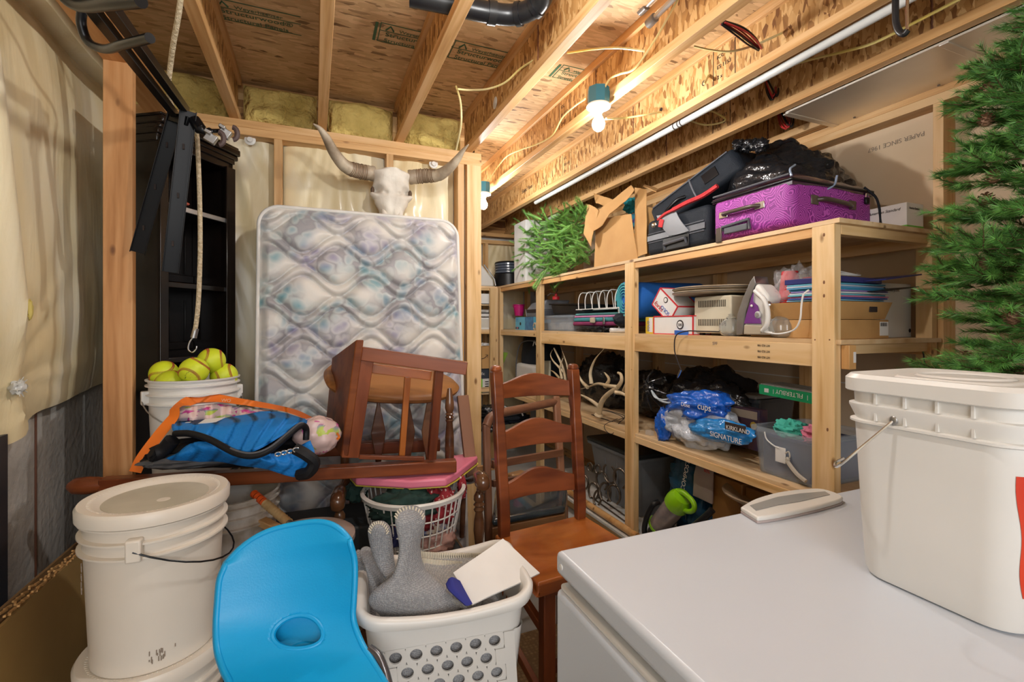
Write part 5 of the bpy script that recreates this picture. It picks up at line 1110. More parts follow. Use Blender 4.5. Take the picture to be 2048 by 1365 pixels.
for k, (u, v, r) in enumerate(((985, 822, (.17, .12, .06)), (1010, 838, (.26, .12, .05)), (975, 850, (.12, .1, .06)))):
    M().blob(P(u, v, Y=4.4), r, .3, 3, k + 20, 40, 20, ridge=.3).build('black_cushion', BBAG if k != 1 else NYL, None, label=('rounded black padded bundle right of the corner post', 'dark shoe bag with white edging seen through the stool back', 'lowest black bundle beside the corner post')[k], cat='bag')
M().tube(curve([P(1006, 812, Y=4.3), P(1025, 822, Y=4.3), P(1042, 826, Y=4.3), P(1046, 832, Y=4.3)], 5), .008, 6).build('white_edging', WHITEP, bpy.data.objects['black_cushion.001'])
# lower deck, between posts
M().blob((2.1, yx(1055, 1.95), ZL + .30), (.18, .22, .30), .12, 2, 3, 40, 30, sq=.8).build('black_backpack', NYL, None, label='black backpack with a round top standing between the two far posts', cat='bag')
p = P(1058, 705, X=1.86); rod('backpack_piping', curve([P(1032, 760, X=1.87), P(1033, 720, X=1.87), P(1040, 690, X=1.87), P(1055, 682, X=1.87), P(1075, 684, X=1.87)], 6), .005, TRIMG, bpy.data.objects['black_backpack'])
text('ᴪ', P(1066, 692, X=1.86), (0, -1, 0), (0, 0, 1), .04, PAPERW, bpy.data.objects['black_backpack'], 'logo') if False else M().tube(curve([P(1066, 692, X=1.87), P(1069, 682, X=1.87), P(1072, 690, X=1.87), P(1076, 683, X=1.87)], 4), .004, 6).build('logo', WHITEP, bpy.data.objects['black_backpack'])
t = thing('white_canister', 'white plastic canister behind the stool top rail', 'canister', P(1048, 765, X=1.9)); ya, yc = yx(1031, 1.88), yx(1067, 1.88); zt_ = P(1048, 729, X=1.88).z
M().box((1.88, yc, ZL + .002), (2.0, ya, zt_)).build('body', WHITEP, t, bevel=.03, seg=5)
t = thing('beige_panel', 'beige plastic panel with slots leaning behind the third post', 'panel', P(1078, 760, X=1.9)); M().prism([P(1071, 758, X=1.88), P(1098, 758, X=1.88), P(1098, 722, X=1.9), P(1080, 722, X=1.9)], (.02, 0, 0)).build('plate', pm('beige_plastic', (.5, .48, .36), rough=.5), t, bevel=.004); M().prism([P(1079, 738, X=1.875), P(1082, 738, X=1.875), P(1083, 726, X=1.878), P(1081, 726, X=1.878)], (.004, 0, 0)).build('slot', BLACK_INK, t, smooth=False)
# black bags on lower deck
for k, (yc, r, x) in enumerate(((3.25, (.2, .34, .22), 2.2), (2.75, (.16, .3, .17), 2.25), (2.12, (.22, .30, .21), 2.15))):
    M().blob((x, yc, ZL + r[2] * .93), r, .18, 2.3, k + 31, 60, 34, ridge=.25, rfr=5, flat=r[2] * .9).build('black_garbage_bag', BBAG, None, ang=180, group='black garbage bags on the lower shelf', cat='bag',
        label=('dull black bag behind the antlers nearest the far posts', 'black bag filling the shelf behind the right antler', 'glossy knotted black bag right of the middle post')[k])
kb = bpy.data.objects['black_garbage_bag.002']; kp = P(1300, 775, X=1.86)
M().blob(kp, (.03, .04, .035), .5, 3, 3, 30, 18, ridge=.6).build('knot', BBAG, kb, ang=180)
for k in range(8): a = k * .8; M().tube(curve([kp, kp + V((-.02, .04 * math.cos(a), .05 * math.sin(a))), kp + V((.02, .12 * math.cos(a), .12 * math.sin(a) - .02))], 5), [.012] * 5 + [.006] * 6, 6).build('gathered_fold', BBAG, kb)
M().tube(curve([P(1303, 782, X=1.83), P(1318, 800, X=1.82), P(1335, 806, X=1.82), P(1350, 805, X=1.84)], 6), .006, 6).build('drawstring', pm('grey_ribbon', (.4, .46, .5), rough=.4), kb); M().tube(curve([P(1303, 782, X=1.83), P(1310, 795, X=1.82), P(1325, 800, X=1.82), P(1345, 798, X=1.84)], 6), .005, 6).build('drawstring', _mats['grey_ribbon'], kb)
# antlers
ANT = pm('antler', (.66, .54, .36), (.46, .33, .18), rough=.5, bmp=.4, bs=40, vs=8)
TIP = pm('antler_tip', (.78, .70, .55), (.70, .60, .42), rough=.4)
def antler(label, beam_, tines, x0=1.86, r=.020):
    b = [P(u, v, X=x) for u, v, x in beam_]; t = thing('elk_antler', label, 'antler', b[0] , 'pair of shed antlers on the lower shelf')
    c = curve(b, 7); n = len(c); m = M(); m.tube(c, [r * (1.0 - .62 * (i / n)) for i in range(n)], 14)
    m.build('main_beam', ANT, t)
    M().lathe([(0, -.004), (r * 1.2, -.004), (r * 1.55, .004), (r * 1.3, .012), (r * .9, .018)], c[0], 18, axis=(c[1] - c[0])).build('burr', ANT, t)
    for tn in tines:
        p = curve([P(u, v, X=x) for u, v, x in tn], 7); k = len(p)
        M().tube(p, [max(.0012, r * .72 * (1 - (i / (k - 1)) ** 1.3)) for i in range(k)], 12).build('tine', ANT if len(tn) > 2 else TIP, t)
antler('forked elk antler with its burr toward the front edge of the lower shelf', [(1197, 832, 1.80), (1203, 806, 1.80), (1215, 790, 1.80), (1235, 775, 1.8), (1243, 762, 1.8), (1242, 750, 1.80), (1236, 746, 1.80)],
       [[(1236, 775, 1.8), (1215, 772, 1.8), (1195, 768, 1.8), (1175, 775, 1.82), (1155, 780, 1.84)], [(1183, 768, 1.8), (1181, 745, 1.8), (1190, 720, 1.80), (1208, 698, 1.8)], [(1210, 775, 1.84), (1218, 760, 1.85), (1211, 748, 1.85), (1207, 745, 1.85)],
        [(1232, 785, 1.8), (1245, 788, 1.8), (1256, 795, 1.8), (1258, 802, 1.8)], [(1175, 775, 1.82), (1165, 765, 1.84), (1158, 752, 1.84), (1154, 740, 1.84)], [(1248, 783, 1.85), (1256, 760, 1.86), (1258, 740, 1.86)], [(1200, 815, 1.8), (1180, 800, 1.82), (1160, 790, 1.84), (1145, 788, 1.86)]])
antler('second elk antler standing behind the stool with tines by the far post', [(1150, 815, 1.95), (1140, 790, 1.92), (1132, 765, 1.9), (1127, 740, 1.88), (1120, 722, 1.86), (1112, 705, 1.85), (1108, 697, 1.85)],
       [[(1127, 745, 1.88), (1118, 735, 1.86), (1106, 722, 1.84), (1101, 710, 1.84), (1105, 700, 1.84)], [(1140, 765, 1.88), (1136, 740, 1.87), (1130, 718, 1.86), (1122, 696, 1.86)], [(1124, 758, 1.84), (1120, 738, 1.83), (1124, 722, 1.83), (1128, 714, 1.83)], [(1120, 758, 1.86), (1108, 745, 1.85), (1098, 740, 1.85)]], r=.015)
m = M()
cpts = [P(1215 + 30 * math.cos(k * .9) + R.uniform(-8, 8), 835 + 14 * math.sin(k * .9) + R.uniform(-5, 5), X=1.87 + R.uniform(-.02, .02)) for k in range(16)]
for p in cpts: p.z = max(p.z, ZL + .004)
cpts += [P(1225, 868, X=1.785), P(1212, 862, X=1.785), P(1210, 850, X=1.79), P(1235, 838, X=1.80)]
rod('tangled_cord', curve(cpts, 6), .0022, BLACK_INK, None, 6, label='tangled thin black cord on the lower shelf below the antlers', cat='cord')
# blue plastic bags
t = thing('blue_plastic_bags', 'blue and clear printed plastic bags stuffed with film on the lower shelf', 'bags', (1.95, 1.85, ZL))
BLB = pm('blue_film', (.012, .13, .62), (.01, .10, .50), rough=.16, coat=.4, bmp=.8, bs=15, bd=.03); LBL = pm('light_blue_film', (.03, .28, .72), rough=.16, coat=.4, bmp=.7, bs=15, bd=.03)
WF = pm('white_clear_film', (.62, .66, .72), (.52, .58, .66), rough=.15, coat=.5, bmp=.9, bs=14, bd=.03)
c = P(1390, 840, X=1.90); M().blob((1.93, c.y, ZL + .12), (.13, .25, .13), .28, 2.0, 4, 80, 44, ridge=.22, rfr=3.2).build('bag_body', WF, t, ang=180)
c = P(1392, 812, X=1.89); M().blob(c, (.11, .21, .08), .28, 2.0, 7, 80, 44, ridge=.22, rfr=3, m=Matrix.Rotation(-.15, 3, 'X')).build('blue_panel', BLB, t, ang=180)
c = P(1440, 862, X=1.83); M().blob(c, (.05, .19, .055), .28, 2.0, 9, 70, 34, ridge=.22, rfr=3, m=Matrix.Rotation(-.12, 3, 'X')).build('blue_panel', LBL, t, ang=180)
c = P(1328, 850, X=1.84); M().blob(c, (.04, .05, .09), .3, 2, 12, 40, 26, ridge=.4).build('blue_panel', BLB, t, ang=180)
sidetext('KIRKLAND', 1452, 858, 1.765, .020, PAPERW, t); decal(1.768, yx(1450, 1.768), yx(1492, 1.768), P(1470, 862, X=1.768).z - .004, P(1470, 850, X=1.768).z + .004, BLACK_INK, t)
sidetext('SIGNATURE', 1420, 872, 1.775, .026, PAPERW, t); sidetext('cups', 1395, 818, 1.76, .036, PAPERW, t); sidetext('Dose', 1362, 812, 1.77, .022, PAPERW, t); sidetext('Bag', 1322, 836, 1.79, .024, PAPERW, t)
box('small_clear_cup', 'tiny clear plastic cup beside the middle post on the lower shelf', 1.83, 1.86, yx(1300, 1.83), yx(1290, 1.83), ZL, ZL + .03, CLR, cat='cup', bevel=.004)
# clear tote at near end
t = tub('clear_tote', 'clear tote with a hanging white gift tag and navy bags inside', 1.84, 2.2, 1.275, 1.275 + .30, ZL, ZL + .205, CLEARP, tp=.015)
M().box((1.858, 1.30, ZL + .008), (2.18, 1.535, ZL + .175)).build('contents', pm('navy_contents', (.03, .045, .10), (.05, .05, .14), rough=.6), t, bevel=.01)
M().box((1.828, 1.40, ZL + .075), (1.831, 1.448, ZL + .14)).build('gift_tag', PAPERW, t, bevel=.001)
M().tube(curve([(1.828, 1.50, ZL + .19), (1.828, 1.49, ZL + .16), (1.828, 1.455, ZL + .14), (1.828, 1.43, ZL + .135)], 6), .003, 6).build('tag_string', PAPERW, t); M().tube(curve([(1.828, 1.40, ZL + .12), (1.828, 1.385, ZL + .13), (1.828, 1.38, ZL + .11), (1.828, 1.39, ZL + .09), (1.828, 1.35, ZL + .05), (1.828, 1.31, ZL + .03)], 6), [.003] * 15 + [.009] * 16, 6).build('tag_string', pm('cream_ribbon', (.55, .5, .42), rough=.7), t)
c = V((1.92, 1.44, ZL + .20)); M().blob(c, (.06, .07, .045), .3, 3, 3, 40, 24, ridge=.4).build('teal_garment', pm('mint_cloth', (.06, .48, .38), rough=.8), None, label='mint green garment on top of the clear tote', cat='cloth')
M().blob(c + V((0, -.12, .005)), (.06, .06, .045), .3, 3, 9, 40, 24, ridge=.4).build('pink_garment', pm('pink_cloth', (.62, .18, .28), rough=.8), None, label='pink garment on top of the clear tote beside the front post', cat='cloth')
t = thing('furnace_filter', 'long green edged air filter lying tilted above the clear tote', 'filter', (2.0, 1.5, ZL + .28)); a, b_ = P(1518, 788, X=1.90), P(1630, 810, X=1.90); a2 = P(1518, 776, X=1.9)
GR2 = pm('filter_green', (.01, .36, .14), rough=.45)
M().hexa(b_, a - b_, V((.16, 0, .0)), V((0, 0, .044))).build('frame', GR2, t, bevel=.001); M().hexa(b_ + V((.01, .01, .036)), (a - b_) * .96, V((.14, 0, 0)), V((0, 0, .012))).build('pleated_media', pm('filter_media', (.35, .35, .33), rough=.9, bmp=1, bs=80), t, smooth=False)
dd = (b_ - a).normalized(); text('FILTERBUY', b_ - dd * .05 + V((-.001, 0, .034)), -dd, (0, 0, -1), .020, PAPERW, t); M().cbox(a + dd * .04 + V((-.001, 0, .022)), (.001, .022, .018)).build('logo', PAPERW, t)
for k in (.075, .235): M().cbox(a + dd * k + V((-.001, 0, .022)), (.001, .002, .02)).build('logo', PAPERW, t)
t = tub('lidded_grey_tote', 'dark tote with a grey lid at the back of the lower shelf', 2.12, 2.42, yx(1600, 2.1) + .25, yx(1425, 2.12), ZL, ZL + .27, pm('smoke_plastic', (.05, .055, .065), rough=.2, coat=.3)); yy0, yy1 = yx(1600, 2.1) + .24, yx(1425, 2.12)
M().box((2.10, yy0, ZL + .272), (2.43, yy1, ZL + .292)).build('lid', pm('grey_lid', (.27, .27, .27), rough=.3), t, bevel=.008)
t = thing('board_game', 'dark purple board game box with a grey emblem behind the blue bags', 'box', (2.0, 1.75, ZL)); ya, yc = yx(1440, 2.03), yx(1518, 2.03)
M().box((2.03, yc, ZL + .03), (2.09, ya, ZL + .235)).build('carton', pm('game_print', (.05, .03, .07), (.10, .05, .06), rough=.4, vs=18), t, bevel=.002); decal(2.03, yc + .01, ya - .01, ZL + .185, ZL + .225, pm('tan_print', (.42, .34, .26), rough=.5), t)
M().lathe([(.02, -.001), (.048, -.001), (.048, .001)], (2.028, (ya + yc) / 2, ZL + .10), 30, axis=(1, 0, 0)).build('emblem', pm('emblem_grey', (.3, .3, .3), rough=.5), t); disc(t, (2.026, (ya + yc) / 2, ZL + .1), (1, 0, 0), .012, BLUE)
M().lathe([(0, -.001), (.02, -.001), (.02, .001)], (2.028, yc + .03, ZL + .155), 8, axis=(1, 0, 0)).build('emblem', pm('gold_print', (.55, .38, .05), rough=.4), t); text('LEGENDARY', (2.028, ya - .01, ZL + .165), (0, -1, 0), (0, 0, 1), .012, pm('tan_ink', (.4, .35, .3), rough=.5), t) if False else None
# ---- bottom deck
t = tub('grey_tote', 'large grey plastic storage tote under the lower shelf', 1.93, 2.40, 2.52, 3.10, ZB, ZB + .40, pm('grey_tote', (.23, .24, .25), (.19, .20, .21), rough=.4), tp=.05, lip=.02)
M().box((1.91, 2.50, ZB + .402), (2.42, 3.12, ZB + .43)).build('lid', pm('dark_lid', (.025, .03, .03), rough=.35), t, bevel=.012)
for k in range(3): M().box((1.925 + .012, 2.62 + .14 * k, ZB + .05), (1.94 + .012, 2.64 + .14 * k, ZB + .34)).build('rib', _mats['grey_tote'], t, bevel=.004)
SHOE = pm('rusty_steel', (.10, .075, .055), (.22, .18, .14), rough=.35, metal=.8, vs=20)
t = thing('horseshoe_sculpture', 'rack welded from worn horseshoes standing on the bottom board', 'sculpture', (1.86, 2.75, ZB))
def shoe(c, rx, up, s=.062):
    q = frame(V((0, 0, 0)), rx, up); pts = []
    for k in range(15):
        a = math.radians(-60 + 300 * k / 14) ; pts.append(V(c) + q @ V((s * .82 * math.cos(a) , 0, s * math.sin(a) * (1.05))))
    m = M().tube(pts, .0078, 8); m.build('horseshoe', SHOE, t)
for (u, v, tw, s, x) in ((1168, 965, 0, .05, 1.9), (1187, 985, .3, .055, 1.88), (1204, 962, -.3, .062, 1.87), (1219, 948, .2, .062, 1.86), (1240, 958, -.2, .062, 1.86), (1210, 985, .6, .06, 1.85), (1228, 990, .0, .06, 1.85), (1195, 1000, 1.2, .05, 1.84), (1180, 935, .2, .03, 1.93), (1196, 940, .3, .03, 1.92)):
    p = P(u, v, X=x); p.z = max(p.z, ZB + s + .004); shoe(p, V((math.cos(tw) * .35, -1, .2 * tw)), V((tw * .3, .1, 1 if (u, v) not in ((1219, 948),) else -1)), s)
for k in range(2): M().tube([(1.85 + .05 * k, 2.55, ZB + .006), (1.88 + .05 * k, 3.0, ZB + .006)], .005, 8).build('base_bar', SHOE, t)
t = rod('closet_rod', [(1.76, 3.6, .143), (1.76, 2.30, .143)], .022, wood('dowel_wood', (.62, .36, .15), (.54, .29, .10), (.42, .2, .06), rough=.35), None, 20, label='round wooden closet rod lying along the foot of the shelving', cat='rod')
# vacuum
t = thing('hand_vacuum', 'lime green canister vacuum with smoky dust cup under the shelf', 'vacuum', P(1345, 1050, X=1.86)); LIME = pm('lime_plastic', (.30, .66, .01), (.26, .58, .01), rough=.25, coat=.4)
a, b_, c = P(1318, 1052, X=1.87), P(1352, 1010, X=1.87), P(1382, 990, X=1.87); d = (b_ - a).normalized()
M().tube([a - d * .004, a + d * .012], .064, 32).build('lime_ring', LIME, t); M().tube([a + d * .012, b_ - d * .0], [.060, .062], 32).build('dust_cup', pm('smoky_cup', (.16, .14, .16), (.30, .24, .22), rough=.12, coat=.6, vs=10), t)
M().tube([b_, b_ + d * .03, b_ + d * .06, b_ + d * .085, b_ + d * .095], [.068, .07, .064, .05, .02], 32).build('motor_cap', LIME, t)
s_ = V((0, -1, -.25)).normalized(); h0 = b_ + d * .075 + V((-.01, 0, .02)); M().tube(curve([h0 + s_ * -.03, h0 + s_ * .02 + d * .02, h0 + s_ * .09 + d * .01, h0 + s_ * .12 - d * .03, h0 + s_ * .10 - d * .07, h0 + s_ * .05 - d * .08], 6), .014, 12).build('grip', LIME, t)
M().tube(curve([P(1310, 1080, X=1.80), P(1290, 1068, X=1.80), P(1292, 1040, X=1.80), P(1305, 1012, X=1.82), P(1318, 1004, X=1.86)], 8), [.016] * 33, 14).build('hose', BLACKP, t)
M().tube(curve([P(1352, 1080, X=1.78), P(1380, 1060, X=1.78), P(1410, 1035, X=1.80), P(1425, 1020, X=1.82)], 6), .017, 14).build('wand', BLACKP, t); M().blob(a + V((.03, -.05, -.05)), (.10, .14, .06), .15, 2, 3, 30, 18).build('vacuum_base', BLACKP, t)
t = thing('soil_bag', 'dark blue and pink printed soil bag slumped under the shelf', 'bag', P(1390, 1030, X=2.0)); SB = pm('soil_bag_blue', (.012, .06, .13), (.02, .10, .19), rough=.25, bmp=.6, bs=14, bd=.02)
M().blob(P(1392, 985, X=2.05), (.10, .16, .24), .2, 2.4, 6, 60, 40, ridge=.3, sq=.75).build('bag_body', SB, t, ang=180)
M().prism([P(u, v, X=1.925) for u, v in ((1385, 992), (1424, 1010), (1425, 940), (1412, 925), (1392, 928), (1387, 950))], (.012, 0, 0)).build('pink_panel', pm('bag_pink', (.42, .33, .30), (.34, .27, .26), rough=.35, vs=8), t, bevel=.004)
text('COMPOST', P(1368, 985, X=1.92), (0, -.25, 1), (0, 1, .25), .03, PAPERW, t); text('soil', P(1407, 946, X=1.918), (0, -1, 0), (0, 0, 1), .018, RED, t) if False else None
text('80%', P(1408, 944, X=1.918), (0, -1, 0), (0, 0, 1), .018, RED, t)
t = thing('wooden_crate', 'brown wooden box with a recessed panel under the lower shelf', 'box', (2.1, 1.8, ZB)); WBX = pm('crate_brown', (.30, .14, .035), (.22, .10, .025), rough=.5, vs=3)
y1, y0 = yx(1424, 1.95), yx(1484, 1.95); M().box((1.95, y0, ZB), (2.35, y1, P(1450, 957, X=1.95).z)).build('crate_body', WBX, t, bevel=.006)
M().box((1.97, y0 - .11, ZB), (2.35, y0 - .002, P(1480, 970, X=1.97).z)).build('drawer_front', WBX, t, bevel=.004); M().box((1.966, y0 - .09, ZB + .05), (1.972, y0 - .02, ZB + .26)).build('recessed_panel', pm('crate_dark', (.12, .05, .015), rough=.6), t, smooth=False)
t = thing('wooden_bowl', 'pale turned wooden bowl with a grooved rim under the near shelf', 'bowl', P(1520, 985, X=2.0)); c = P(1530, 1000, X=2.0); M().lathe([(0, -.12), (.07, -.12), (.10, -.06), (.115, -.02), (.15, -.0), (.185, .02), (.19, .03), (.18, .032), (.11, 0), (0, -.04)], c, 48).build('bowl_body', pm('pale_wood', (.42, .32, .22), (.34, .25, .16), rough=.5), t); M().lathe([(.115, -.02), (.12, -.03), (.11, -.045)], c, 48).build('groove', KN, t)
M().box((c.x - .2, c.y - .15, ZB), (c.x + .15, c.y + .15, c.z - .12)).build('bowl_carton', KBOXD, None, bevel=.004, label='dark brown carton supporting the wooden bowl', cat='box')
# ---------------------------------------------------------------- foreground furniture
def at(u, v, D): return P(u, v, D=D)
def loft(*rows, n=24, m=16, th=(0, 0, 0), amp=.0, fr=8, seed=0):
    "surface through rows of (u, v, D) points"
    R_ = []
    for r in rows:
        c = curve([at(*p) for p in r], 8); R_.append([c[int(round(i * (len(c) - 1) / n))] for i in range(n + 1)])
    cols = [curve([r[i] for r in R_], 8) if len(R_) > 2 else [R_[0][i].lerp(R_[-1][i], j / 8) for j in range(9)] for i in range(n + 1)]
    def f(a, b):
        c = cols[int(round(a * n))]; x = b * (len(c) - 1); i = min(int(x), len(c) - 2); p = c[i].lerp(c[i + 1], x - i)
        return p + V((noise.noise(p * fr + V((seed, 0, 0))), noise.noise(p * fr + V((9, seed, 0))), noise.noise(p * fr + V((3, 7, seed))))) * amp
    return M().sheet(f, n, m, th) if V(th).length else M().grid(f, n, m)
# --- overturned stool
TOW = V((0, 0, 0))
t = thing('overturned_stool', 'cherry counter stool lying on its back posts across the clutter', 'stool', at(640, 940, 1.65))
A_, B_ = at(150, 973, 1.52), at(912, 931, 1.80)
beam('back_post', A_ + (B_ - A_) * .06, B_, .045, .044, W_CHERRY, t, bevel=.004)
M().tube([A_ - (B_ - A_) * .015, A_ + (B_ - A_) * .0, A_ + (B_ - A_) * .03, A_ + (B_ - A_) * .07], [.012, .026, .028, .022], 14).build('post_finial', W_CHERRY, t)
A2, B2 = A_ + V((.02, .33, 0)), B_ + V((.02, .33, 0)); A2 = A2 + (B2 - A2) * .30
beam('back_post', A2, B2, .045, .052, W_CHERRY, t, bevel=.004)
N0, N1, F1, F0 = at(681, 914, 1.64), at(712, 680, 1.62), at(664, 716, 1.98), at(650, 862, 1.98)
m = M(); e = V((.026, -.004, 0)); m.add([N0, N1, F1, F0, N0 + e, N1 + e, F1 + e, F0 + e], [(0, 1, 2, 3), (7, 6, 5, 4), (0, 4, 5, 1), (1, 5, 6, 2), (2, 6, 7, 3), (3, 7, 4, 0)]); m.build('seat', W_MATTE, t, bevel=.004)
beam('apron', at(731, 714, 1.66), at(700, 915, 1.66), .02, .058, W_CHERRY, t, up=(1, 0, 0))
beam('front_leg', at(716, 706, 1.66), at(933, 737, 1.72), .045, .046, W_CHERRY, t)
beam('stretcher', at(744, 737, 1.74), at(862, 752, 1.80), .022, .034, W_SEAT, t)
beam('side_stretcher', at(815, 755, 1.76), at(803, 914, 1.78), .022, .022, W_SEAT, t, up=(1, 0, 0))
beam('side_stretcher', at(878, 735, 1.73), at(863, 918, 1.76), .03, .030, W_CHERRY, t, up=(1, 0, 0))
beam('stretcher', at(718, 914, 1.70), at(848, 918, 1.78), .02, .014, W_CHERRY, t)
# --- upside down windsor chair
t = thing('windsor_chair', 'upturned brown windsor chair with arrow spindles behind the overturned stool', 'chair', at(790, 880, 2.0))
c = at(782, 762, 2.04)
def ws(a, b):
    th = 2 * math.pi * a; k = 1 + .05 * math.cos(3 * th); pr = [(0, -.016, 0), (.97, -.02, 0), (1.03, -.012, 0), (1.05, .0, 0), (1.0, .014, 0), (.8, .02, 0), (0, .02, 0)]
    i = min(int(b * 6), 5); s = b * 6 - i; r = pr[i][0] * (1 - s) + pr[i + 1][0] * s; z = pr[i][1] * (1 - s) + pr[i + 1][1] * s
    return c + V((.27 * r * k * math.copysign(abs(math.cos(th)) ** .85, math.cos(th)), .17 * r * math.copysign(abs(math.sin(th)) ** .85, math.sin(th)), z - .03 * math.cos(th) * r + .055 * r * math.sin(th)))
M().grid(ws, 56, 12, wrapu=True).build('seat', wood('burnished', (.34, .15, .045), (.22, .09, .025), (.10, .035, .012), rough=.45, spec=.25, knots=False, cross=5), t)
def arrow(u, v0, v1, w_, D):
    a, b_ = at(u, v0, D), at(u, v1, D); L = a.z - b_.z
    pr = [(0, .10), (.15, .25), (.45, .8), (.56, 1), (.68, .85), (.9, .45), (1, .4)]
    L1 = [V((a.x + w_ * k, a.y, a.z - L * f)) for f, k in pr]; L2 = [V((a.x - w_ * k, a.y, a.z - L * f)) for f, k in reversed(pr)]
    M().prism(L1 + L2, (0, .012, 0)).build('arrow_spindle', W_WALNUT, t, bevel=.003)
for u, v0, v1 in ((757, 792, 925), (816, 790, 925), (858, 782, 925)): arrow(u, v0, v1, .030, 1.98)
pr = [(.008, 0), (.012, .02), (.018, .06), (.019, .08), (.013, .10), (.018, .105), (.013, .11), (.018, .118), (.013, .125), (.017, .13), (.013, .14), (.018, .20), (.019, .32)]
a = at(899, 777, 1.94); M().lathe([(r, -z) for r, z in pr], a, 18).build('turned_post', W_WALNUT, t)
a = at(690, 800, 1.98); M().lathe([(r, -z) for r, z in pr], a, 18).build('turned_post', W_WALNUT, t)
beam('crest_rail', at(690, 945, 2.0), at(905, 945, 1.95), .03, .07, W_WALNUT, t)
# --- arm chair carrying the basket
t = thing('captains_chair', 'dark brown armchair with turned arm posts and black seat holding the basket', 'chair', at(820, 1200, 2.0)); t.location.z = 0
def armpost(u, v, D, L):
    p = at(u, v, D); pr = [(.012, 0), (.020, .015), (.021, .03), (.014, .04), (.022, .05), (.014, .058), (.021, .068), (.014, .08), (.019, .11), (.021, .15), (.016, .20), (.010, .215), (.016, .225), (.010, .24), (.016, .26), (.014, .3)]
    M().lathe([(r, -z * L / .3) for r, z in pr], p, 20).build('arm_post', W_WALNUT, t)
aL, aR = at(677, 1000, 1.72), at(962, 965, 1.80); bL, bR = at(700, 940, 2.14), at(925, 958, 2.16)
for a, b_ in ((aL, bL), (aR, bR)):
    d = (b_ - a).normalized()
    M().tube(curve([a + V((0, 0, -.03)) - d * .0, a + V((0, 0, -.012)) - d * .03, a - d * .02 + V((0, 0, .012)), a + d * .06 + V((0, 0, .016)), a.lerp(b_, .6), b_], 6), [.018] * 6 + [.026] * 12 + [.018] * 13, 14).build('arm', W_WALNUT, t)
    M().cbox(a + V((0, 0, .0)) - d * .01, (.055, .05, .045), frame(a, b_)).build('arm_scroll', W_WALNUT, t, bevel=.02, seg=5)
armpost(679, 1022, 1.74, .28); armpost(958, 984, 1.84, .30)
for u, v0, v1, D in ((703, 945, 1120, 2.0), (718, 945, 1120, 2.05), (928, 960, 1075, 1.98), (905, 1040, 1080, 1.95)): rod('spindle', [at(u, v0, D), at(u + (3 if u < 800 else -4), v1, D)], .011, W_WALNUT, t, 12)
zs = at(820, 1102, 1.85).z
sx0, sx1, sy0, sy1 = at(690, 1100, 1.75).x, at(950, 1090, 1.8).x, 1.66, 2.16
M().box((sx0, sy0, zs - .07), (sx1, sy1, zs - .02)).build('seat', W_WALNUT, t, bevel=.015, seg=3); M().box((sx0 + .02, sy0 + .02, zs - .025), (sx1 - .02, sy1 - .02, zs - .003)).build('seat_pad', pm('black_vinyl', (.015, .022, .026), rough=.3), t, bevel=.012, seg=3)
for x in (sx0 + .05, sx1 - .05):
    for y in (sy0 + .05, sy1 - .05): M().lathe([(.016, 0), (.022, .1), (.014, .2), (.022, .22), (.018, zs - .06)], (x, y, 0), 16).build('leg', W_WALNUT, t)
# slanted brown slats of folded chairs by the corner post
beam('leaning_board', at(925, 792, 2.10), at(944, 955, 2.0), .05, .022, W_OLD, None, up=(0, 1, 0), label='rough brown tapered wooden slat leaning by the mattress edge', cat='lumber')
beam('crossbar_lumber', at(938, 942, 2.3), at(1000, 932, 2.5), .02, .03, W_STUD, None, label='thin pale crossbar stretching from the corner post to the stool', cat='lumber')
# --- rear chair with black cushion
t = thing('side_chair', 'old brown chair with a glossy black cushion seen behind the stool', 'chair', at(1060, 1150, 2.3)); t.location.z = 0
q0, q1 = at(972, 850, 2.25), at(1112, 815, 2.62)
beam('back_post', q0, at(978, 1090, 2.12), .03, .036, W_OLD, t, up=(1, 0, 0), bevel=.008); beam('back_post', q1 + V((0, 0, .06)), at(1128, 1050, 2.4), .03, .040, W_OLD, t, up=(1, 0, 0), bevel=.008)
M().tube(curve([q0 + V((-.0, 0, -.01)), q0 + V((.05, .03, .035)), q0.lerp(q1, .5) + V((0, 0, .035)), q1 + V((0, 0, .03))], 7), [.022] * 22, 12).build('top_rail', W_OLD, t)
beam('back_rail', at(985, 930, 2.2), at(1125, 905, 2.5), .02, .035, W_OLD, t); beam('back_rail', at(985, 968, 2.2), at(1125, 942, 2.5), .02, .03, W_OLD, t)
cz = at(1060, 1020, 2.25).z; K = [at(984, 1040, 2.05), at(1130, 1022, 2.2), at(1135, 985, 2.5), at(990, 990, 2.45)]
K = [V((k.x, k.y, cz)) for k in K]
M().prism([k - V((0, 0, .0)) for k in K], (0, 0, .035)).build('cushion', pm('black_vinyl_gloss', (.02, .035, .045), (.05, .07, .085), rough=.18, coat=.5), t, bevel=.016, seg=4)
M().prism([k - V((0, 0, .075)) for k in K], (0, 0, .074)).build('apron', wood('apron_oak', (.26, .13, .05), (.18, .08, .03), (.10, .04, .016), rough=.35, knots=False), t, bevel=.004)
for k in K: beam('leg', V((k.x, k.y, 0)) + (V((K[0].x + K[2].x, K[0].y + K[2].y, 0)) / 2 - V((k.x, k.y, 0))) * .12, V((k.x, k.y, cz - .07)) + (V((K[0].x + K[2].x, K[0].y + K[2].y, 0)) / 2 - V((k.x, k.y, 0))) * .12, .035, .035, W_OLD, t, up=(1, 0, 0))
t = thing('wooden_block', 'carved light brown wooden block with two dark holes behind the stool slats', 'block', at(1034, 970, 2.5))
M().cbox(at(1034, 954, 2.55), (.11, .06, .05), Matrix.Rotation(.3, 3, 'Z')).build('block_body', wood('block_wood', (.36, .2, .08), (.28, .14, .05), (.16, .07, .025), rough=.4), t, bevel=.015, seg=4)
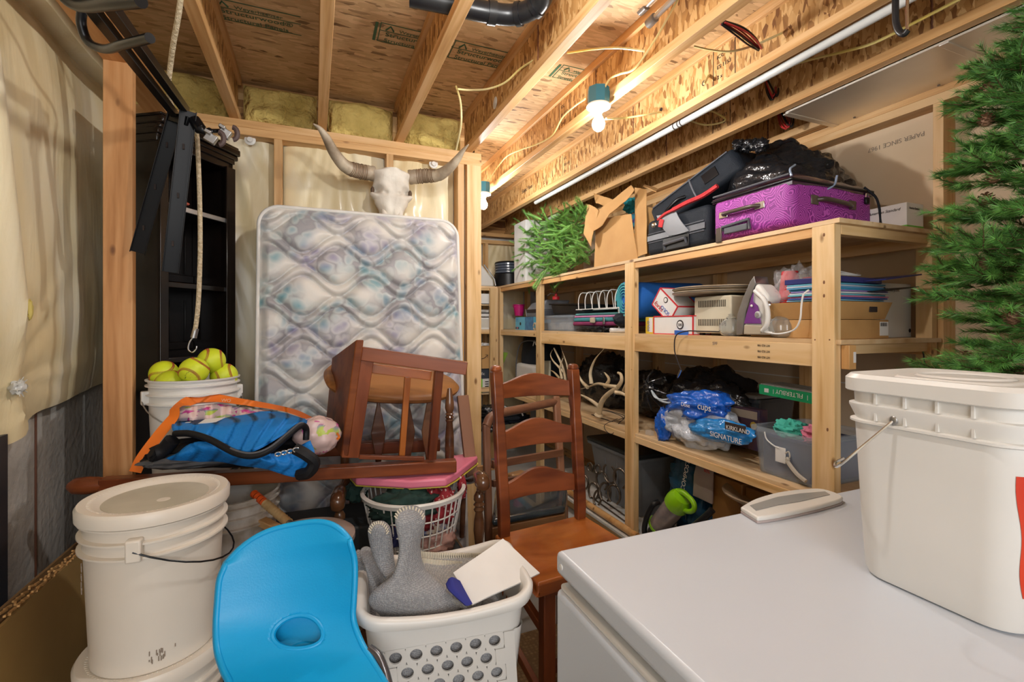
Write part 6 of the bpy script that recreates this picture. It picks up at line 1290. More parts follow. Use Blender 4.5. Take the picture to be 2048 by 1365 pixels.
for u, v in ((1025, 955), (1041, 953)): M().blob(at(u, v, 2.505), (.005, .008, .006), 0, 1, 1, 12, 8).build('peg_hole', BLACK_INK, t)
# --- ladder back stool in front
SZ = .61
t = thing('counter_stool', 'cherry ladder back counter stool with scooped seat beside the freezer', 'stool', P(1100, 1200, Z=SZ)); t.location.z = 0
b0, b1 = P(1008, 1072, Z=SZ), P(1160, 1036, Z=SZ); f0 = P(1086, 1166, Z=SZ); f1 = f0 + (b1 - b0) * 1.12
t0, t1 = at(992, 742, b0.length and (b0 - V((0, 0, 1.4))).dot(V((ST, CT, 0))) + .06), at(1146, 738, (b1 - V((0, 0, 1.4))).dot(V((ST, CT, 0))) + .05)
back = (b0 - f0).normalized(); right = (b1 - b0).normalized()
def post(b, tp, nm):
    c = curve([V((b.x, b.y, 0)) + back * .02, V((b.x, b.y, SZ)), b.lerp(tp, .45) - back * .004, tp], 8); m = M(); qx = right; L = len(c)
    for i in range(L):
        w_ = .021; d_ = .026 if i > 8 else .02
        if i > L - 5: d_ *= 1.1
        if i == L - 5: w_ *= .85; d_ *= .85
        for sx, sy in ((-1, -1), (1, -1), (1, 1), (-1, 1)): m.v.append(c[i] + right * w_ * sx + back * d_ * sy * .8)
    for i in range(L - 1):
        for j in range(4): m.f.append((i * 4 + j, i * 4 + (j + 1) % 4, (i + 1) * 4 + (j + 1) % 4, (i + 1) * 4 + j))
    m.f += [(3, 2, 1, 0), tuple(4 * L - 4 + j for j in range(4))]
    m.build(nm, W_CHERRY, t, bevel=.006, seg=3); M().cbox(tp + V((0, 0, .006)), (.042, .046, .03), Matrix((right, back, V((0, 0, 1)))).transposed()).build('post_finial', W_CHERRY, t, bevel=.018, seg=5)
    return c
P0 = post(b0, t0, 'back_post'); P1 = post(b1, t1, 'back_post')
def onp(c, z):
    for i in range(len(c) - 1):
        if (c[i].z - z) * (c[i + 1].z - z) <= 0 and c[i].z != c[i + 1].z: return c[i].lerp(c[i + 1], (z - c[i].z) / (c[i + 1].z - c[i].z))
    return c[-1]
dl = lambda c: (c - V((0, 0, 1.4))).dot(V((ST, CT, 0)))
for (va, vb, vc, vd, arch) in ((772, 801, 763, 793, .036), (868, 903, 852, 884, .040), (970, 1001, 946, 976, .042)):
    m = M(); zA, zB = at(1000, va, dl(b0) + .03).z, at(1000, vb, dl(b0) + .03).z; zC, zD = at(1140, vc, dl(b1) + .03).z, at(1140, vd, dl(b1) + .03).z; n = 20
    def f(a, b, zA=zA, zB=zB, zC=zC, zD=zD, arch=arch):
        top = zA + (zC - zA) * a + arch * (math.sin(math.pi * a) ** 2); bot = zB + (zD - zB) * a + .004 * math.sin(math.pi * a)
        z = bot + (top - bot) * b; p = onp(P0, z).lerp(onp(P1, z), a); return V((p.x, p.y, z)) + back * .022 * math.sin(math.pi * a)
    m.sheet(f, 20, 3, tuple(back * .016)).build('ladder_slat', W_CHERRY, t, bevel=.002)
def seatf(a, b):
    p = f0.lerp(f1, a) * (1 - b) + (b0 - right * .03).lerp(b1 + right * .03, a) * b + back * (.025 * b) 
    ss = min(a, 1 - a) * 2; p = p + (right * (-.02 * (1 - b) * (1 if a < .5 else -1))) * (1 if ss < .1 else 0)
    dx, dy = (a - .5) / .34, (b - .5) / .36; r = dx * dx + dy * dy; h = -.016 * math.exp(-r ** 2 * 1.2) + .007 * math.exp(-(dx / .35) ** 2) * (1 - b)
    return p + V((0, 0, h))
M().sheet(seatf, 40, 40, (0, 0, -.034)).build('seat', W_SEAT, t, bevel=.008, seg=3, ang=50)
for p, in ((f0,), (f1,)):
    p = p + back * .03 + right * (.03 if p is f0 else -.03)
    a = p + V((0, 0, -.03)); beam('front_leg', V((a.x, a.y, 0)), a, .042, .042, W_CHERRY, t, up=(1, 0, 0), bevel=.004)
fa, fb = f0 + back * .05 + right * .02, b0 + right * .0
for zz in (.44, .22): beam('stretcher', V((fa.x, fa.y, zz)), V((fb.x, fb.y, zz + .05)), .02, .03, W_CHERRY, t)
beam('stretcher', V((fa.x, fa.y, .3)) + right * .0, V((f1.x, f1.y, .3)) + back * .03, .02, .035, W_CHERRY, t); beam('apron', fa + V((0, 0, -.055)), f1 + back * .05 + V((0, 0, -.055)), .02, .05, W_CHERRY, t); beam('apron', fa + V((0, 0, -.055)), fb + V((0, 0, -.055)), .02, .05, W_CHERRY, t)
# woven rug on the floor, seen past the stool leg
def weave(name, c1, c2, s=260, b_=.6, ax=(1, 1, 1)):
    m, nt, bs = base(name); bs.inputs['Roughness'].default_value = .95; co = coords(nt, ax, rnd=False)
    wv = node(nt, 'ShaderNodeTexVoronoi', i_Scale=float(s), i_Randomness=.35); nt.links.new(co, wv.inputs['Vector']); n = node(nt, 'ShaderNodeTexNoise', i_Scale=s * .6, i_Detail=2.0); nt.links.new(co, n.inputs['Vector'])
    ad = node(nt, 'ShaderNodeMath', operation='MULTIPLY_ADD'); ad.inputs[1].default_value = .7; nt.links.new(n.outputs[0], ad.inputs[0]); nt.links.new(wv.outputs['Distance'], ad.inputs[2])
    nt.links.new(ramp(nt, ad.outputs[0], [(.35, c1), (.95, c2)]), bs.inputs['Base Color']); inv = node(nt, 'ShaderNodeMath', operation='SUBTRACT'); inv.inputs[0].default_value = 1; nt.links.new(ad.outputs[0], inv.inputs[1]); bump(nt, bs, inv.outputs[0], b_, .004); return m
M().box((.05, .6, .0), (1.3, 1.95, .012)).build('woven_floor_rug', weave('jute_weave', (.38, .24, .11), (.18, .10, .04), 60), None, bevel=.003, label='coarse tan woven rug on the floor under the stool', cat='rug')
# --- laundry basket with round holes
RZ = .745; FL, FR = P(722, 1245, Z=RZ), P(1060, 1192, Z=RZ); BRr = P(985, 1092, Z=RZ); ex = (FR - FL).normalized(); ey = V((-ex.y, ex.x, 0)); W_ = (FR - FL).length; Dp = max(.28, (BRr - FR).dot(ey)); Hb = .29
t = thing('laundry_basket', 'white rectangular laundry basket with round holes holding the folded rug', 'basket', FL + ex * W_ / 2 + ey * Dp / 2 - V((0, 0, Hb)))
def bp(x, y, z):
    "basket local to world: tapers to the base; z down from the rim"
    k = z / Hb * .03; xx = k + (W_ - 2 * k) * x / W_; yy = k + (Dp - 2 * k) * y / Dp; return FL + ex * xx + ey * yy - V((0, 0, z)) + V((0, 0, (.022 * (2 * x / W_ - 1) ** 2 - .011) * max(0, 1 - z / .07)))
def ringpts(off, z, r=.045, n=8):
    out = []
    for cx, cy, a0 in ((W_ - r, Dp - r, 0), (r, Dp - r, 1), (r, r, 2), (W_ - r, r, 3)):
        for k in range(n + 1):
            a = (a0 + k / n) * math.pi / 2; out.append((cx + (r + off) * math.cos(a), cy + (r + off) * math.sin(a), z))
        nx = {0: None}
    L = []
    for i in range(len(out)):
        a, b_ = out[i], out[(i + 1) % len(out)]; L.append(a); s = int(math.dist(a, b_) / .03)
        for j in range(1, s): L.append(tuple(a[k] + (b_[k] - a[k]) * j / s for k in range(3)))
    return L
prof = [(-.004, .085), (-.002, .03), (0, .022), (.016, .024), (.020, .014), (.019, .002), (.012, -.004), (.002, -.004), (-.006, .002), (-.008, .03), (-.008, .085)]
m = M(); L = [ringpts(o, z) for o, z in prof]; n = len(L[0])
for r in L: m.v += [bp(*p) for p in r]
for k in range(len(L) - 1):
    for i in range(n): m.f.append((k * n + i, k * n + (i + 1) % n, (k + 1) * n + (i + 1) % n, (k + 1) * n + i))
m.build('rim', WHITEP, t, ang=60)
def holed(name, p00, du, dv, W, H, skip=0):
    "wall from corner p00: du across, dv down; cells with round holes in shifted rows"
    m = M(); c = .046; rh = .0142; rows = int(H / .037); hh = H / rows
    for r in range(rows):
        off = (c / 2 if r % 2 else 0) + .012; x = off; edges = [0]
        def cell(x0, x1, hole):
            y0, y1 = r * hh, (r + 1) * hh
            g = lambda x, y: p00 + du * x + dv * y
            if not hole: m.add([g(x0, y0), g(x1, y0), g(x1, y1), g(x0, y1)], [(0, 1, 2, 3)]); return
            cx, cy = (x0 + x1) / 2, (y0 + y1) / 2; N = 24; b = len(m.v)
            for j in range(N):
                a = 2 * math.pi * j / N; m.v.append(g(cx + rh * math.cos(a), cy + rh * math.sin(a)))
            for j in range(N):
                a = 2 * math.pi * j / N; ca, sa = math.cos(a), math.sin(a); k = 1 / max(abs(ca) / ((x1 - x0) / 2), abs(sa) / ((y1 - y0) / 2)); m.v.append(g(cx + ca * k, cy + sa * k))
            for j in range(N): m.f.append((b + j, b + (j + 1) % N, b + N + (j + 1) % N, b + N + j))
        cell(0, off, False)
        while x + c <= W - .004: cell(x, x + c, True); x += c
        cell(x, W, False)
    o = m.build(name, WHITEP, t, smooth=False); s = o.modifiers.new('s', 'SOLIDIFY'); s.thickness = .003; s.use_rim = False; return o
def wallgrid(name, x0, y0, x1, y1, z0=.082, z1=Hb):
    A, B, Cc = bp(x0, y0, z0), bp(x1, y1, z0), bp(x0, y0, z1); du = (B - A); W = du.length; dv = Cc - A; holed(name, A, du / W, dv.normalized(), W, dv.length)
r = .03
wallgrid('side_wall', r, 0.003, W_ - r, 0.003); wallgrid('side_wall', W_ - .003, r, W_ - .003, Dp - r); wallgrid('side_wall', W_ - r, Dp - .003, r, Dp - .003); wallgrid('side_wall', .003, Dp - r, .003, r)
for cx, cy, a0 in ((W_ - r, r, 3), (r, r, 2), (W_ - r, Dp - r, 0), (r, Dp - r, 1)):
    m = M(); m.grid(lambda a, b: bp(cx + (r - .003) * math.cos((a0 + a) * math.pi / 2), cy + (r - .003) * math.sin((a0 + a) * math.pi / 2), .08 + (Hb - .08) * b), 8, 2); m.build('corner_wall', WHITEP, t)
m = M(); m.add([bp(.0, .0, Hb), bp(W_, 0, Hb), bp(W_, Dp, Hb), bp(0, Dp, Hb)], [(0, 1, 2, 3)]); m.build('basket_floor', WHITEP, t, smooth=False)
q = Matrix((ex, ey, V((0, 0, 1)))).transposed(); cc = FL + ex * W_ / 2 + ey * Dp / 2
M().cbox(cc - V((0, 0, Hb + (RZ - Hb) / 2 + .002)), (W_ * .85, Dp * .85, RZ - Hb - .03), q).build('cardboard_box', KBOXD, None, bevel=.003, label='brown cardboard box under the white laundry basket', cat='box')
RUG = weave('grey_rug', (.50, .50, .51), (.27, .27, .28), 330, .7, (1, 1, .7)); RUGB = weave('rug_back', (.56, .54, .50), (.30, .30, .30), 260, .8)
CRM = pm('cream_binding', (.66, .60, .48), rough=.9)
t = thing('folded_rug', 'thick grey woven rug folded upright in the laundry basket with cream binding', 'rug', cc - V((0, 0, .2)))
def sock(left, right, D, dep, nm='rug_fold', mat=RUG):
    Lc = curve([at(u, v, d) for u, v, d in left], 6); Rc = curve([at(u, v, d) for u, v, d in right], 6); n = min(len(Lc), len(Rc))
    def f(a, b):
        i = min(int(b * (n - 1)), n - 2); s = b * (n - 1) - i; l = Lc[i].lerp(Lc[i + 1], s); r_ = Rc[i].lerp(Rc[i + 1], s); c = (l + r_) / 2; h = (r_ - l) / 2; th = 2 * math.pi * a
        k = 1 if b > .14 else math.sqrt(max(0, 1 - ((.14 - b) / .14) ** 2)); nn = V((-ST, -CT, 0))
        return c + h * math.cos(th) * k + nn * dep * math.sin(th) * k
    m = M().grid(f, 36, 40, wrapu=True); m.build(nm, mat, t, ang=180); return Lc, Rc
Lc, Rc = sock([(786, 1012, 1.12), (792, 1050, 1.12), (799, 1095, 1.12), (785, 1150, 1.10), (744, 1185, 1.09), (740, 1208, 1.10), (770, 1236, 1.13)],
              [(852, 1012, 1.16), (850, 1050, 1.16), (840, 1095, 1.16), (850, 1140, 1.16), (880, 1170, 1.15), (905, 1195, 1.16), (930, 1210, 1.17)], 1.1, .035)
sock([(735, 1042, 1.2), (738, 1080, 1.2), (750, 1120, 1.19), (768, 1150, 1.18), (775, 1165, 1.17)], [(779, 1042, 1.2), (784, 1080, 1.2), (788, 1120, 1.2), (792, 1150, 1.18), (796, 1165, 1.17)], 1.2, .02)
sock([(716, 1095, 1.22), (730, 1130, 1.2), (738, 1160, 1.19), (742, 1192, 1.18)], [(742, 1095, 1.24), (756, 1130, 1.22), (768, 1160, 1.2), (776, 1188, 1.19)], 1.2, .02)
sock([(708, 1100, 1.25), (714, 1140, 1.24), (726, 1170, 1.23), (734, 1225, 1.2)], [(722, 1100, 1.25), (732, 1140, 1.24), (742, 1170, 1.23), (752, 1232, 1.2)], 1.2, .015)
loft([(835, 1108, 1.24), (880, 1112, 1.29), (940, 1112, 1.36), (985, 1112, 1.4)], [(850, 1140, 1.2), (890, 1150, 1.24), (940, 1155, 1.27), (970, 1160, 1.3)], [(870, 1175, 1.16), (900, 1200, 1.15), (935, 1215, 1.14), (960, 1220, 1.16)], th=(0, .008, -.012)).build('rug_fold', RUGB, t, ang=180)
m = M()
for pa in ([(832, 1106, 1.23), (880, 1109, 1.29), (940, 1110, 1.36), (985, 1110, 1.4)], [(838, 1120, 1.22), (880, 1124, 1.27), (925, 1127, 1.32)]):
    c_ = curve([at(*p) for p in pa], 14); m.tube(c_, .004, 6)
    for i in range(0, len(c_) - 1): m.tube([c_[i] + V((0, -.004, .006)), c_[i] + V((0, -.008, -.010))], .0022, 5)
    m.build('cream_binding', CRM, t, kind='stuff'); m = M()
for (cx, cy, w_, D_) in ((819, 1015, 31, 1.10), (757, 1045, 21, 1.185)):
    for k in range(13):
        a = math.pi * (k + .5) / 13; p = at(cx + w_ * math.cos(a) * .98, cy + 20 - 22 * math.sin(a), D_ - .004); m.tube([p, p + V((-.006 * math.cos(a), -.004, -.006))], .0018, 5)
    m.build('cream_binding', CRM, t, kind='stuff'); m = M()

M().cbox(cc + V((0, .0, -.17)), (W_ * .80, Dp * .74, .2), q).build('rug_fold', RUG, t, bevel=.03, seg=3)
t = loft([(906, 1145, 1.2), (955, 1112, 1.26), (1006, 1079, 1.32)], [(945, 1209, 1.12), (1005, 1180, 1.16), (1080, 1148, 1.24)], th=(0, .002, -.004), amp=.003).build('white_board', PAPERW, None, bevel=.001, label='stiff white card leaning in the laundry basket over its right rim', cat='card')
loft([(893, 1168, 1.14), (903, 1155, 1.15), (920, 1162, 1.16)], [(900, 1182, 1.12), (912, 1180, 1.12), (932, 1185, 1.13)], [(932, 1212, 1.1), (938, 1212, 1.1), (945, 1208, 1.1)], th=(0, .01, -.006)).build('navy_cloth', pm('navy_cloth', (.02, .025, .22), rough=.8), None, label='bright navy cloth corner peeking beside the white card', cat='cloth')
# --- stacked blue chairs
SKY = pm('chair_blue', (.0, .36, .74), (.0, .34, .70), rough=.42, bmp=.12, bs=260, bd=.002)
def bluechair(label, dd, sh=0, hb=0):
    t = thing('blue_chair', label, 'chair', at(590, 1365, .9 + dd)); t.location.z = 0
    Lf = [(452, 1132, 1.02), (441, 1160, 1.01), (437, 1200, 1.0), (434, 1250, .985), (436, 1300, .96), (448, 1340, .93), (462, 1372, .90), (470, 1430, .84)]
    Rt = [(700, 1085, 1.04), (709, 1120, 1.04), (710, 1160, 1.03), (708, 1200, 1.02), (707, 1240, 1.01), (722, 1285, .985), (745, 1325, .955), (790, 1400, .88)]
    Lc = curve([at(u + sh, v, d + dd) for u, v, d in Lf], 6); Rc = curve([at(u + sh, v, d + dd) for u, v, d in Rt], 6); n = len(Lc)
    def f(a, b):
        if b < .16:
            # crown: rise over a rounded top
            l, r = Lc[0], Rc[0]; s = 1 - b / .16; x = 2 * a - 1
            k = (1 - abs(x) ** 3.4); p = l.lerp(r, a); lean = .047 * k * s
            return p + V((0, .01 * s, lean + .0)) + V((-ST, -CT, 0)) * -.03 * (1 - x * x)
        bb = (b - .16) / .84; i = min(int(bb * (n - 1)), n - 2); s = bb * (n - 1) - i; l = Lc[i].lerp(Lc[i + 1], s); r = Rc[i].lerp(Rc[i + 1], s); x = 2 * a - 1
        return l.lerp(r, a) + V((-ST, -CT, 0)) * -.03 * (1 - x * x)
    a0, b0, ra, rb = .52, .688 + hb, .19, .10
    def el(a, b): return math.sqrt(((a - a0) / ra) ** 2 + ((b - b0) / rb) ** 2)
    def g(a, b):
        k = el(a, b)
        if abs(k - 1) < .13 and k > 0: a, b = a0 + (a - a0) / k, b0 + (b - b0) / k
        return f(a, b)
    m = M().grid(g, 72, 90); m.f = [fc for k, fc in enumerate(m.f) if not all(el((j % 73) / 72, (j // 73) / 90) < 1.14 for j in fc)]
    o = m.build('shell', SKY, t, ang=180); s = o.modifiers.new('s', 'SOLIDIFY'); s.thickness = .009; s.offset = 0
    edge = [f(0, j / 30) for j in range(31)]; ed2 = [f(1, j / 30) for j in range(31)]; top = [f(i / 24, 0) for i in range(25)]
    M().tube(list(reversed(edge)) + top[1:-1] + ed2, .0065, 10).build('rolled_edge', SKY, t)
    M().tube([f(a0 + ra * math.cos(k * math.pi / 24), b0 + rb * math.sin(k * math.pi / 24)) for k in range(48)], .0062, 8, closed=True).build('handle_rim', SKY, t)
    for u, D_ in ((470, 1.0), (700, 1.02)):
        a = at(u, 1330, D_ + dd); M().tube([a + V((0, 0, -.1)), V((a.x, a.y + .05, .01))], .011, 12).build('leg', pm('grey_steel_tube', (.3, .3, .31), rough=.3, metal=.8), t)
    return t
bluechair('front bright blue plastic chair with an oval hand hole', 0)
bluechair('second bright blue plastic chair nested just behind the front one', .028, -2, .17)
t = M().tube(curve([at(738, 1300, .98), at(755, 1315, .97), at(768, 1345, .95), at(778, 1385, .92)], 6), .011, 12).build('chair_leg', pm('graphite_tube', (.10, .10, .11), rough=.25, metal=.6), bpy.data.objects['blue_chair'])
# --- round tub behind the blue chair
c = at(612, 1100, 1.42); t = thing('taupe_tub', 'round taupe tub lid standing behind the blue chairs', 'tub', (c.x, c.y, c.z - .3)); TP = pm('taupe_plastic', (.34, .27, .24), (.28, .22, .19), rough=.4)
M().lathe([(0, -.3), (.11, -.3), (.13, -.01), (.14, -.005), (.14, .008), (.132, .014), (.11, .02), (0, .022)], c + V((0, 0, .03)), 48).build('tub_body', TP, t)
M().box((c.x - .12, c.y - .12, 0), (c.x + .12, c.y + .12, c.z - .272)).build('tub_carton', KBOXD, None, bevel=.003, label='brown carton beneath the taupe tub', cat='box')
t = thing('taped_bat', 'bat or tool handle wrapped in orange and tan tape leaning behind the grimy bucket', 'handle', at(545, 1015, 1.5)); a, b_ = at(508, 988, 1.56), at(581, 1050, 1.46); d = b_ - a; OT = pm('orange_tape', (.72, .09, .01), rough=.5); TT = pm('tan_tape', (.50, .34, .16), (.38, .24, .1), rough=.7, vs=30)
M().tube([a - d * .03, a], [.009, .013], 12).build('knob', OT, t)
for k in range(4): M().tube([a + d * .09 * k, a + d * (.09 * k + .075)], .0125, 12).build('orange_wrap', OT, t)
M().tube([a, a + d * .33], .0115, 12).build('grip_base', BLACKP, t)
m = M(); m.tube([a + d * .33 + d * .62 * k / 30 for k in range(31)], [.0135 + .0012 * (k % 3 == 0) for k in range(31)], 12); m.build('tan_wrap', TT, t); M().tube([a + d * .95, a + d * 1.08], .011, 12).build('barrel', STEEL, t); M().tube([a + d * 1.08, a + d * 1.08 + (V((d.x, d.y, -abs(d.z) * 2.4))) * 1.5], [.014, .03], 14).build('barrel', STEEL, t)
for k, (p, q_) in enumerate((((498, 1030, 1.62), (560, 1062, 1.5)), ((500, 1075, 1.6), (560, 1095, 1.5)))): beam('wooden_strip', at(*p), at(*q_), .03, .022, W_OLD if k else W_STUD, None, label=('pale wooden strip slanting behind the taped bat', 'reddish wooden strip low behind the taped bat')[k], cat='lumber')
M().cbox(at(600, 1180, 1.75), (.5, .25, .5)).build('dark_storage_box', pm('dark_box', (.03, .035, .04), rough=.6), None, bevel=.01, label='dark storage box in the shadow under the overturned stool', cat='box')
# --- laundry basket (round) with pink tray
c = at(828, 1095, 1.80); bz = c.z; tz = at(828, 978, 1.80).z
t = thing('round_laundry_basket', 'white round open grid laundry basket full of clothes on the armchair', 'basket', (c.x, c.y, bz)); rb, rt = .135, .185; H_ = tz - bz
def bc(a, h): r_ = rb + (rt - rb) * h ** .8; return V((c.x + r_ * math.cos(a), c.y + r_ * math.sin(a), bz + H_ * h))
for k in range(40): M().tube([bc(2 * math.pi * k / 40, h / 6) for h in range(7)], .0028, 6).build('grid_bar', WHITEP, t)
for h in (.24, .47, .70): M().tube([bc(2 * math.pi * k / 48, h) for k in range(48)], .0028, 6, closed=True).build('grid_ring', WHITEP, t)
M().lathe([(rb - .01, 0), (rb + .004, 0), (rb + .006, .02), (rb - .002, .022)], (c.x, c.y, bz), 48).build('base_ring', WHITEP, t); M().lathe([(0, .001), (rb, .001), (rb, .006), (0, .006)], (c.x, c.y, bz), 40).build('base', WHITEP, t); M().lathe([(rt - .004, -.004), (rt + .006, -.006), (rt + .01, .008), (rt + .004, .014), (rt - .004, .012), (rt - .004, -.004)], (c.x, c.y, tz - .006), 56).build('rim', WHITEP, t)
DG = pm('dark_green_cloth', (.01, .045, .035), (.006, .025, .02), rough=.85)
def polka(name, a, b, s=60):
    m, nt, bs = base(name); bs.inputs['Roughness'].default_value = .85; vo = node(nt, 'ShaderNodeTexVoronoi', i_Scale=float(s), i_Randomness=.25); nt.links.new(coords(nt), vo.inputs['Vector']); nt.links.new(ramp(nt, vo.outputs['Distance'], [(.24, b), (.30, a)]), bs.inputs['Base Color']); return m
RP = polka('red_polka', (.25, .012, .02), (.6, .42, .4)); PKC = pm('blush_cloth', (.55, .33, .29), (.42, .24, .2), rough=.85); MIX = pm('printed_cloth', (.06, .12, .34), (.62, .52, .42), rough=.85, vs=22, lo=.45, hi=.55); NV = pm('deep_navy', (.015, .02, .09), rough=.85)
for k, (nm, mt2, off, r_, lb) in enumerate((('green_cloth', DG, (-.05, -.07, H_ * .86), (.12, .09, .055), 'dark green cloth at the top left inside the round basket'), ('red_polka_cloth', RP, (.075, -.045, H_ * .74), (.07, .085, .075), 'red polka dot cloth at the right inside the round basket'),
      ('printed_cloth', MIX, (.045, -.07, H_ * .50), (.07, .05, .05), 'multicoloured printed cloth in the middle of the round basket'), ('blush_cloth', PKC, (.05, -.06, H_ * .24), (.09, .085, .055), 'blush pink cloth at the bottom of the round basket'),
      ('navy_garment', NV, (-.07, -.07, H_ * .5), (.08, .07, .06), 'dark navy garment at the left inside the round basket'), ('red_garment', pm('deep_red', (.2, .01, .015), rough=.85), (-.02, -.09, H_ * .62), (.09, .06, .04), 'dark red garment under the green cloth in the round basket'),
      ('white_garment', WHITEP, (-.03, -.05, H_ * .2), (.08, .085, .05), 'pale garment at the bottom left of the round basket'), ('green_blanket', DG, (.02, .04, H_ * .6), (.13, .11, .10), 'dark green blanket filling the back of the round basket'))):
    M().blob(V((c.x, c.y, bz)) + V(off), r_, .3, 3, k + 3, 44, 26, ridge=.35).build(nm, mt2, None, ang=180, label=lb, cat='clothes')
M().blob(at(924, 975, 1.85), (.018, .02, .045), .3, 4, 3, 20, 14, ridge=.3).build('hanging_scarf', RP, None, label='polka dot cloth corner hanging right of the pink tray', cat='clothes')
M().blob(at(712, 985, 1.80), (.04, .05, .035), .35, 3, 13, 26, 18, ridge=.3).build('green_cuff', DG, None, label='dark green cloth spilling over the left basket rim', cat='clothes')
PK = pm('pink_plastic', (.78, .22, .32), (.74, .19, .29), rough=.35)
def pk(pts, zt_, nm, mat, th, pr):
    M().prism([P(u, v, Z=zt_) for u, v in pts], (0, 0, th)).build(nm, mat, pr, bevel=.007, seg=3)
zp = tz + .030; t = thing('pink_tray', 'pink plastic tray with a yellow edge lying on the round basket', 'tray', at(830, 955, 1.8))
out = [(700, 958), (718, 946), (770, 942), (850, 944), (885, 940), (900, 926), (950, 918), (955, 928), (912, 962), (892, 974), (820, 979), (712, 972)]
pk(out, zp, 'tray_body', PK, .030, t); pk([(u + (2 if u > 830 else -1), v + 2) for u, v in out], zp - .007, 'yellow_edge', pm('mustard_edge', (.62, .50, .06), rough=.5), .006, t)
# --- duffel and tote on the overturned stool
BD = pm('duffel_blue', (.0, .20, .62), (.0, .16, .52), rough=.65, bmp=.25, bs=120); BK = pm('duffel_black', (.006, .006, .008), rough=.6, spec=.3)
t = thing('blue_duffel', 'slumped bright blue sports duffel with black zip trim beside the floral tote', 'bag', at(460, 940, 1.45))
loft([(345, 842, 1.66), (400, 836, 1.70), (480, 828, 1.74), (560, 826, 1.74), (614, 838, 1.70)], [(345, 855, 1.52), (410, 850, 1.53), (490, 848, 1.52), (560, 845, 1.54), (616, 850, 1.56)], [(352, 866, 1.47), (400, 872, 1.44), (465, 900, 1.40), (520, 900, 1.40), (606, 852, 1.50)], n=40, m=30, th=(0, .012, -.008), amp=.016, fr=5).build('top_panel', BD, t, ang=180)
tr = curve([at(350, 868, 1.46), at(380, 868, 1.44), at(420, 880, 1.42), at(468, 905, 1.39), at(505, 912, 1.385), at(540, 900, 1.40), at(575, 872, 1.45), at(600, 852, 1.49), at(612, 858, 1.52), at(612, 880, 1.52)], 7)
M().tube(tr, .010, 10).build('zip_trim', BK, t); M().tube([p + V((0, -.006, .009)) for p in tr[20:]], .003, 6).build('zip', TRIMG, t)
loft([(352, 905, 1.46), (400, 882, 1.44), (470, 905, 1.44), (560, 905, 1.46), (622, 880, 1.50)], [(330, 915, 1.44), (420, 900, 1.41), (500, 918, 1.40), (570, 925, 1.42), (628, 910, 1.46)], [(312, 930, 1.46), (400, 925, 1.45), (480, 932, 1.45), (550, 942, 1.43), (602, 952, 1.44)], n=40, m=20, th=(0, .012, -.006), amp=.008, fr=9, seed=3).build('lower_panel', BD, t, ang=180)
M().blob(at(470, 898, 1.60), (.25, .10, .055), .2, 3, 3, 50, 26).build('dark_interior', BK, t)
M().blob(at(400, 918, 1.50), (.15, .06, .022), .2, 3, 8, 50, 20).build('grey_underside', pm('duffel_grey', (.07, .07, .075), rough=.7), t)
M().tube(curve([at(345, 880, 1.45), at(330, 898, 1.45), at(312, 908, 1.44), at(302, 906, 1.43)], 5), [.022] * 8 + [.024] * 5 + [.016] * 3, 12).build('end_handle', BK, t)
M().tube(curve([at(590, 898, 1.42), at(612, 910, 1.42), at(628, 925, 1.43), at(618, 945, 1.43), at(598, 950, 1.44)], 6), [.018] * 25, 8).build('shoulder_strap', BK, t)
m = M(); 
for k in range(4): q0 = at(556 + 12 * k, 909 - 3 * k, 1.405); m.tube([q0 + V((.008 * math.cos(a), 0, .006 * math.sin(a))) for a in [j * .7 for j in range(9)]], .0022, 6, closed=True)
m.build('chain_clip', CHROME, t)
for k, (u, v) in enumerate(((372, 846), (388, 842), (410, 840))): loft([(u, v, 1.60), (u + 40, v - 4, 1.62)], [(u - 14, v + 9, 1.55), (u + 22, v + 5, 1.56)], n=8, m=4, th=(0, 0, .002)).build('pale_stripe', PAPERW if k % 2 == 0 else pm('stripe_navy', (.01, .03, .1), rough=.6), t)
def floral():
    m, nt, b = base('floral_print'); b.inputs['Roughness'].default_value = .35; co = coords(nt, rnd=False)
    n = node(nt, 'ShaderNodeTexNoise', i_Scale=26.0, i_Detail=2.0, i_Distortion=.8); nt.links.new(co, n.inputs['Vector']); h = node(nt, 'ShaderNodeTexNoise', i_Scale=9.0); nt.links.new(co, h.inputs['Vector'])
    fl_ = ramp(nt, h.outputs[0], [(.38, (.22, .035, .05)), (.60, (.45, .55, .08)), (.50, (.60, .06, .30)), (.55, (.22, .28, .30))]); k = ramp(nt, n.outputs[0], [(.55, (0, 0, 0)), (.58, (1, 1, 1))])
    mx = node(nt, 'ShaderNodeMix', data_type='RGBA'); nt.links.new(k, mx.inputs[0]); mx.inputs[6].default_value = (.66, .48, .45, 1); nt.links.new(fl_, mx.inputs[7]); nt.links.new(mx.outputs[2], b.inputs['Base Color']); return m
FLO = floral(); ORG = pm('orange_webbing', (.74, .17, .01), (.68, .14, .008), rough=.6)
t = thing('floral_tote', 'folded pink floral tote with wide orange strap on top of the blue duffel', 'bag', at(500, 830, 1.75))
loft([(352, 812, 1.68), (440, 808, 1.76), (540, 822, 1.78), (620, 842, 1.76)], [(355, 832, 1.62), (440, 832, 1.70), (540, 835, 1.70), (622, 856, 1.66)], [(356, 842, 1.62), (440, 842, 1.68), (540, 842, 1.70), (622, 868, 1.66)], n=40, m=16, th=(0, .03, -.004), amp=.006, fr=9).build('folded_body', FLO, t, ang=180)
M().blob(at(634, 872, 1.62), (.075, .05, .066), .14, 2, 3, 44, 30, ridge=.08).build('folded_end', FLO, t, ang=180)
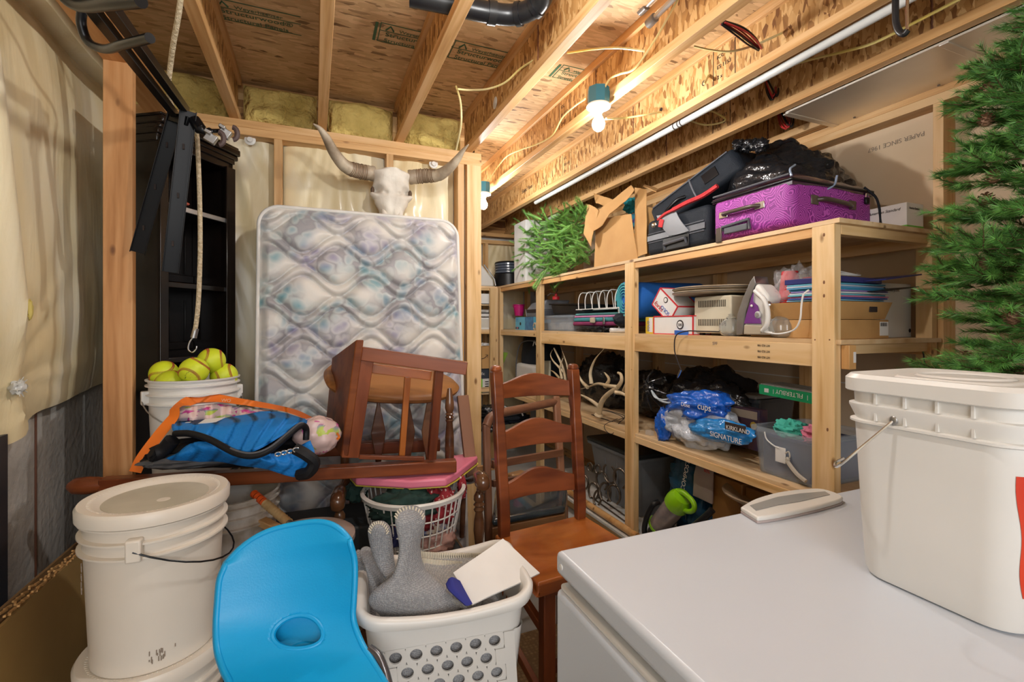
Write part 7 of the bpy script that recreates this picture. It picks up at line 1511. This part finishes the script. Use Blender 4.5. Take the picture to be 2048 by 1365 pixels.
loft([(388, 783, 1.72), (460, 795, 1.78), (540, 808, 1.80), (600, 824, 1.78), (668, 862, 1.66)], [(366, 808, 1.68), (440, 806, 1.74), (540, 818, 1.75), (600, 834, 1.72), (664, 868, 1.64)], n=36, m=10, th=(0, .012, .0), amp=.004).build('orange_flap', ORG, t, ang=180)
def ribbon(pts, w_, nm, mat, par, th=.002):
    c_ = curve([at(*p) for p in pts], 8); m = M(); L = []
    for i, p in enumerate(c_):
        d = (c_[min(i + 1, len(c_) - 1)] - c_[max(i - 1, 0)]).normalized(); s = d.cross(V((ST, CT, 0))).normalized() * w_ / 2; L.append((p - s, p + s))
    n = len(L); m.sheet(lambda a, b: L[int(round(b * (n - 1)))][0].lerp(L[int(round(b * (n - 1)))][1], a), 1, n - 1, (0, th, 0)); return m.build(nm, mat, par)
ribbon([(385, 800, 1.70), (366, 808, 1.66), (350, 818, 1.62), (346, 835, 1.60), (318, 870, 1.55), (285, 915, 1.50), (270, 945, 1.48)], .038, 'orange_strap', ORG, t); ribbon([(660, 858, 1.65), (672, 866, 1.62), (678, 874, 1.6), (674, 880, 1.6)], .008, 'orange_strap', ORG, t)
a = at(440, 800, 1.715); text('WO', at(442, 804, 1.70), V((1, .1, -.12)), V((0, 0, 1)), .012, pm('pale_orange', (.75, .4, .25), rough=.5), t)
# --- cardboard sheets at lower left
t = thing('flattened_cardboard', 'flattened brown cardboard boxes leaning along the foundation at the lower left', 'cardboard', (-.72, 1.6, 0))
for k, (x, (u0, v0), (u1, v1)) in enumerate(((-.66, (176, 1088), (0, 1240)), (-.70, (176, 1080), (0, 1228)), (-.755, (168, 1072), (0, 1205)))):
    a, b_ = P(u0, v0, X=x), P(u1, v1, X=x); b2 = b_ + (b_ - a) * 1.2; a2 = a - (b_ - a).normalized() * .1
    m = M(); xo = V((.05, 0, 0)); m.prism([V((x + .06, a2.y, 0.005)), V((x + .06, b2.y, .005)), V((x, b2.y, b_.z)), V((x, a2.y, a.z))], (.008, 0, 0)); m.build('cardboard_sheet', KBOXD if k else pm('cardboard_olive', (.42, .27, .09), (.34, .21, .07), rough=.75, vs=3), t, smooth=False)
    if k < 2:
        m = M(); n = 26
        for j in range(n): p = a.lerp(b_, j / n); m.tube([V((x + .004, p.y, p.z)), V((x + .004 + R.uniform(-.006, .008), p.y - .02, p.z + R.uniform(-.002, .008)))], .0035, 4)
        m.build('torn_edge', KBOX, t)
# ---------------------------------------------------------------- freezer, scale, square bucket
FZ = .90; ENM = pm('freezer_enamel', (.58, .62, .68), (.55, .59, .65), rough=.32, bmp=.06, bs=220, bd=.002, vs=2)
t = thing('chest_freezer', 'white chest freezer with a lid filling the lower right foreground', 'freezer', (1.12, .56, 0))
M().box((.492, .19, FZ - .05), (1.75, .932, FZ)).build('lid', ENM, t, bevel=.012, seg=4); M().box((.512, .21, FZ - .064), (1.73, .915, FZ - .049)).build('gasket', pm('gasket_grey', (.25, .25, .26), rough=.6), t, bevel=.003)
M().box((.488, .20, .03), (1.75, .925, FZ - .078)).build('body', ENM, t, bevel=.014, seg=4); M().box((.496, .21, FZ - .082), (1.742, .917, FZ - .066)).build('body_rim', WHITEP, t, bevel=.006); M().box((.52, .23, 0), (1.72, .9, .04)).build('plinth', BLACKP, t, smooth=False)
M().lathe([(0, -.003), (.006, -.002), (.006, .002)], P(1123, 1135, X=.492), 16, axis=(1, 0, 0)).build('lid_screw', WHITEP, t)
t = thing('kitchen_scale', 'flat white digital scale with a grey display strip on the freezer lid', 'scale', P(1585, 1010, Z=FZ))
S1 = curve([P(u, v, Z=FZ + .018) for u, v in ((1481, 1014), (1510, 998), (1555, 985), (1600, 979), (1645, 978), (1686, 994), (1650, 1008), (1600, 1020), (1550, 1030), (1503, 1036))], 4)[:-1]
M().prism([p - V((0, 0, .012)) for p in S1], (0, 0, .012)).build('scale_body', WHITEP, t, bevel=.004, seg=3); M().prism([V((p.x, p.y, FZ)) for p in S1], (0, 0, .007)).build('scale_base', pm('pinkish_grey', (.45, .38, .37), rough=.5), t, bevel=.002)
M().prism([P(u, v, Z=FZ + .0185) for u, v in ((1500, 1012), (1555, 995), (1600, 988), (1650, 984), (1660, 990), (1600, 1004), (1552, 1012), (1512, 1022))], (0, 0, .001)).build('display_strip', pm('display_grey', (.30, .31, .31), rough=.3), t, smooth=False)
text('digital scale', P(1570, 1004, Z=FZ + .02), (.9, .12, 0), (-.12, .9, 0), .010, FAINT_INK, t) if False else None
c0, c1 = P(1722, 1145, Z=FZ), P(1965, 1270, Z=FZ)
t = thing('square_bucket', 'large white square bucket with a snap lid and wire handle on the freezer', 'bucket', (c0.x + .13, (c0.y + c1.y) / 2, FZ))
yt, yb_ = c0.y + .012, c1.y - .035; hw = (yt - yb_) / 2; cy = (yt + yb_) / 2; cx = c0.x - .003 + hw; HB = P(1676, 745, X=c0.x - .022).z - FZ
def sq(h, z, r=.05, n=8):
    out = []
    for sx, sy, a0 in ((1, 1, 0), (-1, 1, 1), (-1, -1, 2), (1, -1, 3)):
        for k in range(n + 1): a = (a0 + k / n) * math.pi / 2; out.append(V((cx + sx * (h - r) + r * math.cos(a), cy + sy * (h - r) + r * math.sin(a), FZ + z)))
    return out
def sqloft(rows, nm, mat, par, capb=True, capt=True, r=.05):
    m = M(); L = [sq(h, z, r) for h, z in rows]; n = len(L[0]); m.add(sum(L, []), [(k * n + i, k * n + (i + 1) % n, (k + 1) * n + (i + 1) % n, (k + 1) * n + i) for k in range(len(L) - 1) for i in range(n)])
    if capb: m.f.append(tuple(reversed(range(n))))
    if capt: m.f.append(tuple((len(L) - 1) * n + i for i in range(n)))
    return m.build(nm, mat, par, ang=35)
tp = hw * 1.13
g = lambda z: hw + (tp - hw) * z / HB
rows = [(hw - .012, 0), (hw - .003, .004), (hw, .014)] + [(g(z), z) for z in (HB * .3, HB * .6, HB - .098)]
for z in (HB - .094, HB - .062): rows += [(g(z) + .006, z - .001), (g(z) + .006, z + .003), (g(z) - .001, z + .005)]
rows += [(g(HB) - .002, HB - .03)]
sqloft(rows, 'bucket_wall', WHITEP, t)
sqloft([(tp + .006, HB - .034), (tp + .008, HB - .032), (tp + .008, HB - .008), (tp + .002, HB), (tp - .006, HB), (tp - .018, HB - .006), (tp - .05, HB - .006), (tp - .054, HB - .002), (tp - .07, HB - .002)], 'lid', WHITEP, t)
M().lathe([(.06, HB - .0015), (.066, HB + .002), (.072, HB - .0015), (.06, HB - .0015)], (cx, cy, FZ), 40).build('lid_ring', WHITEP, t)
for yy in (-.6, -.2, .2, .6):
    for z0 in (HB - .088, HB - .056): M().box((cx - g(z0) - .004, cy + yy * hw - .002, FZ + z0), (cx - g(z0) + .004, cy + yy * hw + .002, FZ + z0 + .026)).build('rib', WHITEP, t, smooth=False)
hA = P(1787, 842, X=cx - g(HB * .8) - .003); hB = P(1678, 932, X=cx - g(HB * .6) - .06)
M().tube(curve([hA + V((.004, 0, 0)), hA, hA.lerp(hB, .5), hB, hB + V((.02, .02, -.002)), hB + V((.06, .03, 0))], 5), .0026, 8).build('wire_handle', CHROME, t); M().blob(hA, (.003, .007, .009), 0, 1, 0, 14, 8).build('handle_hole', STEEL, t)
lx = cx - hw * 1.06; ly = P(2030, 1100, X=lx).y
yl = cy - g(HB * .4) * .62
LBL = pm('label_red', (.64, .05, .015), (.60, .04, .012), rough=.4)
def onwall(y, z, out=.0012):
    h = g(z); r = .05; x = cx - h
    dy = (cy - (h - r)) - y
    if dy > 0: x = cx - (h - r) - math.sqrt(max(0, r * r - dy * dy))
    return V((x - out, y, FZ + z))
y0_ = P(2029, 1100, X=cx - hw - .004).y
def lab(a, b): return onwall(y0_ - .10 * a + .0015 * math.sin(b * 9) * (1 - a), HB * (.16 + .49 * b))
def lab2(a, b): return onwall(y0_ - .012 - .08 * a, HB * (.20 + .33 * b), .002)
M().grid(lab, 16, 16).build('red_label', LBL, t); M().grid(lab2, 12, 10).build('label_text_panel', PAPERW, t)
for k in range(9): M().grid(lambda a, b: onwall(y0_ - .016 - .07 * a, HB * (.22 + .03 * k) + .004 * b, .0026), 8, 1).build('print_line', FAINT_INK, t)
text('S', onwall(y0_ - .008, HB * .56, .003), (0, -1, 0), (0, 0, 1), .028, pm('label_navy', (.02, .02, .12), rough=.5), t, shear=.3)
# ---------------------------------------------------------------- artificial larch tree
t = thing('christmas_tree', 'tall artificial evergreen tree with pine cones at the right edge', 'tree', (2.12, .66, 0)); TX, TY = 2.14, .64
M().tube([(TX, TY, 0), (TX, TY, 2.30)], [.022, .010], 10).build('trunk', TWIG, t)
for k in range(3): a = k * 2.1; M().tube([(TX, TY, .12), (TX + .2 * math.cos(a), TY + .2 * math.sin(a), .012)], .01, 8).build('stand_leg', BLACKM, t)
m = M(); tw = M(); rr = random.Random(3)
def sprig(p, d, L, dens=1.0):
    q = [p]; dd = V(d).normalized(); n = 6
    for i in range(n): dd = (dd + V((rr.uniform(-.12, .12), rr.uniform(-.12, .12), rr.uniform(-.10, .16)))).normalized(); q.append(q[-1] + dd * L / n)
    tw.tube(q, [.003 - .002 * i / n for i in range(n + 1)], 4, caps=False)
    for i in range(n): needles(m, q[i], q[i + 1] - q[i], (q[i + 1] - q[i]).length, int(24 * dens), .033, .42, .0011)
    return q
for k in range(175):
    z = 1.12 + 1.24 * (k + rr.random()) / 175; a = rr.uniform(0, 6.283); Rr = .13 + .33 * (2.45 - z) / 1.6; p = V((TX, TY, z))
    Rr *= (.72 if math.cos(a) > .2 else 1); d = V((math.cos(a), math.sin(a), rr.uniform(-.05, .22))); n = 5; q = [p]; tip = Rr * rr.uniform(.75, 1.1)
    for i in range(n): q.append(p + d * tip * (i + 1) / n + V((0, 0, -.03 * ((i + 1) / n) ** 2)))
    tw.tube(q, [.005, .0045, .004, .003, .002, .001], 5, caps=False)
    for i in range(2, n + 1):
        for s in (-1, 1):
            sd = V((math.cos(a + s * .8), math.sin(a + s * .8), rr.uniform(-.1, .3))); sprig(q[i], sd, .09 + .04 * rr.random())
    sprig(q[-1], d, .08)
for (u, v, x) in ((1915, 215, 2.0), (1925, 340, 1.98), (1903, 350, 2.02), (1915, 535, 2.0), (1935, 300, 2.0), (1922, 640, 1.97), (1905, 735, 1.95), (1945, 250, 2.0), (1925, 590, 2.0), (1940, 690, 1.96), (1950, 145, 2.02), (1930, 440, 2.0)):
    p = P(u, v, X=x); b_ = V((TX, TY, p.z - .02)); d = p - b_; tw.tube([b_, p], [.004, .001], 5, caps=False)
    for f_ in (.55, .7, .85, 1): 
        for s in (-1, 1): sprig(b_ + d * f_ * .92, Matrix.Rotation(s * .6, 3, 'Z') @ d, .07)
    sprig(b_ + d * .8, d, d.length * .2)
tw.build('branches', TWIG, t, kind='stuff'); m.build('needles', TREEN, t, smooth=False, kind='stuff')
CONEM = pm('pine_cone', (.24, .13, .07), (.14, .07, .035), rough=.7)
for (u, v, x) in ((1971, 143, 1.98), (1972, 242, 1.95), (1988, 355, 1.96), (1965, 530, 1.93), (1972, 400, 1.95), (1930, 716, 1.90), (2025, 637, 1.75), (1976, 181, 2.0)):
    c_ = P(u, v, X=x); cm = M(); cm.blob(c_, (.012, .012, .018), 0, 1, 1, 14, 10)
    for i in range(34):
        a = i * 2.4; h = (i / 34 - .5) * 1.8; rd = math.sqrt(max(.05, 1 - h * h)) * .020; o_ = V((math.cos(a), math.sin(a), 0)); s_ = V((-math.sin(a), math.cos(a), 0)); b0_ = c_ + V((0, 0, h * .021))
        cm.add([b0_ + s_ * .003, b0_ - s_ * .003, b0_ + o_ * rd - s_ * .006 + V((0, 0, .003)), b0_ + o_ * rd * 1.15 + V((0, 0, .006)), b0_ + o_ * rd + s_ * .006 + V((0, 0, .003))], [(0, 1, 2, 3, 4)])
    cm.build('pine_cone', CONEM, t, smooth=False)
